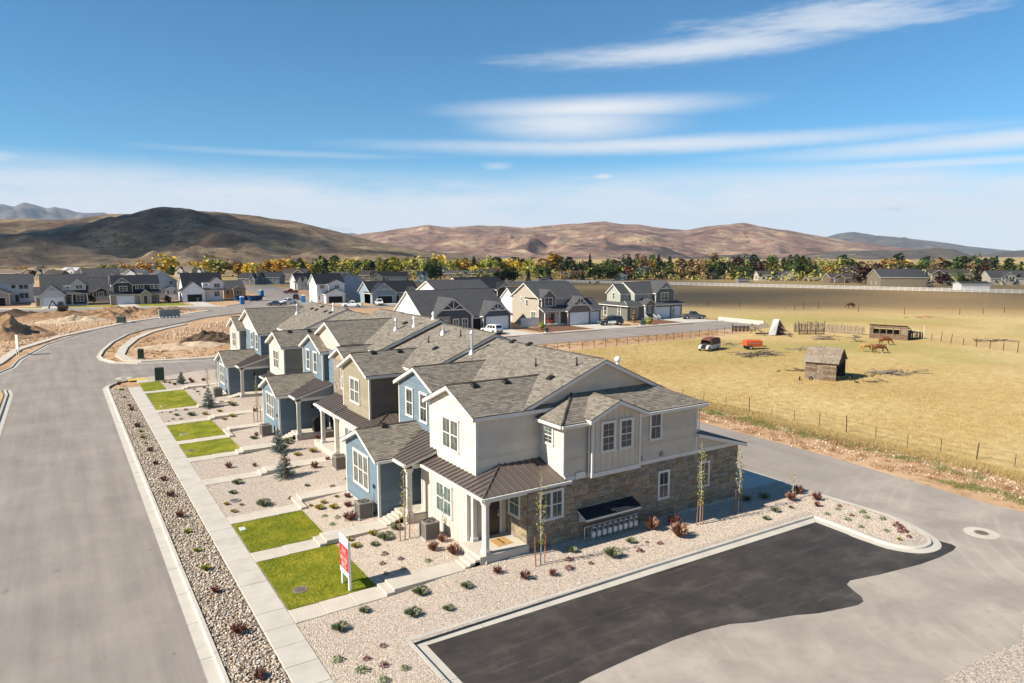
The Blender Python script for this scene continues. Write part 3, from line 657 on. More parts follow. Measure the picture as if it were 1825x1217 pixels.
def ashlar(T, specs, limit):
    """walls of coursed stone. specs: (face, plane, u0, u1, z0, z1, openings)"""
    cells = []
    for face, pl, u0, u1, z0, z1, holes in specs:
        b = MB(); FB(b, face, pl, u0, u1, z0, z1, -.18, .0); b.build('stone_backing', MORT, T)
        z = z0
        while z < z1 - .02:
            h = min(R.uniform(.27, .40), z1 - z); h = z1 - z if z1 - z - h < .12 else h; u = u0
            while u < u1 - .01:
                L = R.uniform(.26, .62); L = u1 - u if u1 - u - L < .15 else L
                if R.random() < .55: k = R.uniform(.35, .65); sub = [(u, u + L, z, z + h * k), (u, u + L, z + h * k, z + h)]
                else: sub = [(u, u + L, z, z + h)]
                if len(sub) == 2 and R.random() < .5: s0 = sub.pop(R.randrange(2)); m_ = (s0[0] + s0[1]) / 2 + R.uniform(-.06, .06); sub += [(s0[0], m_, s0[2], s0[3]), (m_, s0[1], s0[2], s0[3])]
                for a, c, e, f in sub:
                    q = [(a, c, e, f)]
                    for (h0, h1, g0, g1) in holes:
                        nq = []
                        for (a, c, e, f) in q:
                            if c <= h0 or a >= h1 or f <= g0 or e >= g1: nq.append((a, c, e, f)); continue
                            if a < h0 - .04: nq.append((a, h0, e, f))
                            if c > h1 + .04: nq.append((h1, c, e, f))
                            a2, c2 = max(a, h0), min(c, h1)
                            if e < g0 - .04: nq.append((a2, c2, e, g0))
                            if f > g1 + .04: nq.append((a2, c2, g1, f))
                        q = nq
                    cells += [(face, pl) + x for x in q if x[1] - x[0] > .05 and x[3] - x[2] > .04]
                u += L
            z += h
    cells.sort(key=lambda c: -(c[3] - c[2]) * (c[5] - c[4])); meshes = {}; rest = MB()
    for i, (face, pl, a, c, e, f) in enumerate(cells):
        g = .011; pr = R.uniform(.03, .055); mi = R.choices(range(6), (4, 3, 2.2, 2.2, 1, 3))[0]
        if i < limit:
            k = (face, mi, R.randrange(3))
            if k not in meshes:
                q = MB(); w = [(R.uniform(-.02, .02), R.uniform(-.02, .02)) for _ in range(8)]; base = [(0, 0), (1, 0), (1, 1), (0, 1)]; top = [(.05, .07), (.95, .06), (.94, .93), (.06, .94)]
                q.mesh([P3(face, 0, u + w[j][0] * .5, v + w[j][1] * .5, 0) for j, (u, v) in enumerate(base)] + [P3(face, 0, u, v, .8) for u, v in base] + [P3(face, 0, u + w[j][0], v + w[j][1], 1) for j, (u, v) in enumerate(top)],
                       [(8, 9, 10, 11), (0, 1, 5, 4), (1, 2, 6, 5), (2, 3, 7, 6), (3, 0, 4, 7), (4, 5, 9, 8), (5, 6, 10, 9), (6, 7, 11, 10), (7, 4, 8, 11)])
                me = bpy.data.meshes.new('stone'); me.from_pydata(q.v, [], q.f); me.materials.append(STM[mi])
                bm = bmesh.new(); bm.from_mesh(me); bmesh.ops.recalc_face_normals(bm, faces=bm.faces); bm.to_mesh(me); bm.free(); meshes[k] = me
            o = link('stone', meshes[k], T); o.location = P3(face, pl, a + g / 2, e + g / 2) - ORIG[T.name]
            o.scale = (pr, c - a - g, f - e - g) if face[1] == 'X' else (c - a - g, pr, f - e - g)
        else:
            rest.cm = mi; FB(rest, face, pl, a + g / 2, c - g / 2, e + g / 2, f - g / 2, 0, pr)
    if rest.v: rest.build('small_stones', STM, T, kind='stuff')
def on_x(zr, xr, k):      # roof plane z = zr - k*(xr - x)
    def f(px, py): d = ray(px, py); t = (zr - k * xr - CAM_H) / (d.z - k * d.x); return Vector((d.x * t, d.y * t, CAM_H + d.z * t))
    return f
def on_y(zr, yr, k):
    def f(px, py): d = ray(px, py); t = (zr - k * yr - CAM_H) / (d.z - k * d.y); return Vector((d.x * t, d.y * t, CAM_H + d.z * t))
    return f
def roof_vent(par, p, slope=(.4, 0)):
    b = MB(); x, y, z = p; a, c = slope; b.loft([[(x + dx, y + dy, z + a * dx + c * dy + h) for dx, dy in ((-s, -s), (s, -s), (s, s), (-s, s))] for s, h in ((.17, .0), (.19, .09), (.13, .15))]); b.build('roof_vent', BLACK, par)
def pipe(par, p, h, r=.045, m=None, cap=False, flash=True):
    b = MB(); p = Vector(p)
    if flash: b.cyl(p - Vector((0, 0, .05)), p + Vector((0, 0, .22)), r * 2.6, r * 1.25, 10)
    b.cyl(p, p + Vector((0, 0, h)), r, r, 10)
    if cap: b.cyl(p + Vector((0, 0, h)), p + Vector((0, 0, h + .05)), r * 1.9, r * 1.9, 10); b.cyl(p + Vector((0, 0, h + .05)), p + Vector((0, 0, h + .22)), r * 1.7, r * .5, 10)
    b.build('vent_pipe', m or STEEL, par)
# ---------------------------------------------------------------- the row of townhouses
RG = 'townhouses in the new row'
def main_body(T, y0, y1, zr, near_wall=None, xr=25.4, wallm=None):
    """main roof with its ridge along the row, back wall, garage wing"""
    r = Roof(T); a = y0 - (.3 if near_wall else 0)
    r.slope([(19.8, a, zr - .4 * (xr - 19.8)), (xr, a, zr), (xr, y1, zr), (19.8, y1, zr - .4 * (xr - 19.8))]); r.slope([(xr, a, zr), (31.35, a, zr - .45 * (31.35 - xr)), (31.35, y1, zr - .45 * (31.35 - xr)), (xr, y1, zr)])
    r.ridge((xr, a, zr), (xr, y1, zr)); o = r.done()
    if near_wall: siding(T, '-Y', y0, [(20.3, 5.5), (30.75, 5.5), (30.75, zr - .45 * (30.75 - xr) - .2), (xr, zr - .2), (20.3, zr - .4 * (xr - 20.3) - .2)], near_wall)
    m = wallm or TAUPE; siding(T, '+X', 30.8, [(y0 + .02, 3.6), (y1 - .02, 3.6), (y1 - .02, 6.75), (y0 + .02, 6.75)], m)
    b = MB(); b.box(20.2, y0 + .13, 0, 34.48, y1 - .02, 3.55); b.build('garage_wing', m, T)
    g = Roof(T); g.slope([(30.75, y0, 4.9), (35.0, y0, 3.72), (35.0, y1, 3.72), (30.75, y1, 4.9)]); g.done('garage_roof')
    k = MB(); FB(k, '+X', 34.48, y0 + 1.0, y1 - 1.0, .06, 2.5, 0, .04)
    for i in range(1, 4): FB(k, '+X', 34.48, y0 + 1.04, y1 - 1.04, .06 + i * .61 - .5, .06 + i * .61 - .03, .04, .055)
    k.build('garage_door', WHITE, T)
    for u in (y0 + .8, (y0 + y1) / 2 + .3): window(T, '+X', 30.8, u, u + 1.5, 4.95, 6.4, 2, simple=True)
    return o
def type_gable(name_label, sh, dz, mu, ml, y0, y1, zr, near=None, wallcol=None, end=False, side=None):
    """upper gable over a lower room, hipped metal porch on its near side"""
    T = thing('townhouse', name_label, 'house', (17, 32 + sh, 0), 0, RG); Y = lambda y: y + sh; Z = lambda z: z + dz
    siding(T, '-X', 17.2, [(Y(30.1), Z(3.95)), (Y(35.25), Z(3.95)), (Y(35.25), Z(7.0)), (Y(32.67), Z(8.12)), (Y(30.1), Z(7.0))], mu)
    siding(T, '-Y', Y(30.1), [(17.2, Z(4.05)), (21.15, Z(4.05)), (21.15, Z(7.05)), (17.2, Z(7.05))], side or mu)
    siding(T, '+Y', Y(35.25), [(17.2, Z(3.6)), (20.3, Z(3.6)), (20.3, Z(7.0)), (17.2, Z(7.0))], mu)
    trimbox(T, [(17.165, Y(30.06), Z(4.0), 17.29, Y(30.17), Z(7.0)), (17.165, Y(35.14), Z(3.95), 17.27, Y(35.26), Z(7.0))])
    window(T, '-X', 17.19, Y(31.8), Y(33.7), Z(4.78), Z(6.6), 2, munt=1, gl=0)
    r = Roof(T); r.gable_x(16.85, 23.1, Y(32.67), 2.88, Z(8.36)); g = r.done('gable_roof')
    # lower room
    (batten_wall if ml is not None else siding)(T, '-X', 16.6, [(Y(30.0), .25), (Y(35.2), .25), (Y(35.2), Z(3.72)), (Y(30.0), Z(3.72))], ml or mu)
    batten_wall(T, '-Y', Y(30.0), [(16.6, Z(.6)), (18.95, Z(.6)), (18.95, Z(3.7)), (16.6, Z(3.7))], ml or mu); siding(T, '+Y', Y(35.2), [(16.6, .2), (20, .2), (20, Z(3.7)), (16.6, Z(3.7))], mu)
    trimbox(T, [(16.57, Y(29.97), .25, 16.69, Y(30.1), Z(3.72)), (16.57, Y(35.1), .25, 16.7, Y(35.22), Z(3.72))])
    b = MB(); b.box(16.58, Y(30.0), -.2, 20, Y(35.2), .36); b.build('foundation', CONCW, T)
    window(T, '-X', 16.59, Y(31.5), Y(33.35), Z(1.42), Z(3.2), 2, munt=1, gl=2)
    door(T, '-Y', Y(29.99), 17.62, 18.5, Z(.84), Z(2.95)); column(T, 16.92, Y(29.86), Z(.82), Z(3.45), .24)
    b = MB(); b.bev(16.15, Y(27.92), -.1, 18.97, Y(29.98), Z(.82), .015); b.build('porch_slab', CONC2, T); steps(T, 15.35, 16.16, Y(27.95), Y(29.0), .42, Z(.82), 3)
    column(T, 16.62, Y(28.2), Z(.82), Z(3.5)); trimbox(T, [(16.45, Y(28.05), Z(3.38), 16.75, Y(30.0), Z(3.62)), (16.45, Y(28.05), Z(3.38), 21.1, Y(28.3), Z(3.61))], 'porch_beam')
    b = MB(); b.box(16.3, Y(27.85), Z(3.62), 18.9, Y(29.99), Z(3.65)); b.build('porch_ceiling', WHITE, T)
    metal_roof(T, [(16.2, Y(27.7), Z(3.8)), (16.2, Y(35.35), Z(3.8)), (18.62, Y(35.35), Z(4.46)), (18.62, Y(30.1), Z(4.46))])
    metal_roof(T, [(16.2, Y(27.7), Z(3.8)), (18.62, Y(30.1), Z(4.46)), (21.14, Y(30.1), Z(4.46)), (21.14, Y(27.7), Z(3.8))])
    b = MB(); b.cyl((16.22, Y(27.72), Z(3.83)), (18.62, Y(30.1), Z(4.49)), .045, .045, 5); b.build('hip_cap', METAL, T)
    trimbox(T, [(16.1, Y(27.64), Z(3.64), 16.2, Y(35.35), Z(3.77)), (16.2, Y(27.6), Z(3.64), 21.4, Y(27.7), Z(3.77))], 'gutter')
    b = MB(); b.tube([(16.3, Y(27.66), Z(3.65)), (16.5, Y(27.97), Z(3.35)), (16.5, Y(27.97), Z(.7)), (16.46, Y(27.86), Z(.45))], .04); b.build('downspout', WHITE, T)
    o = main_body(T, y0, y1, zr, near, wallm=wallcol)
    if not end:
        siding(T, '-X', 18.95, [(Y(27.6), .3), (Y(30), .3), (Y(30), Z(4.2)), (Y(27.6), Z(4.2))], mu); window(T, '-X', 18.94, Y(28.5), Y(29.6), Z(1.7), Z(3.2), 1, gl=1); siding(T, '-X', 20.3, [(y0, 4), (y1, 4), (y1, zr - 2.3), (y0, zr - 2.3)], mu)
    return T, o, g
def type_box(label, sh, dz, y0, y1, zr, near=None, infill=True, upper=True):
    """low projecting gabled room with a lean-to metal porch beside it, gable with two windows above"""
    T = thing('townhouse', label, 'house', (16, 39 + sh, 0), 0, RG); Y = lambda y: y + sh; Z = lambda z: z + dz
    siding(T, '-X', 14.5, [(Y(36.4), .36), (Y(41.6), .36), (Y(41.6), Z(3.72)), (Y(39.0), Z(4.8)), (Y(36.4), Z(3.72))], BLUE); siding(T, '-Y', Y(36.4), [(14.5, .36), (18.4, .36), (18.4, Z(3.75)), (14.5, Z(3.75))], BLUE); siding(T, '+Y', Y(41.6), [(14.5, .36), (20, .36), (20, Z(3.75)), (14.5, Z(3.75))], BLUE)
    trimbox(T, [(14.46, Y(36.36), .36, 14.6, Y(36.48), Z(3.75)), (14.46, Y(41.5), .36, 14.6, Y(41.63), Z(3.75)), (14.475, Y(36.4), .36, 14.5, Y(41.6), .5)])
    b = MB(); b.box(14.48, Y(36.38), -.1, 20, Y(41.62), .36); b.build('foundation', CONCW, T)
    window(T, '-X', 14.49, Y(37.75), Y(40.25), Z(1.5), Z(3.62), 3, gl=0)
    r = Roof(T); r.gable_x(14.18, 18.3, Y(39.0), 2.9, Z(5.03)); g = r.done('gable_roof')
    b = MB(); FB(b, '-X', 14.48, Y(36.85), Y(37.0), Z(1.95), Z(2.18), 0, .03); FB(b, '-X', 14.48, Y(37.05), Y(37.18), Z(1.95), Z(2.18), 0, .03); b.build('number_plate', BLACK, T)
    b = MB(); FB(b, '-X', 14.48, Y(36.9), Y(37.25), .62, 1.15, 0, .12); b.build('electric_box', GREYS, T); b = MB(); b.tube([(14.4, Y(37.0), 1.1), (14.4, Y(37.0), 1.75)], .02); b.build('conduit', GREYS, T)
    # porch
    b = MB(); b.bev(15.35, Y(34.55), -.1, 18.42, Y(36.38), Z(.86), .015); b.build('porch_slab', CONC2, T); steps(T, 14.3, 15.36, Y(34.95), Y(36.1), .42, Z(.86), 4)
    b = MB(); b.box(15.33, Y(34.5), -.1, 15.9, Y(35.0), Z(.8)); b.build('pier', CONCW, T); column(T, 15.6, Y(34.75), Z(.86), Z(3.55))
    siding(T, '-X', 18.4, [(Y(33.8), .8), (Y(36.4), .8), (Y(36.4), Z(4.7)), (Y(33.8), Z(4.7))], BLUE); door(T, '-X', 18.39, Y(34.55), Y(35.45), Z(.88), Z(2.95))
    trimbox(T, [(15.48, Y(34.62), Z(3.5), 18.4, Y(34.85), Z(3.74)), (15.48, Y(34.62), Z(3.5), 15.75, Y(36.4), Z(3.73))], 'porch_beam'); siding(T, '-Y', Y(34.66), [(15.8, Z(3.76)), (18.4, Z(3.76)), (18.4, Z(4.6))], GREYS)
    b = MB(); b.box(15.6, Y(34.9), Z(3.6), 18.4, Y(36.4), Z(3.63)); b.build('porch_ceiling', WHITE, T)
    b = MB(); FB(b, '-Y', Y(36.4), 17.1, 17.25, Z(2.5), Z(2.85), .02, .14); b.build('wall_lamp', BLACK, T)
    metal_roof(T, [(15.3, Y(34.4), Z(3.85)), (15.3, Y(38.9), Z(3.85)), (18.3, Y(38.9), Z(4.75)), (18.3, Y(34.4), Z(4.75))])
    trimbox(T, [(15.2, Y(34.38), Z(3.68), 15.3, Y(36.7), Z(3.81)), (14.3, Y(36.02), Z(3.62), 15.3, Y(36.12), Z(3.76))], 'gutter')
    b = MB(); b.tube([(15.25, Y(34.45), Z(3.7)), (15.45, Y(34.6), Z(3.4)), (15.42, Y(34.6), Z(.8)), (15.35, Y(34.5), .5)], .04); b.build('downspout', WHITE, T)
    if upper:
        siding(T, '-X', 18.1, [(Y(36.1), Z(4)), (Y(41.55), Z(4)), (Y(41.55), Z(7.02)), (Y(38.83), Z(8.15)), (Y(36.1), Z(7.02))], BLUE); siding(T, '-Y', Y(36.1), [(18.1, Z(4)), (21, Z(4)), (21, Z(7.0)), (18.1, Z(7.0))], BLUE); siding(T, '+Y', Y(41.55), [(18.1, Z(4)), (21, Z(4)), (21, Z(7.0)), (18.1, Z(7.0))], BLUE)
        trimbox(T, [(18.06, Y(36.06), Z(4), 18.2, Y(36.18), Z(7)), (18.06, Y(41.47), Z(4), 18.2, Y(41.59), Z(7))])
        for u in (37.35, 39.35): window(T, '-X', 18.09, Y(u), Y(u + 1.08), Z(5.12), Z(6.98), 1, gl=1)
        r = Roof(T); r.gable_x(17.8, 23.0, Y(38.83), 3.0, Z(8.42)); r.done('gable_roof')
    o = main_body(T, y0, y1, zr, near)
    siding(T, '-X', 20.3, [(y0, 3.5), (y1, 3.5), (y1, zr - 2.3), (y0, zr - 2.3)], BLUE)
    return T, o, g

# --- nearest house: cream upper gable, stone side wall
TA, roofA, gabA = type_gable('nearest townhouse, cream gable in front and a long stone side wall facing the parking area', 0, 0, CREAM, CREAM, 30.1, 35.45, 9.4, near=None, end=True)
siding(TA, '-Y', 30.1, [(20.2, 7.07), (30.75, 7.07), (30.75, 7.02), (25.4, 9.2)], TAUPE)
siding(TA, '-X', 21.12, [(28.05, 3.86), (30.08, 3.86), (30.08, 6.6), (28.05, 6.6)], CREAM); window(TA, '-X', 21.11, 28.8, 29.72, 5.33, 6.38, 1, munt=2, gl=2)
siding(TA, '-Y', 28.05, [(21.12, 3.87), (30.8, 3.87), (30.8, 6.58), (21.12, 6.58)], TAUPE); siding(TA, '-Y', 28.05, [(30.81, 3.87), (33.6, 3.87), (30.81, 4.72)], TAUPE)
siding(TA, '+X', 30.8, [(28.05, 4), (30.1, 4), (30.1, 6.6), (28.05, 6.6)], TAUPE)
batten_wall(TA, '-Y', 27.69, [(22.75, 3.9), (26.05, 3.9), (26.05, 6.7), (24.4, 7.42), (22.75, 6.7)], TAUPE, .4)
for f, x in (('-X', 22.75), ('+X', 26.05)): batten_wall(TA, f, x, [(27.7, 3.9), (28.05, 3.9), (28.05, 6.65), (27.7, 6.65)], TAUPE, .3)
window(TA, '-Y', 27.68, 23.28, 24.27, 4.9, 6.58, 1, munt=2, gl=1); window(TA, '-Y', 27.68, 24.53, 25.5, 4.9, 6.58, 1, munt=2, gl=1); window(TA, '-Y', 28.04, 27.04, 27.99, 4.92, 6.52, 1, munt=1, gl=1)
trimbox(TA, [(22.7, 27.64, 3.72, 22.82, 27.76, 6.7), (25.98, 27.64, 3.72, 26.1, 27.76, 6.7), (21.08, 28.01, 3.86, 21.22, 28.13, 6.6), (30.74, 28.01, 3.86, 30.86, 28.14, 6.6)])
trimbox(TA, [(18.9, 28.0, 3.64, 22.7, 28.06, 3.86), (26.1, 28.0, 3.64, 34.5, 28.06, 3.86), (22.69, 27.65, 3.66, 26.11, 28.04, 3.9)], 'belt_board')
b = MB(); b.box(18.9, 28.0, -.3, 34.52, 29.9, .36); b.build('foundation', CONCW, TA)
ashlar(TA, [('-Y', 28.05, 18.95, 34.49, .36, 3.64, [(19.63, 21.15, 1.8, 3.38), (27.79, 28.68, 1.38, 3.08), (31.09, 31.98, 1.5, 3.08)]), ('-X', 18.95, 28.05, 29.98, .82, 3.6, [(28.62, 29.72, 1.9, 3.3)]), ('+X', 34.49, 28.05, 29.0, .36, 3.6, [])], 300)
window(TA, '-Y', 28.04, 19.63, 21.15, 1.8, 3.38, 2, munt=1, gl=0); window(TA, '-Y', 28.04, 27.79, 28.68, 1.38, 3.08, 1, munt=1, gl=1); window(TA, '-Y', 28.04, 31.09, 31.98, 1.5, 3.08, 1, munt=1, gl=1); window(TA, '-X', 18.94, 28.62, 29.72, 1.9, 3.3, 1, munt=1, gl=2)
r = Roof(TA); r.slope([(20.8, 27.72, 6.68), (31.35, 27.72, 6.68), (28.95, 30.09, 7.67), (23.2, 30.09, 7.67)]); r.slope([(20.8, 27.72, 6.68), (23.2, 30.09, 7.67), (20.8, 30.09, 6.68)]); r.slope([(31.35, 27.72, 6.68), (31.35, 30.09, 6.68), (28.95, 30.09, 7.67)])
r.ridge((20.8, 27.72, 6.69), (23.2, 30.09, 7.68)); r.done('side_roof')
r = Roof(TA); r.gable_y(27.4, 29.7, 24.4, 1.98, 7.64); r.done('bay_roof')
r = Roof(TA); r.slope([(19.8, 29.8, 7.16), (25.4, 29.8, 9.4), (25.4, 30.1, 9.4), (19.8, 30.1, 7.16)]); r.slope([(25.4, 29.8, 9.4), (31.35, 29.8, 6.72), (31.35, 30.1, 6.72), (25.4, 30.1, 9.4)]); r.done('rake_roof')
g_ = Roof(TA); g_.slope([(30.75, 27.75, 4.9), (35.0, 27.75, 3.72), (35.0, 30.1, 3.72), (30.75, 30.1, 4.9)]); g_.done('garage_roof')
b = MB(); b.box(21.2, 28.17, .4, 34.4, 30.2, 3.8); b.build('wall_core', TAUPE, TA)
trimbox(TA, [(20.8, 27.62, 6.5, 22.4, 27.72, 6.64), (26.4, 27.62, 6.5, 31.35, 27.72, 6.64), (20.7, 27.72, 6.5, 20.8, 29.9, 6.64)], 'gutter')
for pts in ([(21.0, 27.66, 6.5), (21.1, 27.97, 6.25), (21.1, 27.97, 4.0), (21.1, 27.8, 3.85)], [(22.6, 27.7, 6.5), (22.66, 27.85, 6.3), (22.66, 27.85, 3.7)], [(31.2, 27.8, 6.5), (30.95, 27.97, 6.2), (30.95, 27.97, 4.95)]):
    b = MB(); b.tube(pts, .04); b.build('downspout', WHITE, TA)
for x in (26.42, 28.0): b = MB(); b.cyl((x, 28.02, 4.03), (x, 27.9, 4.03), .09, .11, 10); b.box(x - .12, 27.98, 3.92, x + .12, 28.03, 4.16); b.build('wall_vent', GREYS, TA)
b = MB(); b.box(21.9, 27.93, 3.66, 22.5, 28.02, 4.0); b.build('junction_box', WHITE, TA)
# little roof over the gas meters
r = Roof(TA, BLACKR, thick=.1); r.slope([(22.05, 28.0, 2.0), (25.85, 28.0, 2.0), (25.85, 27.25, 1.68), (22.05, 27.25, 1.68)]); r.done('meter_roof')  # shade on this roof is put into its colour as black shingles
for x in (22.15, 25.65): b = MB(); b.prism([(x, 27.98, 1.3), (x, 27.98, 1.85), (x, 27.3, 1.58)], (.1, 0, 0)); b.build('bracket', WHITE, TA)
for px, py in ((981, 675), (914, 610), (943, 615)): roof_vent(roofA, on_x(9.4, 25.4, .4)(px, py))
for px, py in ((846, 689), (902, 682)): roof_vent(gabA, on_y(8.36, 32.67, .4167)(px, py), (0, .4167))
F_ = on_x(9.4, 25.4, .4); pipe(roofA, F_(955, 653), .5, .035, BLACK); pipe(roofA, F_(1028, 652), .5, .035, BLACK); pipe(roofA, F_(841, 630), 1.35, .09, STEEL, True)
b = MB(); b.cyl((26.9, 30.6, 8.6), (26.9, 30.6, 9.1), .08, .08, 10); b.ball((26.9, 30.6, 9.2), .18, n=12, k=8); b.build('white_turbine_vent', mat('white_enamel', (.8, .8, .8), .3), roofA)

TB, roofB, gB = type_box('blue townhouse second from the parking end, low blue gabled room in front', 0, 0, 35.45, 41.8, 9.4)
roof_vent(gB, on_y(5.03, 39.0, .4167)(684, 760), (0, .4167))
TC, roofC, gC = type_gable('olive townhouse with tall double window, third from the parking end', 14.35, 0, OLIVE, CREAM, 41.8, 49.9, 9.75, near=GREYS, side=OLIVESHADE)
for px, py in ((665, 630), (712, 627)): roof_vent(gC, on_y(8.36, 47.02, .4167)(px, py), (0, .4167))
F_ = on_x(9.75, 25.4, .4); roof_vent(roofC, F_(776, 622)); pipe(roofC, F_(764, 611), .5, .035, BLACK); pipe(roofC, F_(790, 595), .55, .1); pipe(roofC, F_(821, 600), .5, .035, BLACK)
# --- stone fronted house
TD = thing('townhouse', 'townhouse with a narrow buff stone gable below a cream batten gable', 'house', (17, 53, 0), 0, RG)
ashlar(TD, [('-X', 17.9, 50.3, 53.6, .4, 7.15, [(50.55, 51.7, 5.05, 6.95)])], 0)
b = MB(); b.prism([(17.88, 50.3, 7.15), (17.88, 53.6, 7.15), (17.88, 51.95, 7.85)], (.2, 0, 0)); b.build('gable_stone', STM[3], TD); siding(TD, '+Y', 53.6, [(17.95, .4), (20, .4), (20, 7.1), (17.95, 7.1)], BLUE); siding(TD, '-Y', 50.3, [(17.95, .4), (20, .4), (20, 7.1), (17.95, 7.1)], BLUE)
window(TD, '-X', 17.85, 50.5, 51.75, 5.0, 7.0, 2, gl=1); r = Roof(TD); r.gable_x(17.6, 20.6, 52.0, 2.05, 8.2, .45); r.done('gable_roof')
siding(TD, '-X', 18.6, [(53.6, .5), (57, .5), (57, 7.4), (53.6, 7.4)], BLUE); window(TD, '-X', 18.59, 54.0, 55.0, 5.0, 7.0, 1, gl=2)
batten_wall(TD, '-X', 18.6, [(53.4, 7.45), (60.5, 7.45), (60.5, 8.0), (57, 9.45), (53.4, 8.0)], CREAM, .42); r = Roof(TD); r.gable_x(18.3, 25, 57.0, 3.75, 9.7); r.done('gable_roof')
b = MB(); b.bev(16.1, 49.0, -.1, 18.6, 53.5, .86, .015); b.build('porch_slab', CONC2, TD); column(TD, 16.45, 49.2, .86, 3.5); column(TD, 16.45, 52.3, .86, 3.5); trimbox(TD, [(16.3, 48.9, 3.42, 16.6, 53.2, 3.62)], 'porch_beam')
metal_roof(TD, [(16.15, 48.8, 3.85), (16.15, 53.3, 3.85), (18.2, 53.3, 4.6), (18.2, 48.8, 4.6)]); door(TD, '-X', 17.84, 52.3, 53.2, .88, 2.95); window(TD, '-X', 17.85, 50.5, 51.7, 1.7, 3.2, 1, gl=1); trimbox(TD, [(16.05, 48.8, 3.66, 16.14, 53.3, 3.8)], 'gutter')
roofD = main_body(TD, 49.9, 57.0, 10.1, GREYS, 25.2)
F_ = on_x(10.1, 25.2, .4); pipe(roofD, F_(706, 588), .75, .09, STEEL, True); pipe(roofD, F_(738, 582), .6, .07, mat('white_enamel', (.8, .8, .8)), True); roof_vent(roofD, F_(722, 577)); pipe(roofD, F_(772, 569), .4, .07, MATS['white_enamel'], True)
TE, roofE, gE = type_box('blue townhouse in mid row, low gabled room beside a porch with a barbecue', 21.0, .06, 57.0, 62.4, 10.1)
TF, roofF, gF = type_gable('pale beige townhouse with double upper window, sixth from the parking end', 35.5, -.4, BEIGE, None, 62.4, 71.5, 9.35, side=SIDESHADE)
for px, py in ((516, 592), (551, 591)): roof_vent(gF, on_y(7.96, 68.17, .4167)(px, py), (0, .4167))
TG, roofG, gG = type_box('blue townhouse near the far end of the row with a big white over blue gable', 41.3, -.18, 71.5, 83.4, 9.55, near=GREYS, upper=False)
siding(TG, '-X', 17.9, [(77.2, 4), (88, 4), (88, 6.75), (77.2, 6.75)], BLUE); siding(TG, '-Y', 77.2, [(17.9, 3.6), (21, 3.6), (21, 6.8), (17.9, 6.8)], BLUE); siding(TG, '-X', 17.89, [(77.3, 6.78), (87.9, 6.78), (82.6, 8.95)], CREAM)
for u in (78.2, 80.4): window(TG, '-X', 17.88, u, u + 1.1, 4.9, 6.7, 1, gl=1)
r = Roof(TG); r.gable_x(17.55, 24, 82.6, 5.6, 9.15); r.done('gable_roof')
F_ = on_x(9.55, 25.4, .4); pipe(roofG, F_(530, 559), .9, .1, STEEL, True); pipe(roofG, F_(594, 553), .6, .07, MATS['white_enamel'], True)
for px, py in ((556, 551), (564, 552.7), (580, 556), (589, 558), (574, 547.5)): roof_vent(roofG, F_(px, py))
TH, roofH, gH = type_gable('grey green townhouse at the far end of the row', 54.2, -.4, SAGEG, None, 83.4, 91.5, 8.9, side=SIDESHADE)

# condensers beside the fronts
ACM = mat('condenser_grey', (.20, .175, .155), .55, .4); ACD = mat('condenser_dark', (.03, .028, .026), .6)
def condenser(loc, label):
    T = thing('air_conditioner', label, 'air conditioner', loc, 0, 'condensers in front of the townhouses'); b = MB(); b.bev(-.34, -.34, .06, .34, .34, .84, .02); b.build('body', ACD, T, off=(0, 0, 0))
    b = MB()
    for i in range(20):
        u = -.36 + .72 * (i + .5) / 20
        for s in (-1, 1): b.box(u - .012, s * .36 - .02, .08, u + .012, s * .36 + .02, .84); b.box(s * .36 - .02, u - .012, .08, s * .36 + .02, u + .012, .84)
    for x, y in ((-1, -1), (1, -1), (1, 1), (-1, 1)): b.box(x * .37 - .035, y * .37 - .035, .06, x * .37 + .035, y * .37 + .035, .86)
    b.build('louvre_panel', ACM, T, off=(0, 0, 0), kind='stuff'); b = MB(); b.bev(-.42, -.42, .85, .42, .42, .93, .03); t_ = b.build('top_cover', ACM, T, off=(0, 0, 0)); b = MB(); b.cyl((0, 0, .92), (0, 0, .945), .31, .31, 20); b.build('fan_opening', ACD, t_, off=(0, 0, 0))
    b = MB()
    for k in range(4): a = k * 1.57; b.prism([(.05 * math.cos(a), .05 * math.sin(a), .95), (.29 * math.cos(a), .29 * math.sin(a), .95), (.29 * math.cos(a + .6), .29 * math.sin(a + .6), .955)], (0, 0, .006))
    b.cyl((0, 0, .945), (0, 0, .97), .06, .06, 8); b.build('fan_blades', ACM, t_, off=(0, 0, 0)); b = MB(); b.box(-.45, -.45, 0, .45, .45, .06); b.build('pad', CONCW, T, off=(0, 0, 0)); return T
for (x, y), l in zip(((15.62, 32.3), (13.85, 37.1), (15.75, 46.6), (17.3, 53.95), (13.75, 58.9), (13.55, 78.3)), ('grey air conditioner beside the porch of the nearest cream townhouse', 'grey air conditioner in front of the nearest blue gabled room', 'grey air conditioner in front of the olive townhouse',
        'grey air conditioner standing beyond the two porch columns of the stone townhouse', 'grey air conditioner before the blue townhouse behind the spruces', 'farthest grey air conditioner, before the last blue gabled room')): condenser((x, y, zbf(x, y)), l)
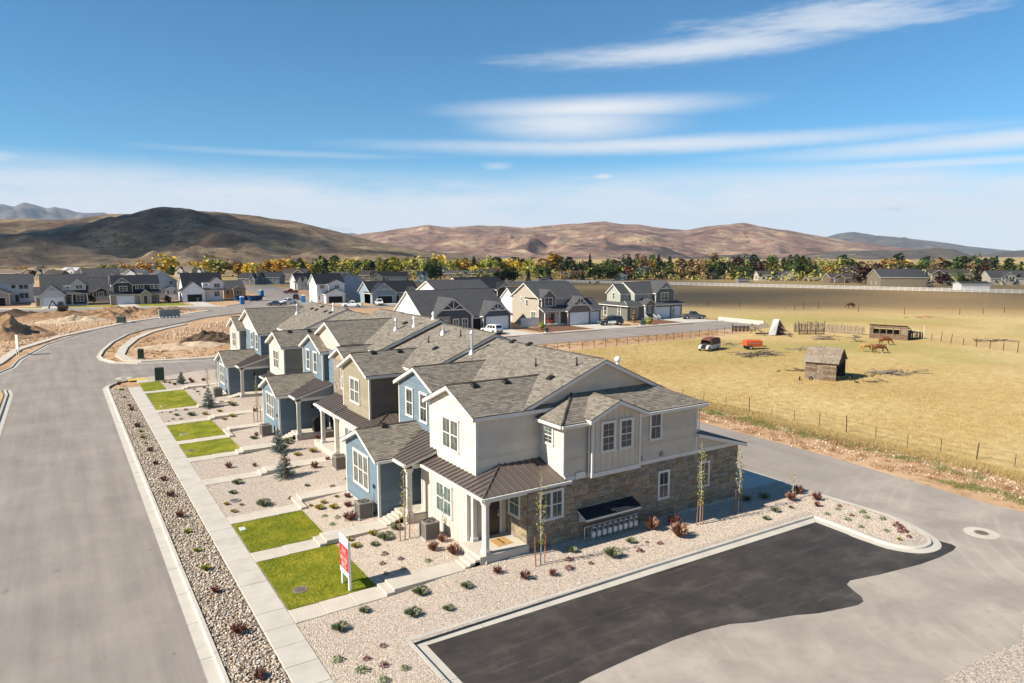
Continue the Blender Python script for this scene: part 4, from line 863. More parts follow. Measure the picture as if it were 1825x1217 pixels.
# gas meters under their little roof
GM = mat('meter_grey', (.50, .52, .54), .4, .5, metal=.3)
b = MB(); b.tube([(22.35, 27.75, .1), (22.35, 27.75, 1.05), (26.1, 27.75, 1.05)], .035); b.tube([(22.35, 27.75, .42), (25.9, 27.75, .42)], .03)
for i in range(10): b.tube([(22.6 + i * .37, 27.75, 1.05), (22.6 + i * .37, 27.75, .42)], .014)
tag(b.build('gas_manifold', STEEL), 'galvanised pipe frame behind the row of gas meters', 'pipework')
G0 = thing('gas_meter', 'x', 'gas meter', (22.8, 27.62, .45)); b = MB(); b.loft([[(x * s, y * .09, z) for x, y in ((-1, -1), (1, -1), (1, 1), (-1, 1))] for s, z in ((.06, .0), (.13, .06), (.13, .26), (.07, .34))]); b.build('meter_body', GM, G0, off=(0, 0, 0))
b = MB(); b.cyl((0, -.09, .16), (0, -.115, .16), .07, .07, 12); b.build('dial', mat('dial_white', (.75, .75, .72), .4), G0, off=(0, 0, 0)); b = MB(); b.tube([(-.07, 0, .3), (-.07, 0, .5), (.09, .08, .6)], .02); b.cyl((.09, .0, .5), (.09, 0, .58), .08, .08, 10); b.build('regulator', GM, G0, off=(0, 0, 0))
for i in range(9):
    l = '%s gas meter of the row under the small roof on the stone wall' % ('leftmost', 'second', 'third', 'fourth', 'middle', 'sixth', 'seventh', 'eighth', 'rightmost')[i]
    if i: dup(G0, None, (22.8 + i * .37, 27.62, .45), label=l, group='gas meters in a row')
    else: G0['label'] = l; G0['group'] = 'gas meters in a row'
# mat and grill
b = MB(); b.bev(17.55, 28.55, .822, 18.45, 29.45, .845, .008); dm = tag(b.build('doormat', mat('coir', (.42, .25, .09), .95, var=.2, vs=20)), 'tan doormat on the porch of the nearest cream townhouse', 'doormat')
b = MB()
for i in range(7): b.box(17.95, 28.7 + i * .1, .846, 18.06, 28.76 + i * .1, .849)
b.build('mat_lettering', BLACK, dm)
T = thing('barbecue', 'black covered barbecue on the porch of the middle blue townhouse', 'barbecue', (17.3, 55.95, .92), 0); b = MB(); b.loft([[(x * w_, y * d_, z) for x, y in ((-1, -1), (1, -1), (1, 1), (-1, 1))] for w_, d_, z in ((.5, .3, 0), (.55, .32, .8), (.42, .3, 1.05), (.2, .2, 1.2))]); b.build('grill_cover', BLACK, T, off=(0, 0, 0))
b = MB(); b.cyl((.3, -.3, .04), (.3, -.36, .04), .08, .08, 8); b.build('wheel', BLACK, T, off=(0, 0, 0))
# ---------------------------------------------------------------- hills, haze, clouds that throw the shade
def fbm(a, b, seed, oct=5):
    r = np.zeros_like(a); amp = 1.; f = 1.; g = np.random.default_rng(seed)
    for _ in range(oct):
        n = 64; tab = g.random((n, n)); x = (a * f) % n; y = (b * f) % n; i = x.astype(int); j = y.astype(int); u = x - i; v = y - j; u = u * u * (3 - 2 * u); v = v * v * (3 - 2 * v); i1 = (i + 1) % n; j1 = (j + 1) % n
        r += amp * ((tab[i, j] * (1 - u) + tab[i1, j] * u) * (1 - v) + (tab[i, j1] * (1 - u) + tab[i1, j1] * u) * v - .5); amp *= .5; f *= 2.03
    return r
def m_hill(cols, sc, dots):
    def f(t, p):
        n = t.noise(p, sc, 8, .68); n2 = t.noise(p, sc * 5, 6, .7); n3 = t.noise(p, sc * 1.7, 5, .6, .8); nd = t.noise(p, dots, 3, .6)
        c = t.ramp(t.math('ADD', t.math('MULTIPLY', n, .6), t.math('MULTIPLY', n2, .4)), [(.40, cols[0]), (.47, cols[1]), (.53, cols[2]), (.60, cols[3])])
        c = t.mix(t.math('MULTIPLY', t.smooth(n3, .5, .66), .6), c, cols[4])
        c = t.mix(t.math('MULTIPLY', t.smooth(nd, .56, .64), .8), c, cols[5])
        return c, n2, .9, .5 / sc * .03
    return f
def hills(name, prof, D, depth, m, rough, seed, foot=-4., na=220, nt=46, back=.6, pw=1.15):
    az = [math.atan2(ray(x, 453).x, ray(x, 453).y) for x, y in prof]; hh = [(453 - y) / FPX * D * 1.0 + CAM_H for x, y in prof]
    A = np.linspace(az[0], az[-1], na); Hc = np.interp(A, az, hh)
    T = np.concatenate([np.linspace(0, 1, nt), 1 + np.linspace(.08, 1, 8) * back]); AA, TT = np.meshgrid(A, T)
    k = depth / D; rr = D - depth + depth * TT
    u_ = AA * D / (depth * .30) + 20; v_ = TT * 3.3 + seed; wx = fbm(u_ * .7, v_ * .7, seed + 2, 3) * .9; sp_ = fbm(u_ + wx, v_ - wx, seed); rg = 1 - 2.2 * np.abs(fbm(u_ * .8 + wx * .6, v_ * .45 + wx, seed + 5, 4)); rg = np.clip(rg, 0, 1)
    up = np.clip(TT, 0, 1) ** pw; dn = np.where(TT > 1, 1 - ((TT - 1) / back) ** 1.2, 1)
    env = np.sin(np.clip(TT, 0, 1) * math.pi) ** .8
    z = Hc[None] * up * dn * 1.0 + Hc[None] * env * rough * (sp_ * 1.3 + (rg - .6) * .95) + foot * (1 - np.clip(TT, 0, 1) * 3).clip(0, 1)
    z += (fbm(u_ * 5, v_ * 5, seed + 9, 3) * rough * .10 + fbm(u_ * 1.7 + 9, v_ * 1.7, seed + 15, 4) * .05) * Hc[None] * np.clip(TT * 3, 0, 1)
    V = np.stack([np.sin(AA) * rr, np.cos(AA) * rr, z], -1).reshape(-1, 3); n_ = na; i = np.arange(len(T) - 1)[:, None] * n_ + np.arange(n_ - 1)[None]
    F = np.stack([i, i + 1, i + n_ + 1, i + n_], -1).reshape(-1, 4); o = fast(name, V, F, m, 'structure'); o.data.polygons.foreach_set('use_smooth', [True] * len(o.data.polygons)); return o
HM1 = sheetmat('brush_hill', m_hill([(.06, .048, .036), (.12, .088, .056), (.20, .145, .085), (.30, .225, .13), (.16, .075, .05), (.026, .027, .016)], .011, .11), rough=1)
HM2 = sheetmat('dry_range', m_hill([(.08, .05, .04), (.175, .108, .082), (.255, .168, .118), (.40, .30, .175), (.19, .082, .064), (.045, .042, .026)], .0045, .045), rough=1)
HM3 = sheetmat('cloud_shaded_hill', m_hill([(.05, .045, .04), (.075, .065, .055), (.10, .085, .065), (.16, .13, .085), (.08, .06, .05), (.03, .03, .025)], .007, .06), rough=1)  # cloud shadow on the low dark hills is put into these colours
HM4 = sheetmat('far_range', m_hill([(.055, .06, .06), (.085, .085, .08), (.12, .11, .095), (.16, .14, .115), (.09, .08, .075), (.04, .05, .045)], .0012, .01), rough=1)
hills('hill', [(-420, 440), (-200, 418), (0, 405), (50, 402), (95, 403), (140, 401), (200, 394), (260, 391), (300, 389), (325, 385), (345, 383), (375, 386), (420, 386), (470, 391), (520, 398), (580, 409), (640, 424), (700, 437), (760, 447), (830, 455), (920, 462)], 1750, 900, HM1, .30, 3, na=320, nt=60)
hills('hill', [(540, 440), (600, 424), (650, 417), (700, 411), (740, 406), (765, 403), (800, 407), (850, 402), (890, 402), (930, 405), (1000, 401), (1040, 400), (1075, 397), (1110, 402), (1135, 402), (1180, 407), (1220, 412), (1255, 406), (1290, 405), (1325, 403), (1360, 409), (1400, 413), (1440, 421), (1500, 431), (1560, 438), (1640, 446), (1720, 455)], 4600, 2500, HM2, .36, 8, na=420, nt=64, pw=1.5)
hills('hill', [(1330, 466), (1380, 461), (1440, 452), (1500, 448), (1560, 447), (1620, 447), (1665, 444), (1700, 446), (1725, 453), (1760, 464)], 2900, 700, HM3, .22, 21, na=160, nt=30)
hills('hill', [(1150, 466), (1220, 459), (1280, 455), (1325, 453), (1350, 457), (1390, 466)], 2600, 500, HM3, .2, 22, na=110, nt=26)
hills('hill', [(640, 466), (760, 456), (880, 459), (980, 455), (1080, 459), (1200, 466)], 3000, 700, HM2, .3, 31, na=150, nt=26)
hills('hill', [(-400, 392), (-120, 388), (-30, 384), (15, 381), (32, 384), (50, 379), (62, 380), (90, 387), (104, 384), (140, 392), (165, 391), (188, 390), (230, 398), (330, 410), (560, 418), (585, 413), (610, 419), (632, 418), (680, 430)], 14500, 4500, HM4, .4, 41, na=300, nt=30)
hills('hill', [(1380, 440), (1460, 428), (1490, 421), (1520, 418), (1560, 424), (1585, 425), (1620, 429), (1660, 433), (1720, 441), (1780, 446), (1900, 455)], 9500, 3000, HM4, .35, 51, na=180, nt=30)
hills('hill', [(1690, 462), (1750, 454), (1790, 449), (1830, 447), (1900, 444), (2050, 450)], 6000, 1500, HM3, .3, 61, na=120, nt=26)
CLM = mat('cloud_white', (.85, .86, .88), 1, 0); t = NT(CLM.node_tree); tr_ = t.node('ShaderNodeBsdfTransparent'); mx = t.node('ShaderNodeMixShader'); mx.inputs[0].default_value = .11
t.l.new(tr_.outputs[0], mx.inputs[1]); t.l.new(t.n['Principled BSDF'].outputs[0], mx.inputs[2]); t.l.new(mx.outputs[0], t.n['Material Output'].inputs[0])
def cloud(cx, cy, L, Wd, ang, h=1500, seed=1):
    g = random.Random(seed); b = MB(); off = Vector((SUN_D.x, SUN_D.y, 0)) * (h / math.tan(SUN_EL))
    ca, sa = math.cos(ang), math.sin(ang)
    for i in range(70):
        u, v = g.uniform(-1, 1), g.uniform(-1, 1)
        if u * u + v * v > 1: continue
        x, y = u * L, v * Wd; s = g.uniform(.25, .6) * min(L, Wd)
        b.ball((cx + x * ca - y * sa + off.x, cy + x * sa + y * ca + off.y, h + s * .25), s * 1.3, s * 1.3, s * .4, 10, 6)
    return b.build('cloud', CLM, kind='structure', smooth=True)
cloud(60, 1330, 330, 230, .1, 1500, 3); cloud(330, 1120, 210, 40, -.5, 1500, 6)
cloud(228, 205, 235, 82, -.80, 1500, 4); cloud(250, 470, 420, 60, -.75, 1500, 5); cloud(1900, 1900, 480, 140, -.8, 1500, 9)
hz = MB(); hz.box(-16500, -1500, -2.5, 16500, 16500, 1050); HZM = bpy.data.materials.new('thin_haze'); HZM.use_nodes = True; t = NT(HZM.node_tree); t.n.clear()
pv = t.node('ShaderNodeVolumePrincipled'); pv.inputs['Color'].default_value = (.64, .79, 1, 1); pv.inputs['Density'].default_value = 2.9e-5; pv.inputs['Anisotropy'].default_value = 0
t.l.new(pv.outputs[0], t.node('ShaderNodeOutputMaterial').inputs['Volume']); hz.build('haze', HZM, kind='stuff')

# ---------------------------------------------------------------- the new subdivision beyond the row
WRAP = mat('house_wrap', (.66, .67, .70), .5, .4, var=.1, vs=1.2); OSB = mat('sheathing_board', (.46, .27, .12), .8, var=.2, vs=2); NAVY = paint('navy_siding', (.02, .04, .07)); SLATE = paint('slate_siding', (.075, .095, .115)); LTGREY = paint('pale_grey_siding', (.46, .48, .51))
LTBLUE = paint('pale_blue_siding', (.52, .60, .62)); STEELB = paint('steel_blue_siding', (.22, .30, .34)); DKGREY = paint('dark_grey_siding', (.05, .05, .052)); TAUPED = paint('taupe_dark', (.17, .14, .115)); SANDB = paint('sand_siding', (.37, .325, .255)); SAGE = paint('sage_siding', (.33, .335, .28)); SAGED = paint('dark_sage', (.14, .145, .125)); PALE = paint('pale_stucco', (.70, .68, .65)); STONEF = mat('stone_veneer', (.30, .26, .22), .9, var=.4, vs=4); GARW = paint('garage_white', (.62, .63, .66)); INSIDE = mat('dark_interior', (.012, .012, .012), .9)
def vol(T, x0, x1, y0, y1, zb, ze, axis, pitch, wall, roof=None, oh=.45, gable=None, zr=None, gmat=None):
    """walls with a pitched roof; ridge along 'x' or 'y' (None: flat top, no roof)"""
    roof = roof or CHARC; b = MB(); b.box(x0, y0, zb, x1, y1, ze)
    if axis == 'x': rise = (y1 - y0) / 2 * pitch; ym = (y0 + y1) / 2; b.prism([(x0, y0, ze), (x0, y1, ze), (x0, ym, ze + rise)], (x1 - x0, 0, 0))
    elif axis == 'y': rise = (x1 - x0) / 2 * pitch; xm = (x0 + x1) / 2; b.prism([(x0, y0, ze), (x1, y0, ze), (xm, y0, ze + rise)], (0, y1 - y0, 0))
    b.build('wall', wall, T); 
    if not axis: return
    r = Roof(T, roof, thick=.22, expo=.3, lip=.02)
    if axis == 'x': r.gable_x(x0 - oh, x1 + oh, ym, (y1 - y0) / 2 + oh, ze + rise + .22, pitch)
    else: r.gable_y(y0 - oh, y1 + oh, xm, (x1 - x0) / 2 + oh, ze + rise + .22, pitch)
    r.done('roof')
def truss(T, pl, uc, half, zt, pitch):
    """white decorative king-post frame in a front gable facing -Y"""
    w = half * .62; zc = zt - w * pitch; b = MB(); FB(b, '-Y', pl, uc - w, uc + w, zc - .12, zc + .1, .25, .4); b.build('gable_beam', WHITE, T)
    for pts in ([(uc, zc + .1), (uc, zt - .15)], [(uc - .1, zc + .1), (uc - w * .55, zc + w * .42 * pitch + .05)], [(uc + .1, zc + .1), (uc + w * .55, zc + w * .42 * pitch + .05)]):
        b = MB(); b.cyl((pts[0][0], pl - .32, pts[0][1]), (pts[1][0], pl - .32, pts[1][1]), .1, .1, 4); b.build('gable_brace', WHITE, T)
def garage(T, face, pl, u0, u1, z0, z1, m=None, opened=False):
    b = MB(); FB(b, face, pl, u0 - .15, u0, z0, z1 + .15, 0, .06); FB(b, face, pl, u1, u1 + .15, z0, z1 + .15, 0, .06); FB(b, face, pl, u0, u1, z1, z1 + .15, 0, .06); b.build('garage_frame', WHITE, T)
    b = MB(); FB(b, face, pl, u0, u1, z0, z1, -.01 if False else .002, .02)
    o = b.build('garage_door' if not opened else 'garage_opening', INSIDE if opened else (m or GARW), T)
    if not opened:
        n = 4; h = (z1 - z0) / n
        for i in range(n): k = MB(); FB(k, face, pl, u0 + .03, u1 - .03, z0 + i * h + .02, z0 + (i + 1) * h - .02, .02, .045); k.build('door_panel', m or GARW, o)
def corners(T, items): trimbox(T, [], 'x') if False else [trimbox(T, [q], 'corner_board') for q in items]
def win2(T, face, pl, u0, u1, z0, z1, cols=2, frame=None): return window(T, face, pl, u0, u1, z0, z1, cols, trim=.16, frame=frame, simple=True, gl=R.choice([0, 1, 1, 2]))
def front_gable(T, x0, x1, y0, y1, ze, pitch, wall, roof, board=True, zb=0., tr=True, oh=.4):
    vol(T, x0, x1, y0, y1, zb, ze, 'y', pitch, wall, roof, oh)
    xm = (x0 + x1) / 2; zt = ze + (x1 - x0) / 2 * pitch
    if board: batten_wall(T, '-Y', y0 - .02, [(x0 + .1, max(zb, ze - .6)), (x1 - .1, max(zb, ze - .6)), (x1 - .1, ze), (xm, zt - .1), (x0 + .1, ze)], wall, .5, single=False)
    if tr: truss(T, y0, xm, (x1 - x0) / 2, zt, pitch)
    trimbox(T, [(x0 - .05, y0 - .05, zb, x0 + .1, y0 + .1, ze)]); trimbox(T, [(x1 - .1, y0 - .05, zb, x1 + .05, y0 + .1, ze)])
def post(T, x, y, z0, z1, w=.28): b = MB(); b.box(x - w / 2, y - w / 2, z0, x + w / 2, y + w / 2, z1); b.box(x - w * .7, y - w * .7, z0, x + w * .7, y + w * .7, z0 + .3); return b.build('column', WHITE, T)
HG = 'new houses of the subdivision'
# grey-blue ranch house behind the row
T = thing('house', 'slate blue single storey house with two trussed gables and a pale blue end wall', 'house', (70, 128, 0), 0, HG)
vol(T, 58.8, 78, 122.6, 137.4, 0, 2.9, 'x', .66, LTBLUE, CHARC, .35); front_gable(T, 71.3, 77.7, 121.4, 127, 3.1, .78, SLATE, CHARC); garage(T, '-Y', 121.37, 72.0, 77.0, .1, 2.65); front_gable(T, 60.6, 68.8, 121.9, 128, 3.2, .82, SLATE, CHARC)
b = MB(); b.box(60.5, 121.6, 0, 64.0, 121.95, 3.3); b.build('stone_front', STONEF, T); vol(T, 68.7, 71.4, 122.2, 126, 0, 3.0, None, 0, SLATE); garage(T, '-Y', 122.15, 68.8, 71.1, .1, 2.5, opened=True); win2(T, '-Y', 121.58, 61.6, 63.2, 1, 2.5, 2)
for u in (64.6, 66.6): win2(T, '-Y', 121.86, u, u + 1.4, .7, 2.7, 2)
post(T, 68.8, 121.6, 0, 3.2)
T = thing('house', 'charcoal roofed house just behind the slate blue house, only its roof showing', 'house', (78, 148, 0), 0, HG); vol(T, 71.5, 85, 141, 153, 0, 6.5, 'x', .42, PALE, CHARC, .4)
for u in range(6): roof_vent(T, Vector((73.5 + u * 2, 145.5, 8.65)) - Vector((78, 148, 0)), (0, .42))
# beige two storey house
T = thing('house', 'beige two storey house with taupe garage gable, cream side and red chair on its porch', 'house', (93, 126, 0), 0, HG)
vol(T, 85.9, 97.5, 123.1, 133.6, 0, 5.9, 'x', .56, SANDB, CHARC, .4); vol(T, 87.2, 97, 133.5, 141, 0, 4.6, 'x', .75, PALE, CHARC, .3); front_gable(T, 86.3, 89.9, 122.5, 128, 6.0, .9, TAUPED, CHARC, zb=3.9, tr=False); win2(T, '-Y', 122.45, 86.9, 89.1, 4.2, 6.1)
front_gable(T, 91.8, 98.1, 120.6, 128, 3.3, .88, TAUPED, CHARC); garage(T, '-Y', 120.55, 92.4, 97.3, .1, 2.6); vol(T, 98.1, 101.4, 121.2, 128, 0, 3.2, 'x', .6, TAUPED, CHARC, .35); garage(T, '-Y', 121.15, 98.6, 100.7, .1, 2.5)
r = Roof(T, CHARC, expo=.3); r.slope([(85.6, 120.9, 3.3), (92, 120.9, 3.3), (92, 123.3, 4.4), (85.6, 123.3, 4.4)]); r.done('porch_roof'); b = MB(); b.box(86.1, 121.2, 0, 91.8, 123.1, .45); b.build('porch_slab', CONC2, T); post(T, 86.4, 121.4, .45, 3.1); post(T, 90.1, 121.4, .45, 3.1)
door(T, '-Y', 123.08, 89, 90, .5, 2.6); win2(T, '-Y', 123.08, 86.8, 88.3, 1, 2.8); b = MB(); b.box(90.2, 123.0, 0, 91.8, 123.1, 3); b.build('porch_wall', PALE, T)
win2(T, '-X', 85.9, 124.0, 126.0, .9, 3.1); win2(T, '-X', 85.9, 126.9, 128.1, 3.9, 5.5, 1); win2(T, '-X', 85.9, 129.3, 130.1, 5.0, 6.0, 1); win2(T, '-X', 85.9, 132.2, 133.0, 5.2, 6.2, 1); trimbox(T, [(85.86, 123.05, 0, 86.0, 123.2, 5.9)])
# sage house
T = thing('house', 'sage green two storey house with white trim, white porch rail and three garage doors', 'house', (118, 126, 0), 0, HG)
vol(T, 113.6, 126, 123.6, 131, 2, 6.1, 'x', .62, SAGE, CHARC, .4); vol(T, 110.8, 114, 125.4, 130.2, 2.5, 6.1, 'x', .8, SAGE, CHARC, .35); front_gable(T, 119.4, 125.4, 122.6, 128, 6.2, .84, SAGED, CHARC, zb=3.6); win2(T, '-Y', 122.55, 120.9, 123.4, 4.2, 6.2)
vol(T, 110, 127.6, 122.0, 132, 0, 3.4, None, 0, SAGED); r = Roof(T, CHARC, expo=.3); r.slope([(109.4, 121.2, 3.45), (128.1, 121.2, 3.45), (126, 124.2, 4.5), (111, 124.2, 4.5)]); r.slope([(128.1, 121.2, 3.45), (128.1, 132.2, 3.45), (125.6, 130, 4.6), (125.6, 124.2, 4.6)]); r.slope([(109.4, 121.2, 3.45), (109.4, 132.2, 3.45), (111.5, 130, 4.4), (111.5, 124.2, 4.4)]); r.done('skirt_roof')
garage(T, '-Y', 121.97, 118.3, 123.3, .1, 2.6); garage(T, '-Y', 121.97, 124.2, 126.9, .1, 2.6); win2(T, '-Y', 121.97, 110.9, 113.2, .9, 3.0); r = Roof(T, CHARC, expo=.3); r.gable_y(120.6, 124.5, 116, 1.9, 4.9, .7); r.done('porch_roof'); b = MB(); b.prism([(114.6, 120.9, 3.5), (117.4, 120.9, 3.5), (116, 120.9, 4.4)], (0, .2, 0)); b.build('porch_gable', TAUPED, T)
for x in (114.5, 117.6): post(T, x, 120.9, .6, 3.4)
b = MB(); b.box(114.2, 120.7, 0, 117.8, 122, .6); b.build('porch_slab', CONC2, T); win2(T, '-Y', 121.97, 116.3, 117.3, 1.4, 3); door(T, '-Y', 121.96, 114.9, 115.8, .62, 2.7)
for x in (114.1, 116.6, 117.7):
    b = MB(); b.prism([(x, 120.7, 1.5), (x, 119.2, .75), (x, 119.2, .6), (x, 120.7, 1.35)], (.08, 0, 0)); 
    for i in range(5): b.box(x, 120.6 - i * .33, .1, x + .05, 120.65 - i * .33, 1.4 - i * .16)
    b.build('porch_rail', WHITE, T)
for u in (112.0, 113.0): win2(T, '-Y', 123.57 if u > 113.5 else 125.36, u, u + .8, 4.8, 6.2, 1)
for u in (115.6, 117.0): win2(T, '-Y', 123.57, u, u + .8, 4.8, 6.2, 1)
win2(T, '-X', 110.8, 127.2, 128.3, 4.6, 6.3, 1); win2(T, '-X', 110, 124.2, 125.3, .9, 3, 1); win2(T, '-X', 110, 129, 130.4, .7, 3, 1)
# left hand street
T = thing('house', 'white two storey house at the left edge with dark window pairs', 'house', (-11, 275, 0), 0, HG); vol(T, -21, -6.3, 272, 281, 0, 5.9, 'x', .62, PALE, CHARC, .3)
for u, zz in ((-11.9, 4.6), (-9.9, 4.4), (-8.6, 4.4), (-9.9, 1.5), (-8.6, 1.5)): win2(T, '-Y', 271.97, u, u + 1.0, zz, zz + 1.5, 2, DARKT)
door(T, '-Y', 271.96, -11.1, -10.2, .3, 2.5); front_gable(T, -20, -12, 258, 272.2, 3.4, .45, GREYS, CHARC, tr=False); garage(T, '-Y', 257.95, -18.5, -13, .1, 2.4, INSIDE)
T = thing('house', 'navy and pale grey house with a wide white garage door left of the excavator', 'house', (2, 252, 0), 0, HG); vol(T, -4.2, 7.6, 250.2, 260, 0, 3.3, None, 0, NAVY); vol(T, -3.8, 7.8, 251, 261, 3, 4.6, 'x', .88, LTGREY, CHARC, .4); front_gable(T, -4, 1.9, 247.6, 253, 3.3, .9, LTGREY, CHARC); garage(T, '-Y', 247.56, -3.4, 1.5, .1, 2.5)
vol(T, -5.5, -3.9, 249, 256, 0, 3.2, 'x', .6, LTGREY, CHARC, .3); garage(T, '-Y', 248.97, -5.2, -4.3, .2, 2.5, TAUPED); front_gable(T, 3.9, 7.4, 249.6, 256, 6.1, .85, LTGREY, CHARC, zb=4.5, tr=False); win2(T, '-Y', 249.55, 4.7, 6.7, 4.8, 6.1); vol(T, 1.8, 3.9, 250.2, 255, 4.4, 5.8, None, 0, LTGREY); win2(T, '-Y', 250.17, 2.3, 3.3, 4.9, 5.8, 1)
r = Roof(T, CHARC, expo=.3); r.slope([(1.8, 248.6, 3.5), (7.9, 248.6, 3.5), (7.9, 251, 4.6), (1.8, 251, 4.6)]); r.done('porch_roof'); door(T, '-Y', 250.17, 2.4, 3.4, .4, 2.6); win2(T, '-Y', 250.17, 4.7, 6.9, 1.0, 3.0); post(T, 3.8, 248.9, .2, 3.4); post(T, 7.6, 248.9, .2, 3.4); b = MB(); b.box(1.9, 248.7, 0, 7.8, 250.2, .35); b.build('porch_slab', CONC2, T)
T = thing('house', 'navy gabled cottage behind a white vinyl fence', 'house', (11, 269, 0), 0, HG); vol(T, 8, 14.4, 267, 276, 0, 3.6, 'x', .85, NAVY, CHARC, .35); front_gable(T, 10.7, 13.8, 265.9, 268, 3.4, .55, NAVY, CHARC, board=False, tr=False); win2(T, '-Y', 265.87, 11.3, 12.9, .8, 3.1); win2(T, '-Y', 266.95, 8.7, 10, 1.2, 3, 1)
T = thing('house', 'pale two storey house with a white gable rising behind the navy cottage', 'house', (15, 290, 0), 0, HG); vol(T, 8, 19, 285, 297, 0, 6.8, 'x', .55, PALE, CHARC, .4); front_gable(T, 14, 19.5, 284, 290, 6.4, .7, PALE, CHARC, board=False, tr=False); win2(T, '-Y', 283.95, 16.6, 17.6, 5.1, 6.6, 1)
T = thing('house', 'charcoal and stone house with a trussed gable over its white garage door', 'house', (20, 248, 0), 0, HG); vol(T, 14.3, 27, 247.2, 257, 0, 6.0, 'x', .5, DKGREY, BLACKR, .4); front_gable(T, 14.4, 19.6, 246, 252, 5.9, .8, DKGREY, BLACKR, zb=3.3); win2(T, '-Y', 245.95, 16, 18.2, 4, 5.6)
vol(T, 13.5, 21.4, 245.2, 250, 0, 3.0, None, 0, STONEF); garage(T, '-Y', 245.15, 15.2, 19.8, .1, 2.5); r = Roof(T, BLACKR, expo=.3); r.slope([(13.2, 244.7, 3.1), (27.4, 244.7, 3.1), (27.4, 247.4, 4.1), (13.2, 247.4, 4.1)]); r.done('skirt_roof'); front_gable(T, 21.5, 24.4, 244.4, 247, 3.0, .85, SANDB, BLACKR, board=False, tr=False); door(T, '-Y', 244.35, 22.4, 23.4, .2, 2.5)
for u in (20.4, 21.9, 24.6, 25.7): win2(T, '-Y', 247.17, u, u + 1, 4.5, 5.9, 1)
win2(T, '-Y', 246.9, 24.8, 26.4, .9, 2.4); vol(T, 24.4, 27, 246.9, 248, 0, 3, None, 0, STONEF)
T = thing('house', 'tall pale grey house with a broad plain gable and a small bay', 'house', (29, 265, 0), 0, HG); vol(T, 25.4, 34.2, 262, 275, 0, 6.3, 'y', .74, LTGREY, CHARC, .4); vol(T, 30.4, 34.2, 260.6, 262.2, 0, 3.6, 'y', .4, LTGREY, CHARC, .3)
for u in (30.7, 32.7): win2(T, '-Y', 260.57, u, u + 1.0, 2, 3.4, 1)
for u in (27.5, 31.8): win2(T, '-Y', 261.97, u, u + 1.3, 5, 6.5, 1)
T = thing('house', 'unfinished house in white wrap with a black roof and an open garage', 'house', (40, 250, 0), 0, HG); vol(T, 34.0, 46.2, 248.4, 258, 0, 3.4, None, 0, WRAP); vol(T, 34.4, 46.2, 249, 259, 3, 4.6, 'x', .86, WRAP, BLACKR, .4); front_gable(T, 33.5, 40.2, 246, 252, 3.5, .82, WRAP, BLACKR, board=False, tr=False); garage(T, '-Y', 245.95, 35.0, 39.3, .1, 2.4, opened=True)
front_gable(T, 42.2, 46.2, 247.4, 254, 6.0, .8, WRAP, BLACKR, board=False, zb=3.4, tr=False); win2(T, '-Y', 247.35, 43.2, 45.2, 4.3, 5.8); vol(T, 40, 42.4, 248, 252, 4.2, 5.9, None, 0, WRAP); win2(T, '-Y', 247.97, 40.6, 41.5, 5, 5.9, 1); r = Roof(T, BLACKR, expo=.3); r.slope([(39.6, 246.6, 3.7), (46.6, 246.6, 3.7), (46.6, 249, 4.6), (39.6, 249, 4.6)]); r.done('porch_roof'); win2(T, '-Y', 248.37, 43.4, 45.2, 1.4, 3.2); door(T, '-Y', 248.36, 41, 42, .2, 2.4, PALE)
T = thing('house', 'low unfinished house of bare tan sheathing under a dark hip roof', 'house', (51, 263, 0), 0, HG); vol(T, 48.6, 55.4, 260, 270, 0, 3.3, 'x', .5, OSB, CHARC, .4); vol(T, 51.6, 55.6, 258.8, 262, 0, 3.2, 'y', .5, OSB, CHARC, .3); win2(T, '-Y', 258.77, 52.4, 54.6, 1.2, 2.9); win2(T, '-Y', 259.97, 49.3, 50.6, 1.2, 2.9, 1)
# centre
T = thing('house', 'white wrapped two storey house under construction with a dark garage opening', 'house', (75, 222, 0), 0, HG); vol(T, 68.4, 77, 219, 227, 0, 6.0, 'x', .72, WRAP, BLACKR, .4); front_gable(T, 71.8, 76.9, 218, 224, 5.9, .45, WRAP, BLACKR, board=False, zb=2.5, tr=False); win2(T, '-Y', 217.95, 73.6, 75.3, 4.4, 5.6); win2(T, '-Y', 218.97, 69.3, 70.9, 4.4, 5.6); front_gable(T, 70.4, 76.4, 216.4, 220, 2.9, .45, WRAP, BLACKR, board=False, tr=False); garage(T, '-Y', 216.35, 71.2, 75.6, .1, 2.1, opened=True)
win2(T, '-Y', 218.97, 68.7, 69.4, .9, 2.4, 1)
T = thing('house', 'white sided house with a long sloping roof beside the wrapped house', 'house', (86, 234, 0), 0, HG); vol(T, 78.5, 91, 230, 240, .2, 4.6, 'y', .6, PALE, BLACKR, .3); vol(T, 78, 86, 227.5, 231, 0, 5.8, 'y', .7, LTGREY, BLACKR, .3); win2(T, '-Y', 229.96, 87.6, 88.3, 2.6, 3.4, 1)
T = thing('house', 'steel blue house with a trussed gable and a white pickup before its open garage', 'house', (90, 210, 0), 0, HG); vol(T, 81.6, 98, 208, 218, 0, 3.4, 'x', .62, STEELB, BLACKR, .4); front_gable(T, 81.6, 89.4, 206.5, 213, 3.3, .74, STEELB, BLACKR); garage(T, '-Y', 206.45, 83.3, 88.2, .1, 2.3, opened=True); front_gable(T, 93, 97.4, 207, 212, 3.3, .7, STEELB, BLACKR, tr=False); door(T, '-Y', 207.96, 90.2, 91.2, .1, 2.3); win2(T, '-Y', 206.95, 94.2, 96, .9, 2.6)
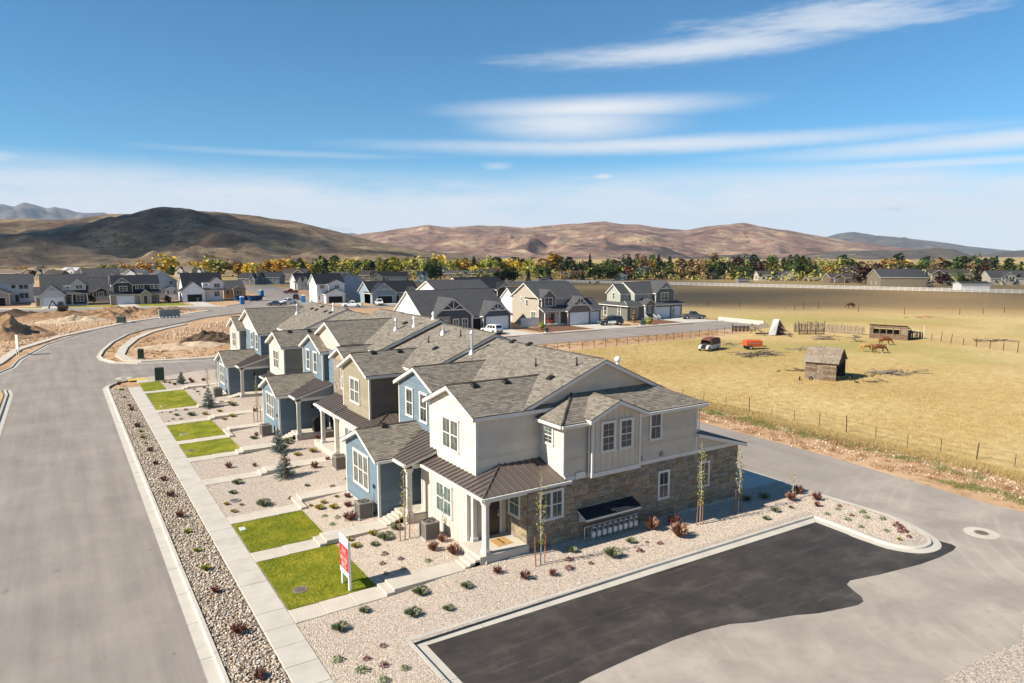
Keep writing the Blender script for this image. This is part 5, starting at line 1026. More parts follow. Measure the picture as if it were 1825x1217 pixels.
T = thing('house', 'small white house with twin sharp gables by the far bend of the road', 'house', (91, 310, 0), 0, HG); vol(T, 87.3, 97.6, 308, 318, 0, 3.6, 'x', .62, PALE, BLACKR, .3); front_gable(T, 87.3, 89.4, 306.5, 310, 3.5, 1.9, WHITE, BLACKR, board=False, tr=False); front_gable(T, 89.6, 91.8, 306, 310, 3.5, 1.9, WHITE, BLACKR, board=False, tr=False); win2(T, '-Y', 305.95, 90.3, 91, 1, 3.2, 1); win2(T, '-Y', 307.96, 94, 95.6, 1, 2.5, 1)
T = thing('house', 'black roofed house with a trussed gable behind the charcoal roof', 'house', (104, 190, 0), 0, HG); vol(T, 98, 113, 178, 190, 0, 5.2, 'x', .5, DKGREY, BLACKR, .4); front_gable(T, 108.5, 114, 176.6, 184, 5.0, .7, DKGREY, BLACKR)
# driveways in front of these houses
for i, (a, bq, c_, d_) in enumerate(((71.8, 108.9, 77.4, 121.4), (92.2, 108.9, 101, 120.6), (118, 108.9, 128, 121.9), (72.4, 202, 76.4, 216.3), (82.6, 201, 88.6, 206.4), (-3.8, 233.9, 1.6, 247.5), (15.2, 231.5, 20, 245.1), (34.6, 223.6, 39.6, 245.9))):
    sheet('driveway', [(a, bq), (c_, bq), (c_, d_), (a, d_)], .03, CONC3)
for x0, x1, y0, y1 in ((2.2, 14.6, 236, 244), (20.6, 33, 232, 243), (-9, -4.2, 237.5, 246)): sheet('grass_verge', [(x0, y0), (x1, y0 - 3), (x1, y1), (x0, y1)], .02, LAWN)
b = MB(); b.box(55, 110.5, -.1, 128, 111.9, .06); b.build('sidewalk', CONC2, kind='structure')
b = MB(); b.prism([(128.0, 98.5, 0), (128.0, 111, 0), (128.0, 111, .9), (128.0, 98.5, .9)], (.3, 0, 0)); tag(b.build('barrier_wall', CONC), 'long white concrete barrier closing the end of the street', 'barrier')
MULCH = mat('bark_mulch', (.16, .075, .04), .95, var=.3, vs=3)
sheet('mulch_bed', [(80, 112), (91.6, 112), (91.6, 120.3), (86, 121), (80, 121)], .02, MULCH); sheet('mulch_bed', [(109, 112), (117.5, 112), (117.5, 120.4), (109, 121)], .02, MULCH)
# ---------------------------------------------------------------- tree belt and the older houses in it
def leafmat(n, a, b_, c, g=1.3):
    a, b_, c = [tuple(min(.8, x * g) for x in q) for q in (a, b_, c)]
    return mat(n, a, .85, .15, rnd=[a, b_, c, tuple(x * .8 for x in a), tuple((x + y) / 2 for x, y in zip(a, b_))])
LEAF = dict(yellow=leafmat('yellow_leaves', (.50, .34, .03), (.60, .43, .06), (.40, .28, .03)), orange=leafmat('orange_leaves', (.35, .19, .03), (.42, .26, .045), (.27, .14, .025)), olive=leafmat('olive_leaves', (.22, .20, .045), (.31, .28, .07), (.15, .15, .035)),
            lime=leafmat('yellow_green_leaves', (.30, .29, .05), (.40, .38, .08), (.21, .22, .04)), green=leafmat('green_leaves', (.05, .075, .022), (.085, .11, .03), (.035, .055, .018)), dark=leafmat('dark_green_needles', (.022, .036, .018), (.038, .055, .025), (.015, .025, .014)),
            blue=leafmat('blue_green_needles', (.07, .105, .095), (.11, .15, .14), (.045, .07, .065)), maroon=leafmat('maroon_leaves', (.05, .022, .02), (.075, .034, .026), (.035, .016, .016)), red=leafmat('red_leaves', (.24, .03, .025), (.30, .05, .03), (.16, .025, .02)),
            brown=leafmat('brown_leaves', (.20, .13, .06), (.26, .18, .09), (.14, .09, .045)), grey=leafmat('bare_grey_twigs', (.27, .22, .16), (.33, .28, .21), (.2, .16, .12)))
BARK = mat('bark', (.13, .095, .07), .95, var=.3, vs=4)
CW = dict(yellow='yellow', orange='orange', olive='olive', lime='yellow green', green='green', dark='dark green', blue='blue green', maroon='maroon', red='red', brown='brown', grey='pale bare')
def leaf_quads(P, s, flat=0.):
    n = len(P); a = NR.normal(size=(n, 3)); a /= np.linalg.norm(a, axis=1)[:, None]; b_ = np.cross(a, NR.normal(size=(n, 3))); b_ /= np.linalg.norm(b_, axis=1)[:, None]
    sz = (s * (.55 + .9 * NR.random(n)))[:, None]; a = a * sz; b_ = b_ * sz * .7
    return np.stack([P - a, P - b_ * .8, P + a, P + b_ * .8], 1).reshape(-1, 3)
def crown_pts(shape, n, seed):
    g = np.random.default_rng(seed); P = []
    lumps = [(g.normal(size=3) * np.array([.2, .2, .14]) + np.array([0, 0, .6]), g.uniform(.12, .26)) for _ in range(9)] if shape in ('round', 'spread') else None
    while len(P) < n:
        if shape == 'cone': h = g.random() ** 1.3; r = .24 * (1 - h) ** .85 * (.75 + .25 * math.sin(h * 40)) * math.sqrt(g.uniform(.35, 1)); a = g.random() * 6.283; P.append((r * math.cos(a), r * math.sin(a), .06 + .94 * h))
        elif shape == 'column': h = g.random(); r = .15 * math.sin(math.pi * (.12 + .86 * h)) ** .6 * math.sqrt(g.uniform(.2, 1)) * (1 + .25 * math.sin(h * 17 + seed)); a = g.random() * 6.283; P.append((r * math.cos(a), r * math.sin(a), .1 + .9 * h))
        else:
            c, r = lumps[g.integers(9)]; d = g.normal(size=3); d /= np.linalg.norm(d); q = c + d * r * g.uniform(.6, 1.05) ** .5
            if q[2] > .16: P.append((q[0], q[1], min(q[2], 1.)))
    P = np.array(P)
    if shape in ('round', 'spread'):
        P[:, 2] = .1 + .9 * (P[:, 2] - P[:, 2].min()) / np.ptp(P[:, 2]); q = np.percentile(np.abs(P[:, :2]), 96); P[:, :2] *= (.31 if shape == 'round' else .42) / q
    return P
CROWN = {}
def crown_mesh(shape, v, n=330, s=.062):
    k = (shape, v, n)
    if k not in CROWN:
        P = crown_pts(shape, n, v * 13 + len(shape)); V = leaf_quads(P, s * (1.25 if shape in ('round', 'spread') else .85)); me = bpy.data.meshes.new('crown')
        me.from_pydata(V.tolist(), [], np.arange(len(V)).reshape(-1, 4).tolist()); me.materials.append(BARK); CROWN[k] = me
    return CROWN[k]
b = MB(); b.cyl((0, 0, 0), (.01, 0, .35), .022, .014, 6); b.cyl((.01, 0, .35), (.03, .02, .75), .014, .005, 5); b.cyl((.005, 0, .3), (-.1, .05, .6), .01, .004, 4); b.cyl((.005, 0, .34), (.08, -.08, .62), .009, .004, 4)
TRUNK = bpy.data.meshes.new('trunk'); TRUNK.from_pydata(b.v, [], b.f); TRUNK.materials.append(BARK)
USED = {}
ORD = ['', 'second ', 'third ', 'fourth ', 'fifth ', 'sixth ', 'seventh ', 'eighth ', 'ninth ', 'tenth ', 'eleventh ', 'twelfth ', 'thirteenth ', 'fourteenth ', 'fifteenth ', 'sixteenth ']
LMK = [(20, 'the white house at the left edge'), (115, 'the navy and grey house'), (230, 'the charcoal and stone house'), (300, 'the tall pale grey house'), (375, 'the wrapped house by the road'), (450, 'the bend of the road'), (540, 'the small white twin gabled house'), (620, 'the wrapped house with two storeys'), (710, 'the steel blue house'),
       (800, 'the slate blue house'), (880, 'the slate blue end gable'), (960, 'the beige house'), (1045, 'the dark field gap'), (1140, 'the sage house'), (1225, 'the grey pickup'), (1300, 'the small orange trees'), (1385, 'the beige ranch house'), (1440, 'the tall poplars'), (1500, 'the brown ranch house'), (1580, 'the tan barn'), (1680, 'the wide brown house'), (1790, 'the house with the big gable window')]
BELT = []
def tree(px, yt, yb, w, shape, col):
    p = at(px, yb, -.06); s = scale_at(p); h = (yb - yt) * s * 1.12; T = thing('tree', '', 'tree', p, R.random() * 6.28, 'trees of the far tree belt')
    base = {'cone': .44, 'column': .32, 'round': .62, 'spread': .85}[shape]; wx = max(.4, min(3.2, 1.18 * w * s / (h * base)))
    c = link('crown', crown_mesh(shape, R.randrange(4)), T); c.scale = (h * wx, h * wx, h); c.material_slots[0].link = 'OBJECT'; c.material_slots[0].material = LEAF[col]
    t_ = link('trunk', TRUNK, T); t_.scale = (h, h, h); BELT.append((px, yb, shape, col, T)); return T
TREES = [(302, 457, 487, 30, 'round', 'yellow'), (222, 471, 488, 13, 'round', 'orange'), (234, 472, 488, 10, 'round', 'orange'), (259, 468, 490, 22, 'round', 'orange'), (200, 474, 490, 20, 'round', 'olive'), (347, 468, 487, 20, 'round', 'yellow'), (369, 466, 491, 24, 'round', 'yellow'), (391, 461, 493, 34, 'round', 'olive'), (281, 466, 487, 9, 'cone', 'dark'),
         (424, 469, 493, 22, 'round', 'orange'), (441, 472, 494, 20, 'round', 'yellow'), (150, 478, 492, 16, 'round', 'olive'), (128, 479, 490, 10, 'round', 'lime'), (60, 483, 496, 12, 'round', 'maroon'), (183, 481, 494, 16, 'round', 'green'), (308, 476, 495, 14, 'round', 'green'), (478, 468, 491, 24, 'round', 'orange'), (500, 466, 492, 30, 'round', 'orange'), (542, 465, 480, 20, 'round', 'yellow'),
         (549, 474, 489, 16, 'round', 'lime'), (460, 472, 488, 12, 'column', 'lime'), (515, 470, 486, 10, 'column', 'lime'), (570, 466, 490, 16, 'round', 'green'), (580, 464, 492, 20, 'cone', 'dark'), (597, 468, 492, 16, 'round', 'olive'), (612, 467, 492, 16, 'round', 'olive'), (628, 466, 491, 14, 'column', 'lime'), (640, 469, 494, 18, 'round', 'green'), (652, 465, 492, 14, 'round', 'lime'),
         (664, 467, 494, 16, 'round', 'dark'), (676, 463, 492, 15, 'column', 'lime'), (688, 465, 494, 16, 'round', 'green'), (700, 462, 494, 18, 'column', 'lime'), (712, 466, 494, 14, 'round', 'lime'), (636, 478, 498, 14, 'round', 'olive'), (724, 467, 494, 14, 'round', 'olive'), (738, 466, 493, 14, 'column', 'olive'), (750, 468, 494, 14, 'round', 'lime'), (764, 467, 498, 18, 'round', 'green'), (776, 470, 504, 22, 'round', 'green'),
         (790, 467, 490, 14, 'round', 'lime'), (803, 468, 491, 14, 'column', 'lime'), (814, 469, 490, 12, 'round', 'olive'), (833, 464, 489, 30, 'round', 'orange'), (852, 468, 490, 14, 'round', 'yellow'), (865, 467, 490, 14, 'round', 'lime'), (890, 482, 503, 20, 'round', 'dark'), (908, 480, 504, 24, 'round', 'dark'), (884, 466, 488, 12, 'column', 'lime'), (898, 465, 487, 13, 'round', 'yellow'), (914, 464, 487, 16, 'round', 'yellow'), (928, 464, 488, 14, 'round', 'yellow'),
         (942, 466, 492, 18, 'column', 'lime'), (956, 468, 494, 18, 'round', 'olive'), (988, 456, 488, 40, 'round', 'orange'), (970, 470, 497, 18, 'round', 'green'), (1013, 467, 494, 20, 'round', 'dark'), (1030, 469, 493, 16, 'round', 'olive'), (1051, 457, 490, 12, 'cone', 'dark'), (942, 485, 502, 10, 'cone', 'dark'), (978, 482, 500, 16, 'cone', 'dark'), (1010, 483, 498, 18, 'round', 'orange'), (1028, 484, 499, 20, 'round', 'brown'),
         (1038, 486, 500, 8, 'cone', 'dark'), (1060, 474, 500, 24, 'round', 'green'), (1082, 474, 500, 24, 'round', 'green'), (1099, 473, 499, 18, 'round', 'green'), (1085, 464, 488, 18, 'round', 'olive'), (1120, 479, 498, 16, 'column', 'red'), (1144, 478, 498, 20, 'round', 'blue'), (1136, 460, 488, 9, 'column', 'olive'), (1110, 468, 490, 18, 'round', 'brown'), (1150, 463, 492, 18, 'round', 'brown'), (1160, 468, 492, 14, 'round', 'orange'),
         (1173, 460, 498, 20, 'cone', 'dark'), (1193, 461, 497, 22, 'cone', 'green'), (1212, 464, 498, 20, 'column', 'brown'), (1232, 466, 497, 18, 'column', 'brown'), (1251, 464, 498, 20, 'round', 'brown'), (1268, 470, 497, 18, 'round', 'green'), (1286, 473, 498, 18, 'round', 'dark'), (1304, 471, 498, 14, 'cone', 'green'), (1320, 472, 498, 20, 'round', 'green'), (1334, 474, 498, 8, 'cone', 'orange'), (1343, 476, 499, 14, 'round', 'dark'), (1355, 472, 498, 16, 'round', 'maroon'),
         (1372, 469, 492, 18, 'round', 'olive'), (1396, 464, 494, 12, 'column', 'green'), (1407, 460, 496, 14, 'column', 'green'), (1418, 459, 497, 15, 'column', 'green'), (1429, 461, 497, 15, 'column', 'green'), (1440, 464, 497, 13, 'column', 'green'), (1452, 474, 498, 16, 'cone', 'dark'), (1462, 482, 499, 14, 'cone', 'blue'), (1480, 477, 494, 22, 'round', 'orange'), (1497, 479, 494, 16, 'round', 'brown'), (1520, 464, 484, 20, 'round', 'lime'), (1542, 472, 506, 30, 'round', 'maroon'),
         (1578, 463, 482, 20, 'round', 'orange'), (1606, 463, 484, 24, 'round', 'orange'), (1592, 476, 490, 24, 'round', 'maroon'), (1630, 476, 505, 20, 'round', 'green'), (1654, 464, 490, 22, 'round', 'green'), (1638, 468, 488, 12, 'column', 'lime'), (1650, 486, 509, 16, 'cone', 'blue'), (1680, 487, 509, 18, 'round', 'maroon'), (1691, 492, 508, 10, 'cone', 'blue'), (1668, 474, 488, 16, 'round', 'brown'), (1696, 470, 486, 12, 'cone', 'dark'), (1718, 468, 488, 22, 'round', 'brown'),
         (1712, 484, 507, 12, 'round', 'green'), (1740, 478, 506, 16, 'cone', 'dark'), (1752, 472, 503, 24, 'round', 'maroon'), (1770, 470, 492, 14, 'cone', 'dark'), (1785, 476, 488, 12, 'round', 'olive'), (1806, 473, 486, 18, 'round', 'green'), (1822, 478, 492, 12, 'round', 'olive'), (1560, 470, 486, 14, 'cone', 'dark'), (1376, 484, 500, 14, 'round', 'dark'), (1722, 494, 506, 14, 'round', 'dark'), (1556, 492, 508, 14, 'round', 'blue')]
for a in TREES: tree(*a)
for i in range(140):      # smaller trees that fill the belt between the ones above
    px = R.uniform(440, 1825); yb = R.uniform(479, 492) + (2 if px > 1000 else 0); h = R.uniform(15, 28); col = R.choice(['lime', 'olive', 'yellow', 'green', 'orange'] if px < 900 else ['green', 'brown', 'dark', 'dark', 'green', 'olive', 'green', 'dark', 'maroon'])
    tree(px, yb - h, yb, R.uniform(14, 28), R.choice(['round', 'round', 'column', 'cone' if col in ('dark', 'green') else 'round']), col)
for i in range(16): px = R.uniform(0, 440); yb = R.uniform(482, 489); tree(px, yb - R.uniform(6, 12), yb, R.uniform(8, 14), 'round', R.choice(['olive', 'orange', 'grey', 'green']))
def ordinals(lst, fmt):
    """labels by look and nearest landmark, counted from the left where several look alike"""
    g_ = {}
    for x, y, a, c_, T in lst:
        lm = min(LMK, key=lambda q: abs(q[0] - x)); g_.setdefault((a, c_, lm[1]), []).append((x, T))
    for (a, c_, l), v in g_.items():
        v.sort(key=lambda q: q[0])
        for i, (x, T) in enumerate(v): T['label'] = fmt(a, c_, l, ORD[i] if len(v) > 1 and i else ('leftmost ' if len(v) > 1 else ''))
SHW = dict(round='round', spread='spreading', cone='conical', column='slender')
ordinals(BELT, lambda a, c_, l, o: '%s%s %s tree in the belt behind %s' % (o, CW[c_], SHW[a], l))
b_far = rnd_pts(9000, -200, 1900, 0, 1, lambda x, y: 0 * x)      # the woods that merge beyond the single trees
pts_ = []
for i in range(6500):
    px = R.uniform(430, 1825); d = R.uniform(430, 900); a = math.atan2(ray(px, 453).x, ray(px, 453).y); pts_.append((math.sin(a) * d, math.cos(a) * d, 0))
P = np.array(pts_); Q = []
for k in range(16): j = NR.normal(size=(len(P), 3)) * np.array([2.2, 2.2, 2.3]); j[:, 2] = np.abs(j[:, 2]) + .4; Q.append(P + j)
sel = NR.random(len(P)) < .42; Q = [q[sel] for q in Q]
V = leaf_quads(np.concatenate(Q), .95); mi = NR.integers(0, 5, size=sel.sum()); mi = np.tile(mi, 16)
fast('far_wood', V, np.arange(len(V)).reshape(-1, 4), [LEAF['green'], LEAF['olive'], LEAF['dark'], LEAF['brown'], LEAF['lime']], 'stuff', mi=mi)

def far_house(label, x0, x1, yt, ye, yb, wall, roof, gab=None, win=3, depth=9, gar=None, cat='house', ridge='x', name='house'):
    """house set where its foot stands in the photograph, front turned to the valley; gab = (from, to) front gable as parts of the width"""
    a, c_ = at(x0, yb), at(x1, yb); d = c_ - a; w_ = d.length; T = thing(name, label, cat, a, math.atan2(d.y, d.x), 'older houses among the trees'); ORIG[T.name] = Vector((0, 0, 0)); s = scale_at(a)
    he = (yb - ye) * s; hr = max(.8, (ye - yt) * s * .92)
    if ridge == 'x': vol(T, 0, w_, 0, depth, -.2, he, 'x', hr / (depth / 2), wall, roof, .4)
    else: vol(T, 0, w_, 0, depth, -.2, he, 'y', hr / (w_ / 2), wall, roof, .4)
    if gab: front_gable(T, w_ * gab[0], w_ * gab[1], -1.2, 3, he, hr * 1.7 / (w_ * (gab[1] - gab[0])), wall, roof, board=False, tr=False, zb=-.2)
    for i in range(win):
        u = w_ * (i + .5) / win; wd = min(1.5, w_ / win * .5)
        if gab and w_ * gab[0] - .3 < u < w_ * gab[1] + .3: win2(T, '-Y', -1.22, u - wd / 2, u + wd / 2, he * .35, he * .8, 1)
        else: win2(T, '-Y', -.02, u - wd / 2, u + wd / 2, he * .35, he * .8, 1)
    if gar: garage(T, '-Y', -.03, w_ * gar[0], w_ * gar[1], 0, min(2.6, he * .8))
    return T
TANR = shingle('tan_shingles', ((.15, .115, .085), (.24, .19, .145), (.19, .15, .11))); BRW = paint('brown_wall', (.16, .12, .09)); TANW = paint('tan_wall', (.34, .275, .20)); BGW = paint('beige_wall', (.48, .43, .35)); GRW = paint('grey_wall', (.25, .245, .235)); REDW = paint('barn_red', (.22, .03, .03)); OLW = paint('olive_barn', (.225, .19, .13))
far_house('small tan roofed house at the far left edge behind the white house', -6, 26, 481, 487, 493, BGW, TANR, None, 2); far_house('second tan roofed house behind the white house, gable to the right', 29, 58, 481, 486, 494, TANW, TANR, (.4, .95), 2); far_house('tan roofed house beside the maroon tree', 63, 88, 479, 486, 495, TANW, TANR, (.0, .5), 2)
far_house('low brown roofed house behind the navy and grey house', 80, 108, 482, 488, 496, BRW, BROWNR, None, 2); far_house('pale unfinished house with white trusses at the foot of the brown hill', 110, 136, 477, 482, 490, PALE, PALE, (.3, .9), 2); far_house('grey house with pale gable below the small orange trees', 210, 254, 479, 487, 497, LTGREY, CHARC, (.3, .75), 3)
far_house('long grey roof with a red barn front at the foot of the brown hill', 268, 318, 474, 480, 487, REDW, CHARC, None, 3); far_house('house with two pale gables behind the tall pale grey house', 312, 342, 474, 481, 493, BGW, TANR, (.1, .5), 2); far_house('pale gabled house below the yellow trees', 340, 362, 477, 483, 492, PALE, TANR, (.4, .9), 1)
far_house('grey bungalow with a white arched porch behind the bare sheathing house', 424, 456, 487, 496, 507, GRW, CHARC, (.7, .98), 3); far_house('grey roofed house right of the arched porch by the road', 460, 498, 485, 494, 506, GRW, CHARC, (.0, .25), 2); far_house('brown house with a maroon gable left of the bright yellow tree', 503, 545, 479, 488, 500, BRW, BROWNR, (.45, 1.), 2); far_house('dark roofed low house behind the orange trees at the road bend', 440, 476, 478, 484, 490, GRW, CHARC, None, 2)
far_house('long grey roof behind the wrapped two storey house', 586, 634, 485, 490, 498, GRW, CHARC, (.6, .85), 2); far_house('brown house with a beige gable behind the steel blue house', 660, 724, 484, 493, 503, TANW, BROWNR, (.05, .35), 3); far_house('brown roofed house left of the beige gabled one in the tree belt', 640, 668, 482, 490, 499, BRW, BROWNR, None, 2); far_house('broad brown roofed house with pale chimneys behind the lime trees', 710, 762, 475, 483, 494, TANW, BROWNR, (.2, .5), 3)
far_house('small pale gabled house between the lime trees and the orange tree', 780, 792, 474, 481, 492, LTGREY, CHARC, (.1, .9), 1); far_house('white and grey porch house left of the slate blue house roof', 744, 758, 484, 491, 502, PALE, CHARC, (.2, .8), 1); far_house('long dark roofed house behind the black roofed house', 792, 842, 482, 487, 494, GRW, CHARC, None, 3); far_house('brown hipped house behind the charcoal roof, right of the orange tree', 846, 888, 479, 487, 497, BRW, BROWNR, (.15, .45), 2)
far_house('brown roofed ranch among the orange bushes behind the beige house', 1000, 1040, 483, 488, 498, BRW, BROWNR, (.1, .35), 3); far_house('beige gabled cottage left of the red tree', 1096, 1118, 483, 490, 499, BGW, BROWNR, (.1, .75), 2); far_house('tan shed with a low gable at the white fence', 961, 981, 494, 498, 503, OLW, BROWNR, (.0, .9), 0, cat='shed', name='shed'); far_house('stone coloured house with dormers half hidden by brown trees', 1240, 1284, 479, 487, 497, TANW, CHARC, (.55, .95), 3)
far_house('beige ranch house with a brown roof and a white fence before it', 1352, 1418, 483, 490, 500, BGW, BROWNR, (.62, .9), 4); far_house('brown ranch house with a timber porch left of the big maroon tree', 1480, 1532, 487, 495, 504, BRW, BROWNR, (.1, .45), 3); far_house('grey roof peeping over the brown ranch house', 1504, 1530, 476, 483, 494, GRW, CHARC, None, 1); far_house('wide brown house with a tan gable right of the tan barn', 1656, 1742, 480, 488, 504, TANW, BROWNR, (.02, .28), 4)
far_house('brown roofed house behind the tan barn', 1546, 1606, 481, 491, 500, OLW, BROWNR, None, 2); T = far_house('grey roofed house with a big gable window wall at the right edge', 1765, 1840, 482, 495, 507, BGW, CHARC, (.24, .56), 4)
for i in range(3): win2(T, '-Y', -1.23, 6.6 + i * 1.6, 7.9 + i * 1.6, 1, 4.4, 1)
far_house('brown house with a pale gable behind the field gap', 1060, 1092, 484, 490, 497, TANW, BROWNR, (.5, .9), 2); far_house('small brown house behind the conifers', 1180, 1206, 486, 490, 497, BRW, BROWNR, None, 2)
# tan barn, shed, trailer
a, c_ = at(1545, 509), at(1594, 512); T = thing('barn', 'big plain tan barn with a brown gabled roof behind the white fence', 'barn', a, math.atan2((c_ - a).y, (c_ - a).x) - .35); ORIG[T.name] = Vector(); w_ = 17; vol(T, 0, w_, 0, 20, 0, 4.6, 'y', .42, OLW, CHARC, .4)
for u in (5, 11): win2(T, '-Y', -.02, u, u + 1, 1, 2.4, 1)
far_house('long pale shed with a flat grey roof right of the wide brown house', 1713, 1764, 503, 506, 517, PALE, CHARC, None, 0, 6, cat='shed', name='shed'); far_house('grey lean-to shed at the left part of the white fence', 1316, 1336, 497, 499, 504, GRW, CHARC, None, 0, 5, cat='shed', name='shed'); far_house('small brown shed beside the beige ranch house', 1440, 1460, 494, 497, 501, BRW, TANR, None, 1, 5, cat='shed', name='shed')
a = at(1607, 512); T = thing('camper_trailer', 'white and grey camper trailer parked in front of the tan barn', 'trailer', a, -YAW); ORIG[T.name] = Vector(); b = MB(); b.bev(0, 0, .7, 9, 2.6, 3.4, .15); b.build('body', GARW, T); win2(T, '-Y', -.01, 1.5, 3, 1.7, 2.7, 1); win2(T, '-Y', -.01, 5, 6.2, 1.7, 2.7, 1); b = MB(); b.cyl((4, .2, .4), (4, .5, .4), .4, .4, 10); b.cyl((5, .2, .4), (5, .5, .4), .4, .4, 10); b.build('wheels', BLACK, T)
# church spire and pale commercial sheds far out
p = at(1166, 476); T = thing('church', 'distant white church spire rising over the dark trees', 'church', p); ORIG[T.name] = Vector(); s = scale_at(p); b = MB(); b.box(-2, -2, 0, 2, 2, 12 * s); b.build('tower', PALE, T); b = MB(); b.cyl((0, 0, 12 * s), (0, 0, 20 * s), 2.2, .1, 8); b.build('spire', PALE, T)
for i, (x0, x1, yt, yb) in enumerate(((1262, 1300, 470, 474), (1305, 1352, 469, 473), (1430, 1470, 468, 471), (880, 905, 458, 462), (1100, 1130, 466, 470))):
    a, c_ = at(x0, yb), at(x1, yb); d = c_ - a; T = thing('warehouse', '%slow pale warehouse on the plain beyond the trees, counted from the left' % ('leftmost ' if i == 3 else ORD[{4: 1, 0: 2, 1: 3, 2: 4}[i]]), 'warehouse', a, math.atan2(d.y, d.x), 'far warehouses'); ORIG[T.name] = Vector(); vol(T, 0, d.length, 0, 30, 0, (yb - yt) * scale_at(a) * .7, 'x', .12, LTGREY, GARW if False else CHARC, .3)
# ---------------------------------------------------------------- vehicles
TYRE = mat('tyre', (.018, .018, .018), .85); RIM = mat('wheel_rim', (.45, .46, .48), .35, .5, metal=.6); CGLASS = mat('car_glass', (.012, .015, .018), .06, .9); LAMPR = mat('tail_lamp', (.35, .01, .01), .2, .6); LAMPW = mat('head_lamp', (.7, .7, .68), .15, .8)
def carpaint(n, c, metal=0.): return mat(n, c, .28, .6, coat=.6, metal=metal)
CARW = carpaint('white_car_paint', (.74, .74, .73)); CARG = carpaint('grey_car_paint', (.09, .095, .10), .3); CARK = carpaint('black_car_paint', (.016, .017, .02)); CARB = carpaint('dark_blue_car_paint', (.02, .03, .05)); CARR = carpaint('red_car_paint', (.16, .015, .018))
def wheel(T, x, y, r, w_, sy):
    b = MB(); n = 16; rr = [(r * .62, 0), (r * .95, .0), (r, .25), (r, .75), (r * .95, 1), (r * .62, 1)]
    b.loft([[(x + q * math.cos(a), y + sy * w_ * k, r + q * math.sin(a)) for a in [2 * math.pi * i / n for i in range(n)]] for q, k in rr]); o = b.build('wheel', TYRE, T, off=(0, 0, 0), smooth=False)
    b = MB(); b.cyl((x, y + sy * w_ * .9, r), (x, y + sy * (w_ + .012), r), r * .6, r * .55, 10); b.build('rim', RIM, o, off=(0, 0, 0))
def car(label, loc, rz, kind, paint_, group='cars and pickups parked along the streets', sc=1., police=False):
    T = thing({'suv': 'parked_suv', 'pickup': 'pickup_truck', 'sedan': 'parked_car'}[kind], label, {'suv': 'suv', 'pickup': 'pickup truck', 'sedan': 'car'}[kind], loc, rz, group); T.scale = (sc,) * 3; Z0 = (0, 0, 0)
    L, hw, zs, zr, r = {'suv': (2.35, .95, 1.02, 1.74, .37), 'pickup': (2.85, 1.0, 1.12, 1.86, .41), 'sedan': (2.3, .9, .9, 1.42, .33)}[kind]
    def ring(x, zb, zt, w_): return [(x, -w_, zb + .12), (x, -w_ * .94, zb), (x, w_ * .94, zb), (x, w_, zb + .12), (x, w_, zt - .16), (x, w_ * .93, zt), (x, -w_ * .93, zt), (x, -w_, zt - .16)]
    b = MB(); zb = r * .85
    rear = [(-L, zb + .12, zs - .1, hw * .92), (-L + .12, zb, zs, hw)]
    rings = rear + [(-L * .55, zb - .05, zs, hw), (L * .25, zb - .05, zs, hw), (L * .42, zb - .03, zs - .02, hw), (L * .8, zb, zs - .1, hw * .97), (L * .96, zb + .02, zs - .22, hw * .9), (L, zb + .1, zs - .34, hw * .82)]
    b.loft([ring(*q) for q in rings]); b.build('body', paint_, T, off=Z0)
    cb = {'suv': (-L + .06, L * .46, -L + .42, L * .08), 'pickup': (-.75, L * .44, -.62, L * .14), 'sedan': (-L * .62, L * .46, -L * .3, L * .1)}[kind]; tw = hw * .76; bw = hw * .95
    A = [(cb[0], -bw, zs - .02), (cb[1], -bw * .96, zs - .04), (cb[1], bw * .96, zs - .04), (cb[0], bw, zs - .02)]; Bq = [(cb[2], -tw, zr), (cb[3], -tw * .96, zr), (cb[3], tw * .96, zr), (cb[2], tw, zr)]
    Cq = [(cb[2] + .12, -tw * .88, zr + .05), (cb[3] - .12, -tw * .86, zr + .05), (cb[3] - .12, tw * .86, zr + .05), (cb[2] + .12, tw * .88, zr + .05)]
    b = MB(); b.loft([A, Bq, Cq]); b.build('cabin', paint_, T, off=Z0); A = [Vector(p) for p in A]; Bv = [Vector(p) for p in Bq]
    def glass(i, j, u0, u1, v0, v1, nm='side_window'):
        f = lambda u, v: (A[i].lerp(A[j], u)).lerp(Bv[i].lerp(Bv[j], u), v); q = [f(u0, v0), f(u1, v0), f(u1, v1), f(u0, v1)]; n = (q[1] - q[0]).cross(q[3] - q[0]).normalized()
        g = MB(); g.prism([p + n * .012 for p in q], -n * .03); g.build(nm, CGLASS, T, off=Z0)
    for i, j in ((0, 1), (2, 3)):
        if kind == 'pickup': cuts = ((.06, .46), (.52, .9))
        else: cuts = ((.08, .34), (.38, .62), (.66, .9))
        for u0, u1 in cuts: glass(i, j, u0, u1, .14, .86) if i == 0 else glass(i, j, 1 - u1, 1 - u0, .14, .86)
    glass(1, 2, .08, .92, .12, .9, 'windscreen'); glass(3, 0, .1, .9, .25 if kind == 'suv' else .14, .88, 'rear_window')
    if kind == 'pickup':
        b = MB(); b.box(-L + .12, -hw * .84, zs - .005, -.8, hw * .84, zs + .012); b.build('cargo_bed', BLACK, T, off=Z0); b = MB(); b.box(-L + .05, -hw * .95, zs, -.78, -hw * .84, zs + .06); b.box(-L + .05, hw * .84, zs, -.78, hw * .95, zs + .06); b.box(-L + .04, -hw * .84, zs, -L + .12, hw * .84, zs + .06); b.build('bed_rail', paint_, T, off=Z0)
    for sx in (-1, 1):
        for sy in (-1, 1):
            x = sx * L * .62; g = MB(); g.cyl((x, sy * hw * .8, r), (x, sy * (hw + .006), r), r * 1.2, r * 1.2, 16); g.build('wheel_arch', BLACK, T, off=Z0); wheel(T, x, sy * (hw - .17), r, .2, sy)
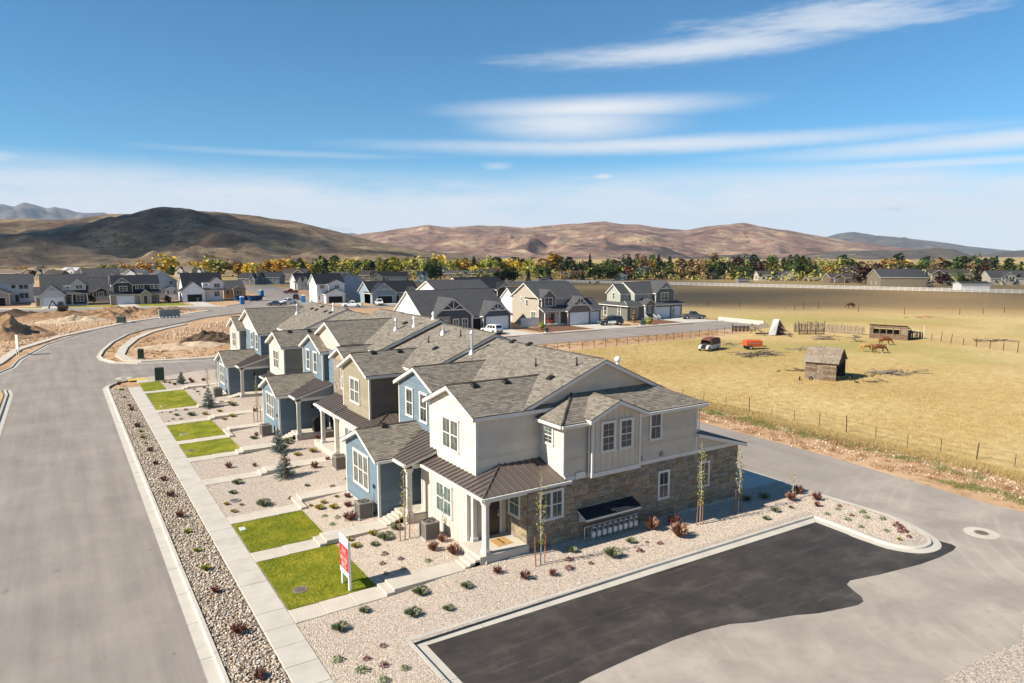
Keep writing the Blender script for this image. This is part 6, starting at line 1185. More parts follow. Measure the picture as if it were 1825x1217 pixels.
    for sy in (-1, 1):
        g = MB(); g.box(-L - .012, sy * hw * .62 - .12, zs - .42, -L + .08, sy * hw * .62 + .12, zs - .14); g.build('tail_light', LAMPR, T, off=Z0); g = MB(); g.box(L - .16, sy * hw * .62 - .16, zs - .46, L + .012, sy * hw * .62 + .16, zs - .3); g.build('headlight', LAMPW, T, off=Z0)
        g = MB(); g.box(cb[1] - .28, sy * (hw + .02) - .1, zs + .02, cb[1] - .1, sy * (hw + .02) + .1, zs + .16); g.build('mirror', BLACK, T, off=Z0)
    g = MB(); g.box(L - .03, -hw * .7, zb + .08, L + .03, hw * .7, zb + .26); g.build('front_bumper', BLACK, T, off=Z0); g = MB(); g.box(-L - .03, -hw * .8, zb + .1, -L + .04, hw * .8, zb + .26); g.build('rear_bumper', BLACK, T, off=Z0)
    if police:
        g = MB(); g.box(-.6, -.7, zr + .06, -.3, .7, zr + .17); g.build('light_bar', BLACK, T, off=Z0)
        for sy in (-1, 1): g = MB(); g.box(-.75, sy * (hw + .004) - .004, zb + .1, .85, sy * (hw + .004) + .004, zs - .14); g.build('white_door', CARW, T, off=Z0)
        for i in range(2): g = MB(); g.box(-L + .5, -.65 + i * 1.3 - .03, zr + .05, .2, -.65 + i * 1.3 + .03, zr + .12); g.build('roof_rail', STEEL, T, off=Z0)
    return T
def d2(px, py, z=0.): return at(px, py, z)
car('white suv on the driveway of the slate blue house', (70.3, 116.6, .03), math.radians(100), 'suv', CARW)
car('black suv with white doors and a roof light bar on the beige house driveway', (100.2, 116.4, .03), math.radians(160), 'suv', CARK, police=True, sc=1.12)
car('dark grey crew cab pickup parked at the end of the sage house driveway', (126.2, 117.0, .03), math.radians(-28), 'pickup', CARG)
car('white pickup broadside on the road before the wrapped two storey house', (71.7, 197.0, .03), math.radians(150), 'pickup', CARW)
car('white pickup backed up to the open garage of the steel blue house', (81.3, 200.2, .03), math.radians(-105), 'pickup', CARW)
car('dark blue car nearest the junction, left of a white pickup', at(190, 322, .02) if False else (54.5, 215.6, .02), math.radians(150), 'sedan', CARB); car('white pickup with tools in its bed at the road junction', (59.5, 219.5, .02), math.radians(200), 'pickup', CARW)
car('black suv beside the second blue toilet at the bend', (68.2, 241.5, .02), math.radians(70), 'suv', CARK); car('dark red pickup on the far road by the white twin gabled house', (76.8, 279, .02), math.radians(165), 'pickup', CARR)
# rusty van
RUST = mat('rusted_roof', (.10, .03, .022), .8, var=.45, vs=3, col2=(.17, .065, .04)); VANW = mat('faded_white_paint', (.50, .52, .54), .6, var=.15, vs=4); VANB = mat('van_dull_brown', (.06, .045, .04), .8, var=.4, vs=3)
T = thing('derelict_van', 'derelict old van with a rusty red roof and missing front panels in the dry field', 'van', (87.1, 77.2, -.03), math.radians(-163), None); Z0 = (0, 0, 0)
def vring(x, z0, z1, w0, w1): return [(x, -w0, z0), (x, w0, z0), (x, w1, z1), (x, -w1, z1)]
b = MB(); b.loft([vring(-2.3, .35, 1.0, .86, .92), vring(1.35, .35, 1.0, .9, .94)]); b.build('body', VANW, T, off=Z0)
b = MB(); b.loft([vring(-2.3, 1.0, 1.12, .92, .92), vring(1.4, 1.0, 1.12, .94, .94)])
for x in (-2.3, -1.15, 0., 1.05):
    for sy in (-1, 1): b.prism([(x, sy * .93, 1.1), (x + .13, sy * .93, 1.1), (x + .1, sy * .82, 1.75), (x, sy * .82, 1.75)], (0, -sy * .06, 0))
b.build('pillars', VANB, T, off=Z0); b = MB(); b.loft([[(x, y * w_, z) for y, z in ((-1, 1.72), (1, 1.72), (.85, 1.72 + h), (-.85, 1.72 + h))] for x, w_, h in ((-2.34, .8, .06), (-2.0, .84, .24), (0, .85, .28), (1.0, .82, .2), (1.3, .78, .04))]); b.build('roof', RUST, T, off=Z0)
for x, nm in ((-2.2, 'side_window'), (-1.0, 'side_window'), (.15, 'side_window')):
    for sy in (-1, 1): b = MB(); b.prism([(x, sy * .9, 1.14), (x + 1.0, sy * .9, 1.14), (x + .95, sy * .81, 1.7), (x, sy * .81, 1.7)], (0, -sy * .02, 0)); b.build(nm, CGLASS, T, off=Z0)
b = MB(); b.box(1.3, -.6, .4, 1.9, .6, .75); b.box(1.4, -.25, .75, 1.75, .25, 1.0); b.build('engine_bay', BLACK, T, off=Z0)
for sy in (-1, 1):
    b = MB(); b.loft([[(x, sy * .62 + y, z) for y, z in ((-.2, .4), (.2, .4), (.2, h), (-.2, h))] for x, h in ((1.35, 1.0), (1.8, .95), (2.1, .75))]); b.build('fender', VANW, T, off=Z0); b = MB(); b.cyl((2.08, sy * .62, .66), (2.16, sy * .62, .66), .14, .16, 12); b.build('headlight', LAMPW, T, off=Z0)
    for x in (-1.5, 1.55): wheel(T, x, sy * .72, .34, .18, sy)
# orange baler
ORG = mat('orange_paint', (.50, .085, .018), .5, .4, var=.12, vs=2)
T = thing('hay_baler', 'bright orange hay baler left standing in the dry grass', 'farm machine', (93.8, 74.2, -.03), math.radians(-22)); b = MB(); b.loft([[(x, y, z) for y, z in ((-.75, z0), (.75, z0), (.75, z1), (.55, z1 + .2), (-.55, z1 + .2), (-.75, z1))] for x, z0, z1 in ((-1.35, .65, 1.3), (-.5, .45, 1.35), (1.3, .5, 1.3), (1.4, .7, 1.2))]); b.build('body', ORG, T, off=Z0)
b = MB(); b.box(-1.2, -.77, .95, 1.2, -.75, 1.05); b.build('side_stripe', GREYS, T, off=Z0); wheel(T, -.7, -.75, .36, .2, -1); wheel(T, -.7, .75, .36, .2, 1); b = MB(); b.box(1.3, -.1, .4, 2.5, .1, .52); b.build('drawbar', BLACK, T, off=Z0); b = MB(); b.box(-1.2, -.5, .15, -.2, .5, .5); b.build('pickup_reel', BLACK, T, off=Z0)
# excavator
T = thing('excavator', 'small brown excavator with a dark teal cab on the dirt by the left street', 'excavator', (.8, 222.5, 0), math.radians(175)); EXB = mat('excavator_brown', (.10, .05, .035), .6, var=.2); TEAL = mat('cab_teal', (.03, .09, .10), .3, .6)
for sy in (-1, 1): b = MB(); b.loft([[(x * 1.5 * k, sy * .85 + y * .25, .38 + z * .38 * k) for x, z in [(math.cos(a), math.sin(a)) for a in [i * math.pi / 6 for i in range(12)]]] for y, k in ((-1, .95), (1, .95))]); b.build('track', BLACK, T, off=Z0)
b = MB(); b.bev(-1.5, -.95, .8, .9, .95, 1.6, .1); b.build('body', EXB, T, off=Z0); b = MB(); b.loft([[(x, y, z) for x, y in ((-.5 + i, -.9 + i), (.9 - i, -.9 + i), (.9 - i * 2, .1), (-.5 + i, .1))] for z, i in ((1.6, 0), (2.6, .1), (2.75, .2))]); b.build('cab', TEAL, T, off=Z0)
for a, c_, r0 in (((.8, .4, 1.4), (2.0, .4, 3.1), .2), ((2.0, .4, 3.1), (2.7, .4, 1.6), .16)): b = MB(); b.cyl(a, c_, r0, r0 * .8, 6); b.build('boom', EXB, T, off=Z0)
b = MB(); b.loft([[(2.7 + x * s, .4 + y * .35, 1.6 + z * s) for x, z, y in ((-.2, 0, -1), (.3, -.1, -1), (.3, -.1, 1), (-.2, 0, 1))] for s in (1, .5)]); b.prism([(2.5, .1, 1.6), (3.0, .1, 1.4), (2.7, .1, .9)], (0, .6, 0)); b.build('bucket', BLACK, T, off=Z0)
# portable toilets, skips, cabinets
TOIL = mat('toilet_blue', (.02, .16, .42), .45, .4); SKIP = mat('skip_blue', (.015, .05, .15), .6, var=.2); CAB = mat('cabinet_green', (.025, .04, .03), .6)
for (x, y), l in (((62.7, 266.2), 'blue portable toilet standing alone on the far kerb bed'), ((65.8, 225.0), 'blue portable toilet behind the townhouse roofs next to a black suv'), ((47.6, 227.0), 'blue portable toilet left of the dark blue skips')):
    T = thing('portable_toilet', l, 'portable toilet', (x, y, 0), R.uniform(-.3, .3), 'blue portable toilets'); b = MB(); b.box(-.6, -.6, 0, .6, .6, 2.1); b.build('body', TOIL, T, off=Z0); b = MB(); b.loft([[(x_ * s, y_ * s, z) for x_, y_ in ((-1, -1), (1, -1), (1, 1), (-1, 1))] for s, z in ((.64, 2.1), (.62, 2.25), (.3, 2.42))]); b.build('roof', mat('toilet_roof', (.5, .55, .6), .5), T, off=Z0); b = MB(); b.box(-.4, -.63, .1, .4, -.6, 1.9); b.build('door', mat('toilet_door', (.03, .2, .48), .5), T, off=Z0)
for (x, y), l in (((50.6, 243), 'dark blue skip left of another on the bare lot'), ((54.6, 241), 'dark blue skip with raised ends, right of its twin')):
    T = thing('skip', l, 'dumpster', (x, y, 0), .2, 'dark blue skips'); b = MB(); b.loft([[(x_ * 2.4 * s, y_ * 1.1 * s, z) for x_, y_ in ((-1, -1), (1, -1), (1, 1), (-1, 1))] for s, z in ((.75, .2), (1, 1.7))]); b.build('body', SKIP, T, off=Z0); b = MB()
    for i in range(5): b.box(-2 + i, -1.15, .4, -1.9 + i, -1.0, 1.7)
    b.box(-2.5, -1.2, 1.65, 2.5, -1.08, 1.8); b.build('ribs', SKIP, T, off=Z0)
def cabinet(label, px, py, w_, h, m=None, z=.12, dp=.6):
    p = at(px, py, z); T = thing('utility_cabinet', label, 'utility box', p, -YAW * .4, 'green utility cabinets'); b = MB(); b.bev(-w_ / 2, -dp / 2, .12, w_ / 2, dp / 2, h, .05); b.build('body', m or CAB, T, off=Z0); b = MB(); b.box(-w_ / 2 - .1, -dp / 2 - .1, -.1, w_ / 2 + .1, dp / 2 + .1, .12); b.build('pad', CONCW, T, off=Z0); b = MB(); b.box(-w_ * .4, -dp / 2 - .02, .25, w_ * .4, -dp / 2, h * .9); b.build('door', m or CAB, T, off=Z0); return T
cabinet('dark green utility cabinet at the near corner of the last lawn', 285, 679, .95, 1.65); cabinet('dark green utility cabinet on the dirt across the side street', 251.5, 640, .75, 1.5); cabinet('wide green transformer box beside the left kerb', 216.5, 576, 1.7, 1.5, mat('transformer_green', (.07, .105, .075), .6), 0, 1.2)
T = thing('barrier_stack', 'grey green panel on white blocks standing at the kerb of the curving road', 'barrier', at(302, 566), .25); b = MB(); b.box(-2.4, -.25, .35, 2.4, .25, 2.0); b.build('panel', mat('panel_grey', (.22, .25, .22), .8), T, off=Z0); b = MB()
for i in range(6): b.box(-2.3 + i * .85, -.4, 0, -1.9 + i * .85, .4, .35)
b.build('blocks', WHITE, T, off=Z0, kind='stuff'); cabinet('small dark utility box in the mulch of the beige house', 974, 592, .5, .9); cabinet('green utility box between the bushes before the sage house', 1145, 579, 1.2, 1.0, MATS['transformer_green'])
T = thing('street_sign', 'green street name sign on a thin post by the far kerb', 'street sign', at(353.5, 551)); b = MB(); b.cyl((0, 0, 0), (0, 0, 3.2), .05, .05, 6); b.build('post', STEEL, T, off=Z0); b = MB(); b.box(-.6, -.02, 2.9, .6, .02, 3.2); b.build('sign_blade', mat('sign_green', (.02, .16, .06), .5), T, off=Z0)
T = thing('site_sign', 'narrow white sign on two posts beside the left kerb', 'sign', at(32, 633), math.radians(90 + 20)); b = MB(); b.box(-.55, -.03, .9, .55, .03, 3.1); b.build('panel', WHITE, T, off=Z0)
for x in (-.45, .45): b = MB(); b.box(x - .05, -.05, 0, x + .05, .05, 3.1); b.build('post', WHITE, T, off=Z0)
# the red and white sale sign
SRED = mat('sign_red', (.62, .028, .03), .45); SWH = mat('sign_white', (.82, .82, .82), .5)
T = thing('sale_sign', 'tall white sign with a red panel on two posts in the nearest lawn', 'sign', (10.13, 29.72, .22)); 
for y in (-.45, .45): b = MB(); b.box(.0, y - .055, 0, .1, y + .055, 2.2); b.build('post', SWH, T, off=Z0)
b = MB(); b.box(-.035, -.56, .62, 0, .56, 2.42); pn = b.build('sign_panel', SWH, T, off=Z0); b = MB(); b.box(-.04, -.56, .86, -.036, .56, 1.98); b.build('red_field', SRED, pn, off=Z0)
b = MB(); g_ = random.Random(5)
def letters(y0, y1, z0, z1, n, d=-.0445):
    wd = (y1 - y0) / n
    for i in range(n):
        a = y1 - i * wd
        if g_.random() < .12: continue
        b.box(d, a - wd * .75, z0, d + .003, a - wd * .55, z1); b.box(d, a - wd * .35, z0, d + .003, a - wd * .15, z1); zz = g_.choice((z0, (z0 + z1) / 2 - .006, z1 - .012)); b.box(d, a - wd * .75, zz, d + .003, a - wd * .15, zz + (z1 - z0) * .22)
letters(-.3, .3, 1.80, 1.83, 9); letters(-.25, .25, 1.72, 1.77, 7); letters(-.3, .3, 1.66, 1.69, 10); letters(-.45, .45, 1.36, 1.44, 11); letters(-.45, .45, 1.26, 1.33, 11)
for i in range(5): letters(-.3, .3, 1.16 - i * .055, 1.195 - i * .055, 10)
b.box(-.0445, -.5, 1.57, -.041, .5, 1.575); b.build('white_lettering', SWH, pn, off=Z0, kind='stuff'); b = MB(); letters(-.3, .3, 2.2, 2.26, 6, -.0385); b.build('dark_lettering', BLACK, pn, off=Z0, kind='stuff')

# ---------------------------------------------------------------- fences
OLDW = mat('grey_old_wood', (.21, .165, .12), .95, var=.35, vs=5); OLDB = mat('brown_old_wood', (.15, .10, .064), .95, var=.4, vs=4); OLDD = mat('dark_old_wood', (.075, .055, .042), .95, var=.4, vs=4); WIRE = mat('fence_wire', (.12, .10, .085), .7, metal=.3)
def wire_fence(label, pts, hgt, m, step=None, wires=3, r=.05, wob=.12, name='wire_fence', dark=None):
    T = thing(name, label, 'fence', pts[0]); ORIG[T.name] = Vector(pts[0]); Q = []
    for a, c_ in zip(pts[:-1], pts[1:]):
        a, c_ = Vector(a), Vector(c_); n = max(1, round((c_ - a).length / step)) if step else 1; Q += [a.lerp(c_, i / n) for i in range(n)]
    Q.append(Vector(pts[-1])); tops = []
    for i, p in enumerate(Q):
        big = dark and i % dark == 0; h = hgt * R.uniform(.8, 1.15) * (1.25 if big else 1); t_ = p + Vector((R.uniform(-wob, wob), R.uniform(-wob, wob), h)); b = MB(); b.cyl(p - Vector((0, 0, .2)), t_, r * (1.7 if big else 1), r * (1.5 if big else .9), 6); b.build('fence_post', OLDD if big else m, T); tops.append((p, t_))
    for k in range(wires):
        f = .25 + .65 * k / max(1, wires - 1); b = MB(); b.tube([p.lerp(t_, f * hgt / max(.1, (t_ - p).length)) for p, t_ in tops], .008, 3); b.build('wire', WIRE, T)
    return T
wire_fence('sagging wire fence with thin crooked posts along the end street', [(53.5, 89.2, -.04), (68.7, 89.6, -.04), (83.3, 89.4, -.04), (97.2, 90.6, -.04), (110.6, 92.2, -.04)], 1.25, OLDD, 2.5, 4, .05, .16)
wire_fence('thin wire fence of dark posts along the dry field beside the alley', [(57.4, 14, -.04), (57.2, 22, -.04), (56.5, 29.3, -.04), (56.3, 37, -.04), (55.6, 44, -.04), (54, 60, -.04), (53.2, 88, -.04)], 1.15, OLDD, 2.7, 3, .028, .1, dark=4)
wire_fence('far wire fence crossing the gold pasture on the right', [tuple(at(*q, -.03)) for q in ((1530, 555), (1612, 560), (1710, 561), (1752, 560), (1790, 557), (1840, 554))], 1.7, OLDD, 9, 3, .08, .1); wire_fence('short run of posts and rails in the pasture right of the sage house', [tuple(at(*q, -.03)) for q in ((1372, 550), (1398, 550))], 1.8, OLDW, 5, 2, .09, .1)
wire_fence('second short run of tall posts in the pasture, right of the first', [tuple(at(*q, -.03)) for q in ((1416, 553), (1432, 552), (1458, 550))], 1.9, OLDD, 6, 2, .09, .1); wire_fence('wire fence running right from the long shed past the horses', [tuple(at(*q, -.03)) for q in ((1640, 602), (1660, 606), (1694, 612), (1740, 618), (1840, 632))], 1.5, OLDD, 2.6, 3, .06, .2)
wire_fence('faint line of posts across the brown field behind the pickup', [tuple(at(*q, -.03)) for q in ((1262, 545), (1318, 547), (1372, 549))], 1.6, OLDD, 14, 2, .09, .1)
# white rail fence
WF = [(150, 297), (183, 303), (232, 306.5), (263, 240.5), (291, 182.5), (317, 122.5), (352, 28)]; T = thing('white_rail_fence', 'long white rail fence along the far edge of the brown field', 'fence', WF[0] + (-.1,)); O = Vector(WF[0] + (-.1,)); VIN = mat('white_vinyl', (.62, .61, .59), .5)
b = MB(); b.box(-.09, -.09, 0, .09, .09, 1.75); PM = None
for a, c_ in zip(WF[:-1], WF[1:]):
    a, c_ = Vector(a + (-.1,)), Vector(c_ + (-.1,)); n = round((c_ - a).length / 2.6); d = (c_ - a).normalized(); nn = Vector((-d.y, d.x, 0)) * .03
    for i in range(n):
        p = a.lerp(c_, i / n)
        if PM is None: PM = b.build('fence_post', VIN, T, off=(0, 0, 0)); PM.location = p - O
        else: dup(PM, T, p - O)
    for h in (.35, .85, 1.35): q = MB(); q.prism([a + nn + Vector((0, 0, h)), a - nn + Vector((0, 0, h)), c_ - nn + Vector((0, 0, h)), c_ + nn + Vector((0, 0, h))], (0, 0, .2)); q.build('rail', VIN, T, off=O)
def vfence(label, p, q, h=1.8, n=6):
    T = thing('vinyl_fence', label, 'fence', p); d = Vector(q) - Vector(p)
    for i in range(n): a, c_ = Vector(p) + d * (i / n), Vector(p) + d * ((i + .97) / n); b = MB(); b.prism([a, c_, c_ + Vector((.06, .06, 0)), a + Vector((.06, .06, 0))], (0, 0, h)); b.build('fence_panel', VIN, T)
vfence('white vinyl fence in front of the navy cottage', (7.6, 262, 0), (15, 262, 0)); vfence('white vinyl fence beside the tall pale grey house', (29.5, 259.5, 0), (35.5, 259.5, 0)); vfence('white vinyl fence between the slate blue and beige houses', (81.2, 122.8, 0), (85.8, 122.8, 0), 1.9, 3)
def planks(T, p, q, h, m, n, wob=.3, wd=.14, name='plank'):
    p, q = Vector(p), Vector(q)
    for i in range(n):
        a = p.lerp(q, (i + R.uniform(.2, .8)) / n); d = (q - p).normalized() * wd / 2; hh = Vector((R.uniform(-.12, .12), R.uniform(-.12, .12), h * R.uniform(1 - wob, 1.05))); b = MB(); b.prism([a - d, a + d, a + d + Vector((-d.y, d.x, 0)) * .4, a - d + Vector((-d.y, d.x, 0)) * .4], hh); b.build(name, m, T)
p, q, r_ = at(1414, 592, -.03), at(1471, 592, -.03), at(1541, 597, -.03)
T = thing('plank_fence', 'tall grey fence of upright weathered planks behind the junk', 'fence', p); planks(T, p, q, 2.3, OLDW, 34); b = MB(); b.tube([p + Vector((0, 0, 1.4)), q + Vector((0, 0, 1.4))], .06); b.build('rail', OLDW, T)
T = thing('plank_fence', 'lower grey plank fence running right to the long shed', 'fence', q); planks(T, q, r_, 1.7, OLDW, 40, .2); b = MB(); b.tube([q + Vector((0, 0, .9)), r_ + Vector((0, 0, .9))], .05); b.build('rail', OLDW, T)
p, q = at(1305, 592, -.03), at(1346, 590, -.03); T = thing('log_fence', 'dark broken log fence left of the collapsed shed', 'fence', p)
for i in range(7): a = p.lerp(q, i / 6); b = MB(); b.cyl(a - Vector((0, 0, .1)), a + Vector((R.uniform(-.1, .1), 0, R.uniform(1.1, 1.7))), .12, .1, 6); b.build('post', OLDD, T)
for k in range(4): b = MB(); b.cyl(p + Vector((0, 0, .3 + k * .28)), q + Vector((0, 0, .25 + k * .25)), .1, .09, 6); b.build('log', OLDD, T)
p, q = at(1424, 596, -.03), at(1468, 596, -.03); T = thing('log_fence', 'low dark log rails in front of the tall plank fence', 'fence', p)
for k in range(3): b = MB(); b.cyl(p + Vector((0, 0, .2 + k * .3)), q + Vector((0, 0, .2 + k * .3)), .1, .09, 6); b.build('log', OLDB, T)
for i in range(4): a = p.lerp(q, i / 3); b = MB(); b.cyl(a, a + Vector((0, 0, 1.3)), .12, .11, 6); b.build('post', OLDD, T)

# ---------------------------------------------------------------- old sheds and junk in the dry field
L_, C_, R_ = Vector((76.9, 52.8, -.03)), Vector((78.2, 49.5, -.03)), Vector((82.6, 51.2, -.03)); u = (C_ - L_); v_ = (R_ - C_); T = thing('log_barn', 'small weathered log barn with a grey plank roof and an open dark end', 'barn', L_); zE, zR = 2.15, 3.75; Zv = Vector((0, 0, 1))
def board(T, a, c_, z0, z1, n, m, name, th=.06): b = MB(); n = Vector(n).normalized() * th; b.prism([a + Zv * z0, c_ + Zv * z0, c_ + Zv * z1, a + Zv * z1], n); return b.build(name, m, T)
nf = u.cross(Zv).normalized(); nf = nf if nf.dot(v_) > 0 else -nf
for k in range(9):
    z0 = k * .24; z1 = z0 + .225
    for f0, f1 in ((0, .36), (.58, 1)) if k < 8 else ((0, 1),): board(T, L_ + u * f0 - nf * R.uniform(0, .05), L_ + u * f1 - nf * R.uniform(0, .05), z0, z1, nf, R.choice([OLDB, OLDB, OLDW]), 'log', .12)
    board(T, L_ + v_ - nf * .06, C_ + v_ - nf * .06, z0, z1, nf, OLDD, 'log', .1); board(T, L_, L_ + v_, z0, z1, u, OLDB, 'log', .1)
for k in range(6): board(T, L_ + u * .37 + u * .035 * k, L_ + u * .37 + u * .035 * (k + .9), 0, 1.85, nf, OLDW, 'door_plank', .05)
def gable_boards(a, inner, m, skip):
    for k in range(10):
        f0, f1 = k / 10, (k + .93) / 10; zz = lambda f: zE + (zR - zE) * (1 - abs(2 * f - 1)); p0, p1 = a + v_ * f0, a + v_ * f1; b = MB(); z0 = zE - .3 if skip else 0; b.prism([p0 + Zv * z0, p1 + Zv * z0, p1 + Zv * zz(f1), p0 + Zv * zz(f0)], inner); b.build('gable_plank', m, T)
gable_boards(L_, u.normalized() * .05, OLDB, False); gable_boards(C_ - u.normalized() * .06, u.normalized() * .05, OLDD, True)
for sg in (0, 1):
    e0 = (L_ - nf * .25 if sg == 0 else L_ + v_ + nf * .25) - u * .08 + Zv * (zE - .05); rg = L_ + v_ * .5 - u * .08 + Zv * zR
    for k in range(9):
        a, c_ = e0.lerp(rg, k / 9), e0.lerp(rg, (k + 1.12) / 9)
        for f0, f1 in ((0, R.uniform(.3, .6)), (None, 1)):
            if f0 is None: f0 = last + .01
            last = f1; b = MB(); n = Vector((0, 0, .03 + .02 * R.random())); b.prism([a + u * 1.16 * f0 + n, a + u * 1.16 * f1 + n, c_ + u * 1.16 * f1 + n * 1.2, c_ + u * 1.16 * f0 + n * 1.2], (0, 0, .03)); b.build('roof_plank', R.choice([OLDW, OLDW, MATS['grey_old_wood'], mat('silver_old_wood', (.235, .20, .155), .95, var=.3, vs=6)]), T)
b = MB(); b.cyl(R_ + Zv * 0, R_ + Zv * zE, .1, .09, 6); b.build('corner_post', OLDD, T)
# long open-fronted shed
p, q = at(1549, 602.5, -.03), at(1617, 607, -.03); d = q - p; dn = Vector((-d.y, d.x, 0)).normalized(); dn = dn if dn.dot(FWD) > 0 else -dn; T = thing('open_shed', 'long low weathered shed with four dark openings behind the horses', 'shed', p); hs = 2.5
for k in range(10):
    z0 = k * .25
    if z0 < .95 or z0 > 1.95: board(T, p, q, z0, z0 + .235, dn, R.choice([OLDB, OLDW]), 'board')
    else: board(T, p, p.lerp(q, .1), z0, z0 + .235, dn, OLDB, 'board'); board(T, p.lerp(q, .8), q, z0, z0 + .235, dn, OLDW, 'board')
    board(T, p + dn * 3.5, q + dn * 3.5, z0, min(z0 + .24, 1.7), dn, OLDD, 'board') if z0 < 1.5 else None; board(T, q, q + dn * 3.5, z0, z0 + .24, d, OLDD, 'board') if z0 < 1.6 else None; board(T, p, p + dn * 3.5, z0, z0 + .24, d, OLDB, 'board') if z0 < 1.6 else None
for k in range(1, 5): a = p.lerp(q, .1 + .7 * k / 4); b = MB(); b.cyl(a + Zv * .9 - dn * .03, a + Zv * 2.0 - dn * .03, .08, .08, 6); b.build('post', OLDW, T)
for k in range(14): a, c_ = p.lerp(q, k / 14 - .02), p.lerp(q, (k + .95) / 14 - .02); b = MB(); b.prism([a - dn * .3 + Zv * 2.6, c_ - dn * .3 + Zv * 2.6, c_ + dn * 3.8 + Zv * 1.75, a + dn * 3.8 + Zv * 1.75], (0, 0, .05)); b.build('roof_board', OLDB, T)
p, q = at(1620, 606, -.03), at(1646, 604, -.03); T = thing('lean_to', 'dark broken lean-to at the right end of the long shed', 'shed', p); planks(T, p, q, 1.4, OLDD, 14, .4); planks(T, p + Vector((.5, 2, 0)), q + Vector((.5, 2, 0)), 1.5, OLDD, 12, .3); b = MB(); b.prism([p + Zv * 1.3, q + Zv * 1.0, q + Vector((.5, 2, 1.2)), p + Vector((.5, 2, 1.5))], (0, 0, .06)); b.build('roof_sheet', OLDD, T); b = MB(); b.cyl(q, q + Zv * 2.4, .07, .06, 6); b.build('pale_post', WHITE, T)
# collapsed shed
p = at(1378, 598, -.03); T = thing('collapsed_shed', 'collapsed timber shed with a pale roof sheet leaning to a point', 'shed', p); ex, ey = RGT.copy(), Vector((FWD.x, FWD.y, 0)).normalized()
def Q(x, y, z): return p + ex * x + ey * y + Zv * z
TIN = mat('weathered_tin', (.42, .43, .44), .5, .4, var=.2, vs=2)
for pts in ([Q(-.9, 0, .1), Q(.35, -.2, .1), Q(1.2, .4, 3.0), Q(.5, 1.6, 2.9)], [Q(1.2, .4, 3.0), Q(2.9, .8, .6), Q(2.6, 3, .7), Q(.6, 1.8, 2.9)]): b = MB(); b.prism(pts, (0, 0, .06)); b.build('roof_sheet', TIN if pts[0].z < 1 else OLDW, T)
b = MB(); b.prism([Q(-3.6, 1.5, .9), Q(-.2, 1.2, 1.5), Q(.3, 4, 2.0), Q(-3.2, 4.2, 1.2)], (0, 0, .08)); b.build('fallen_roof', OLDW, T)
for k in range(9): b = MB(); b.prism([Q(.9 + k * .18, .9, 0), Q(1.05 + k * .18, .9, 0), Q(1.05 + k * .18, 1.0, 2.2 - k * .2), Q(.9 + k * .18, 1.0, 2.3 - k * .2)], (0, .05, 0)); b.build('wall_plank', OLDD, T)
for a, c_ in ((Q(-4.6, -.5, .5), Q(-2.2, 0, 2.3)), (Q(-4.2, -.2, 2.3), Q(-1.8, -.4, .2)), (Q(-4.0, -.2, 1.7), Q(-1.4, -.6, .4)), (Q(1.5, 0, 1.6), Q(3.4, -.5, .3)), (Q(1.1, -.5, .9), Q(2.6, -2.5, .05)), (Q(.2, -.6, 0), Q(.5, -.6, 1.7))): b = MB(); b.cyl(a, c_, .1, .08, 5); b.build('beam', R.choice([OLDW, OLDD, OLDW]), T)
def pile(name, label, cat, px, py, n, lx, ly, h, ms, lmin=.8, lmax=3.):
    p = at(px, py, -.03); T = thing(name, label, cat, p)
    for i in range(n):
        a = p + ex * R.gauss(0, lx) + ey * R.gauss(0, ly) + Zv * abs(R.gauss(0, h)); an = R.uniform(-.7, .7) + (0 if R.random() < .7 else 1.5); dd = (ex * math.cos(an) + ey * math.sin(an)) * R.uniform(lmin, lmax) / 2; w_ = R.uniform(.05, .12); b = MB(); up = Zv * R.uniform(-.15, .25)
        if R.random() < .5: b.cyl(a - dd, a + dd + up, w_ * .6, w_ * .5, 5)
        else: n_ = Vector((-dd.y, dd.x, 0)).normalized() * w_; b.prism([a - dd - n_, a - dd + n_, a + dd + up + n_, a + dd + up - n_], (0, 0, .05))
        b.build('timber', R.choice(ms), T)
    return T
SILV = MATS['silver_old_wood']; pile('lumber_pile', 'spread of grey broken lumber left of the log barn', 'lumber', 1355, 632, 42, 1.7, .8, .25, [OLDW, SILV, SILV, OLDD]); pile('lumber_pile', 'dark scrap and a rolled tarp at the near left of the grey lumber', 'lumber', 1338, 636, 14, .8, .4, .15, [OLDD, WHITE, OLDD]); pile('lumber_pile', 'long grey planks lying behind the log barn roof', 'lumber', 1420, 623, 16, 1.6, .5, .12, [OLDW, SILV], 1.5, 3.5)
pile('lumber_pile', 'heap of pale split poles in the grass right of the log barn', 'lumber', 1590, 666, 36, 1.9, .7, .18, [SILV, SILV, OLDW, OLDB], 1, 3.4); pile('lumber_pile', 'pale branches heaped in front of the low plank fence', 'lumber', 1474, 605, 30, 1.3, .6, .4, [SILV, OLDW], 1, 2.6); pile('lumber_pile', 'few rust brown sticks in front of the log barn end', 'lumber', 1550, 681, 9, 1.0, .3, .1, [OLDB, OLDD], .6, 1.6)
pile('lumber_pile', 'flat metal scraps left of the orange baler', 'scrap', 1324, 618, 8, .8, .5, .05, [TIN, GREYS], .6, 1.4); pile('lumber_pile', 'grey boards lying right of the derelict van', 'lumber', 1295, 614, 14, 1.0, .6, .1, [OLDW, OLDD], .6, 2); pile('lumber_pile', 'dark timbers by the wire fence at the right edge', 'lumber', 1765, 608, 18, 1.6, .6, .25, [OLDD, OLDD, OLDW], 1, 3); pile('lumber_pile', 'reddish gate parts and posts lying out in the pasture', 'scrap', 1642, 566, 10, 1.6, .8, .2, [OLDB, ORG, OLDD], 1, 3)
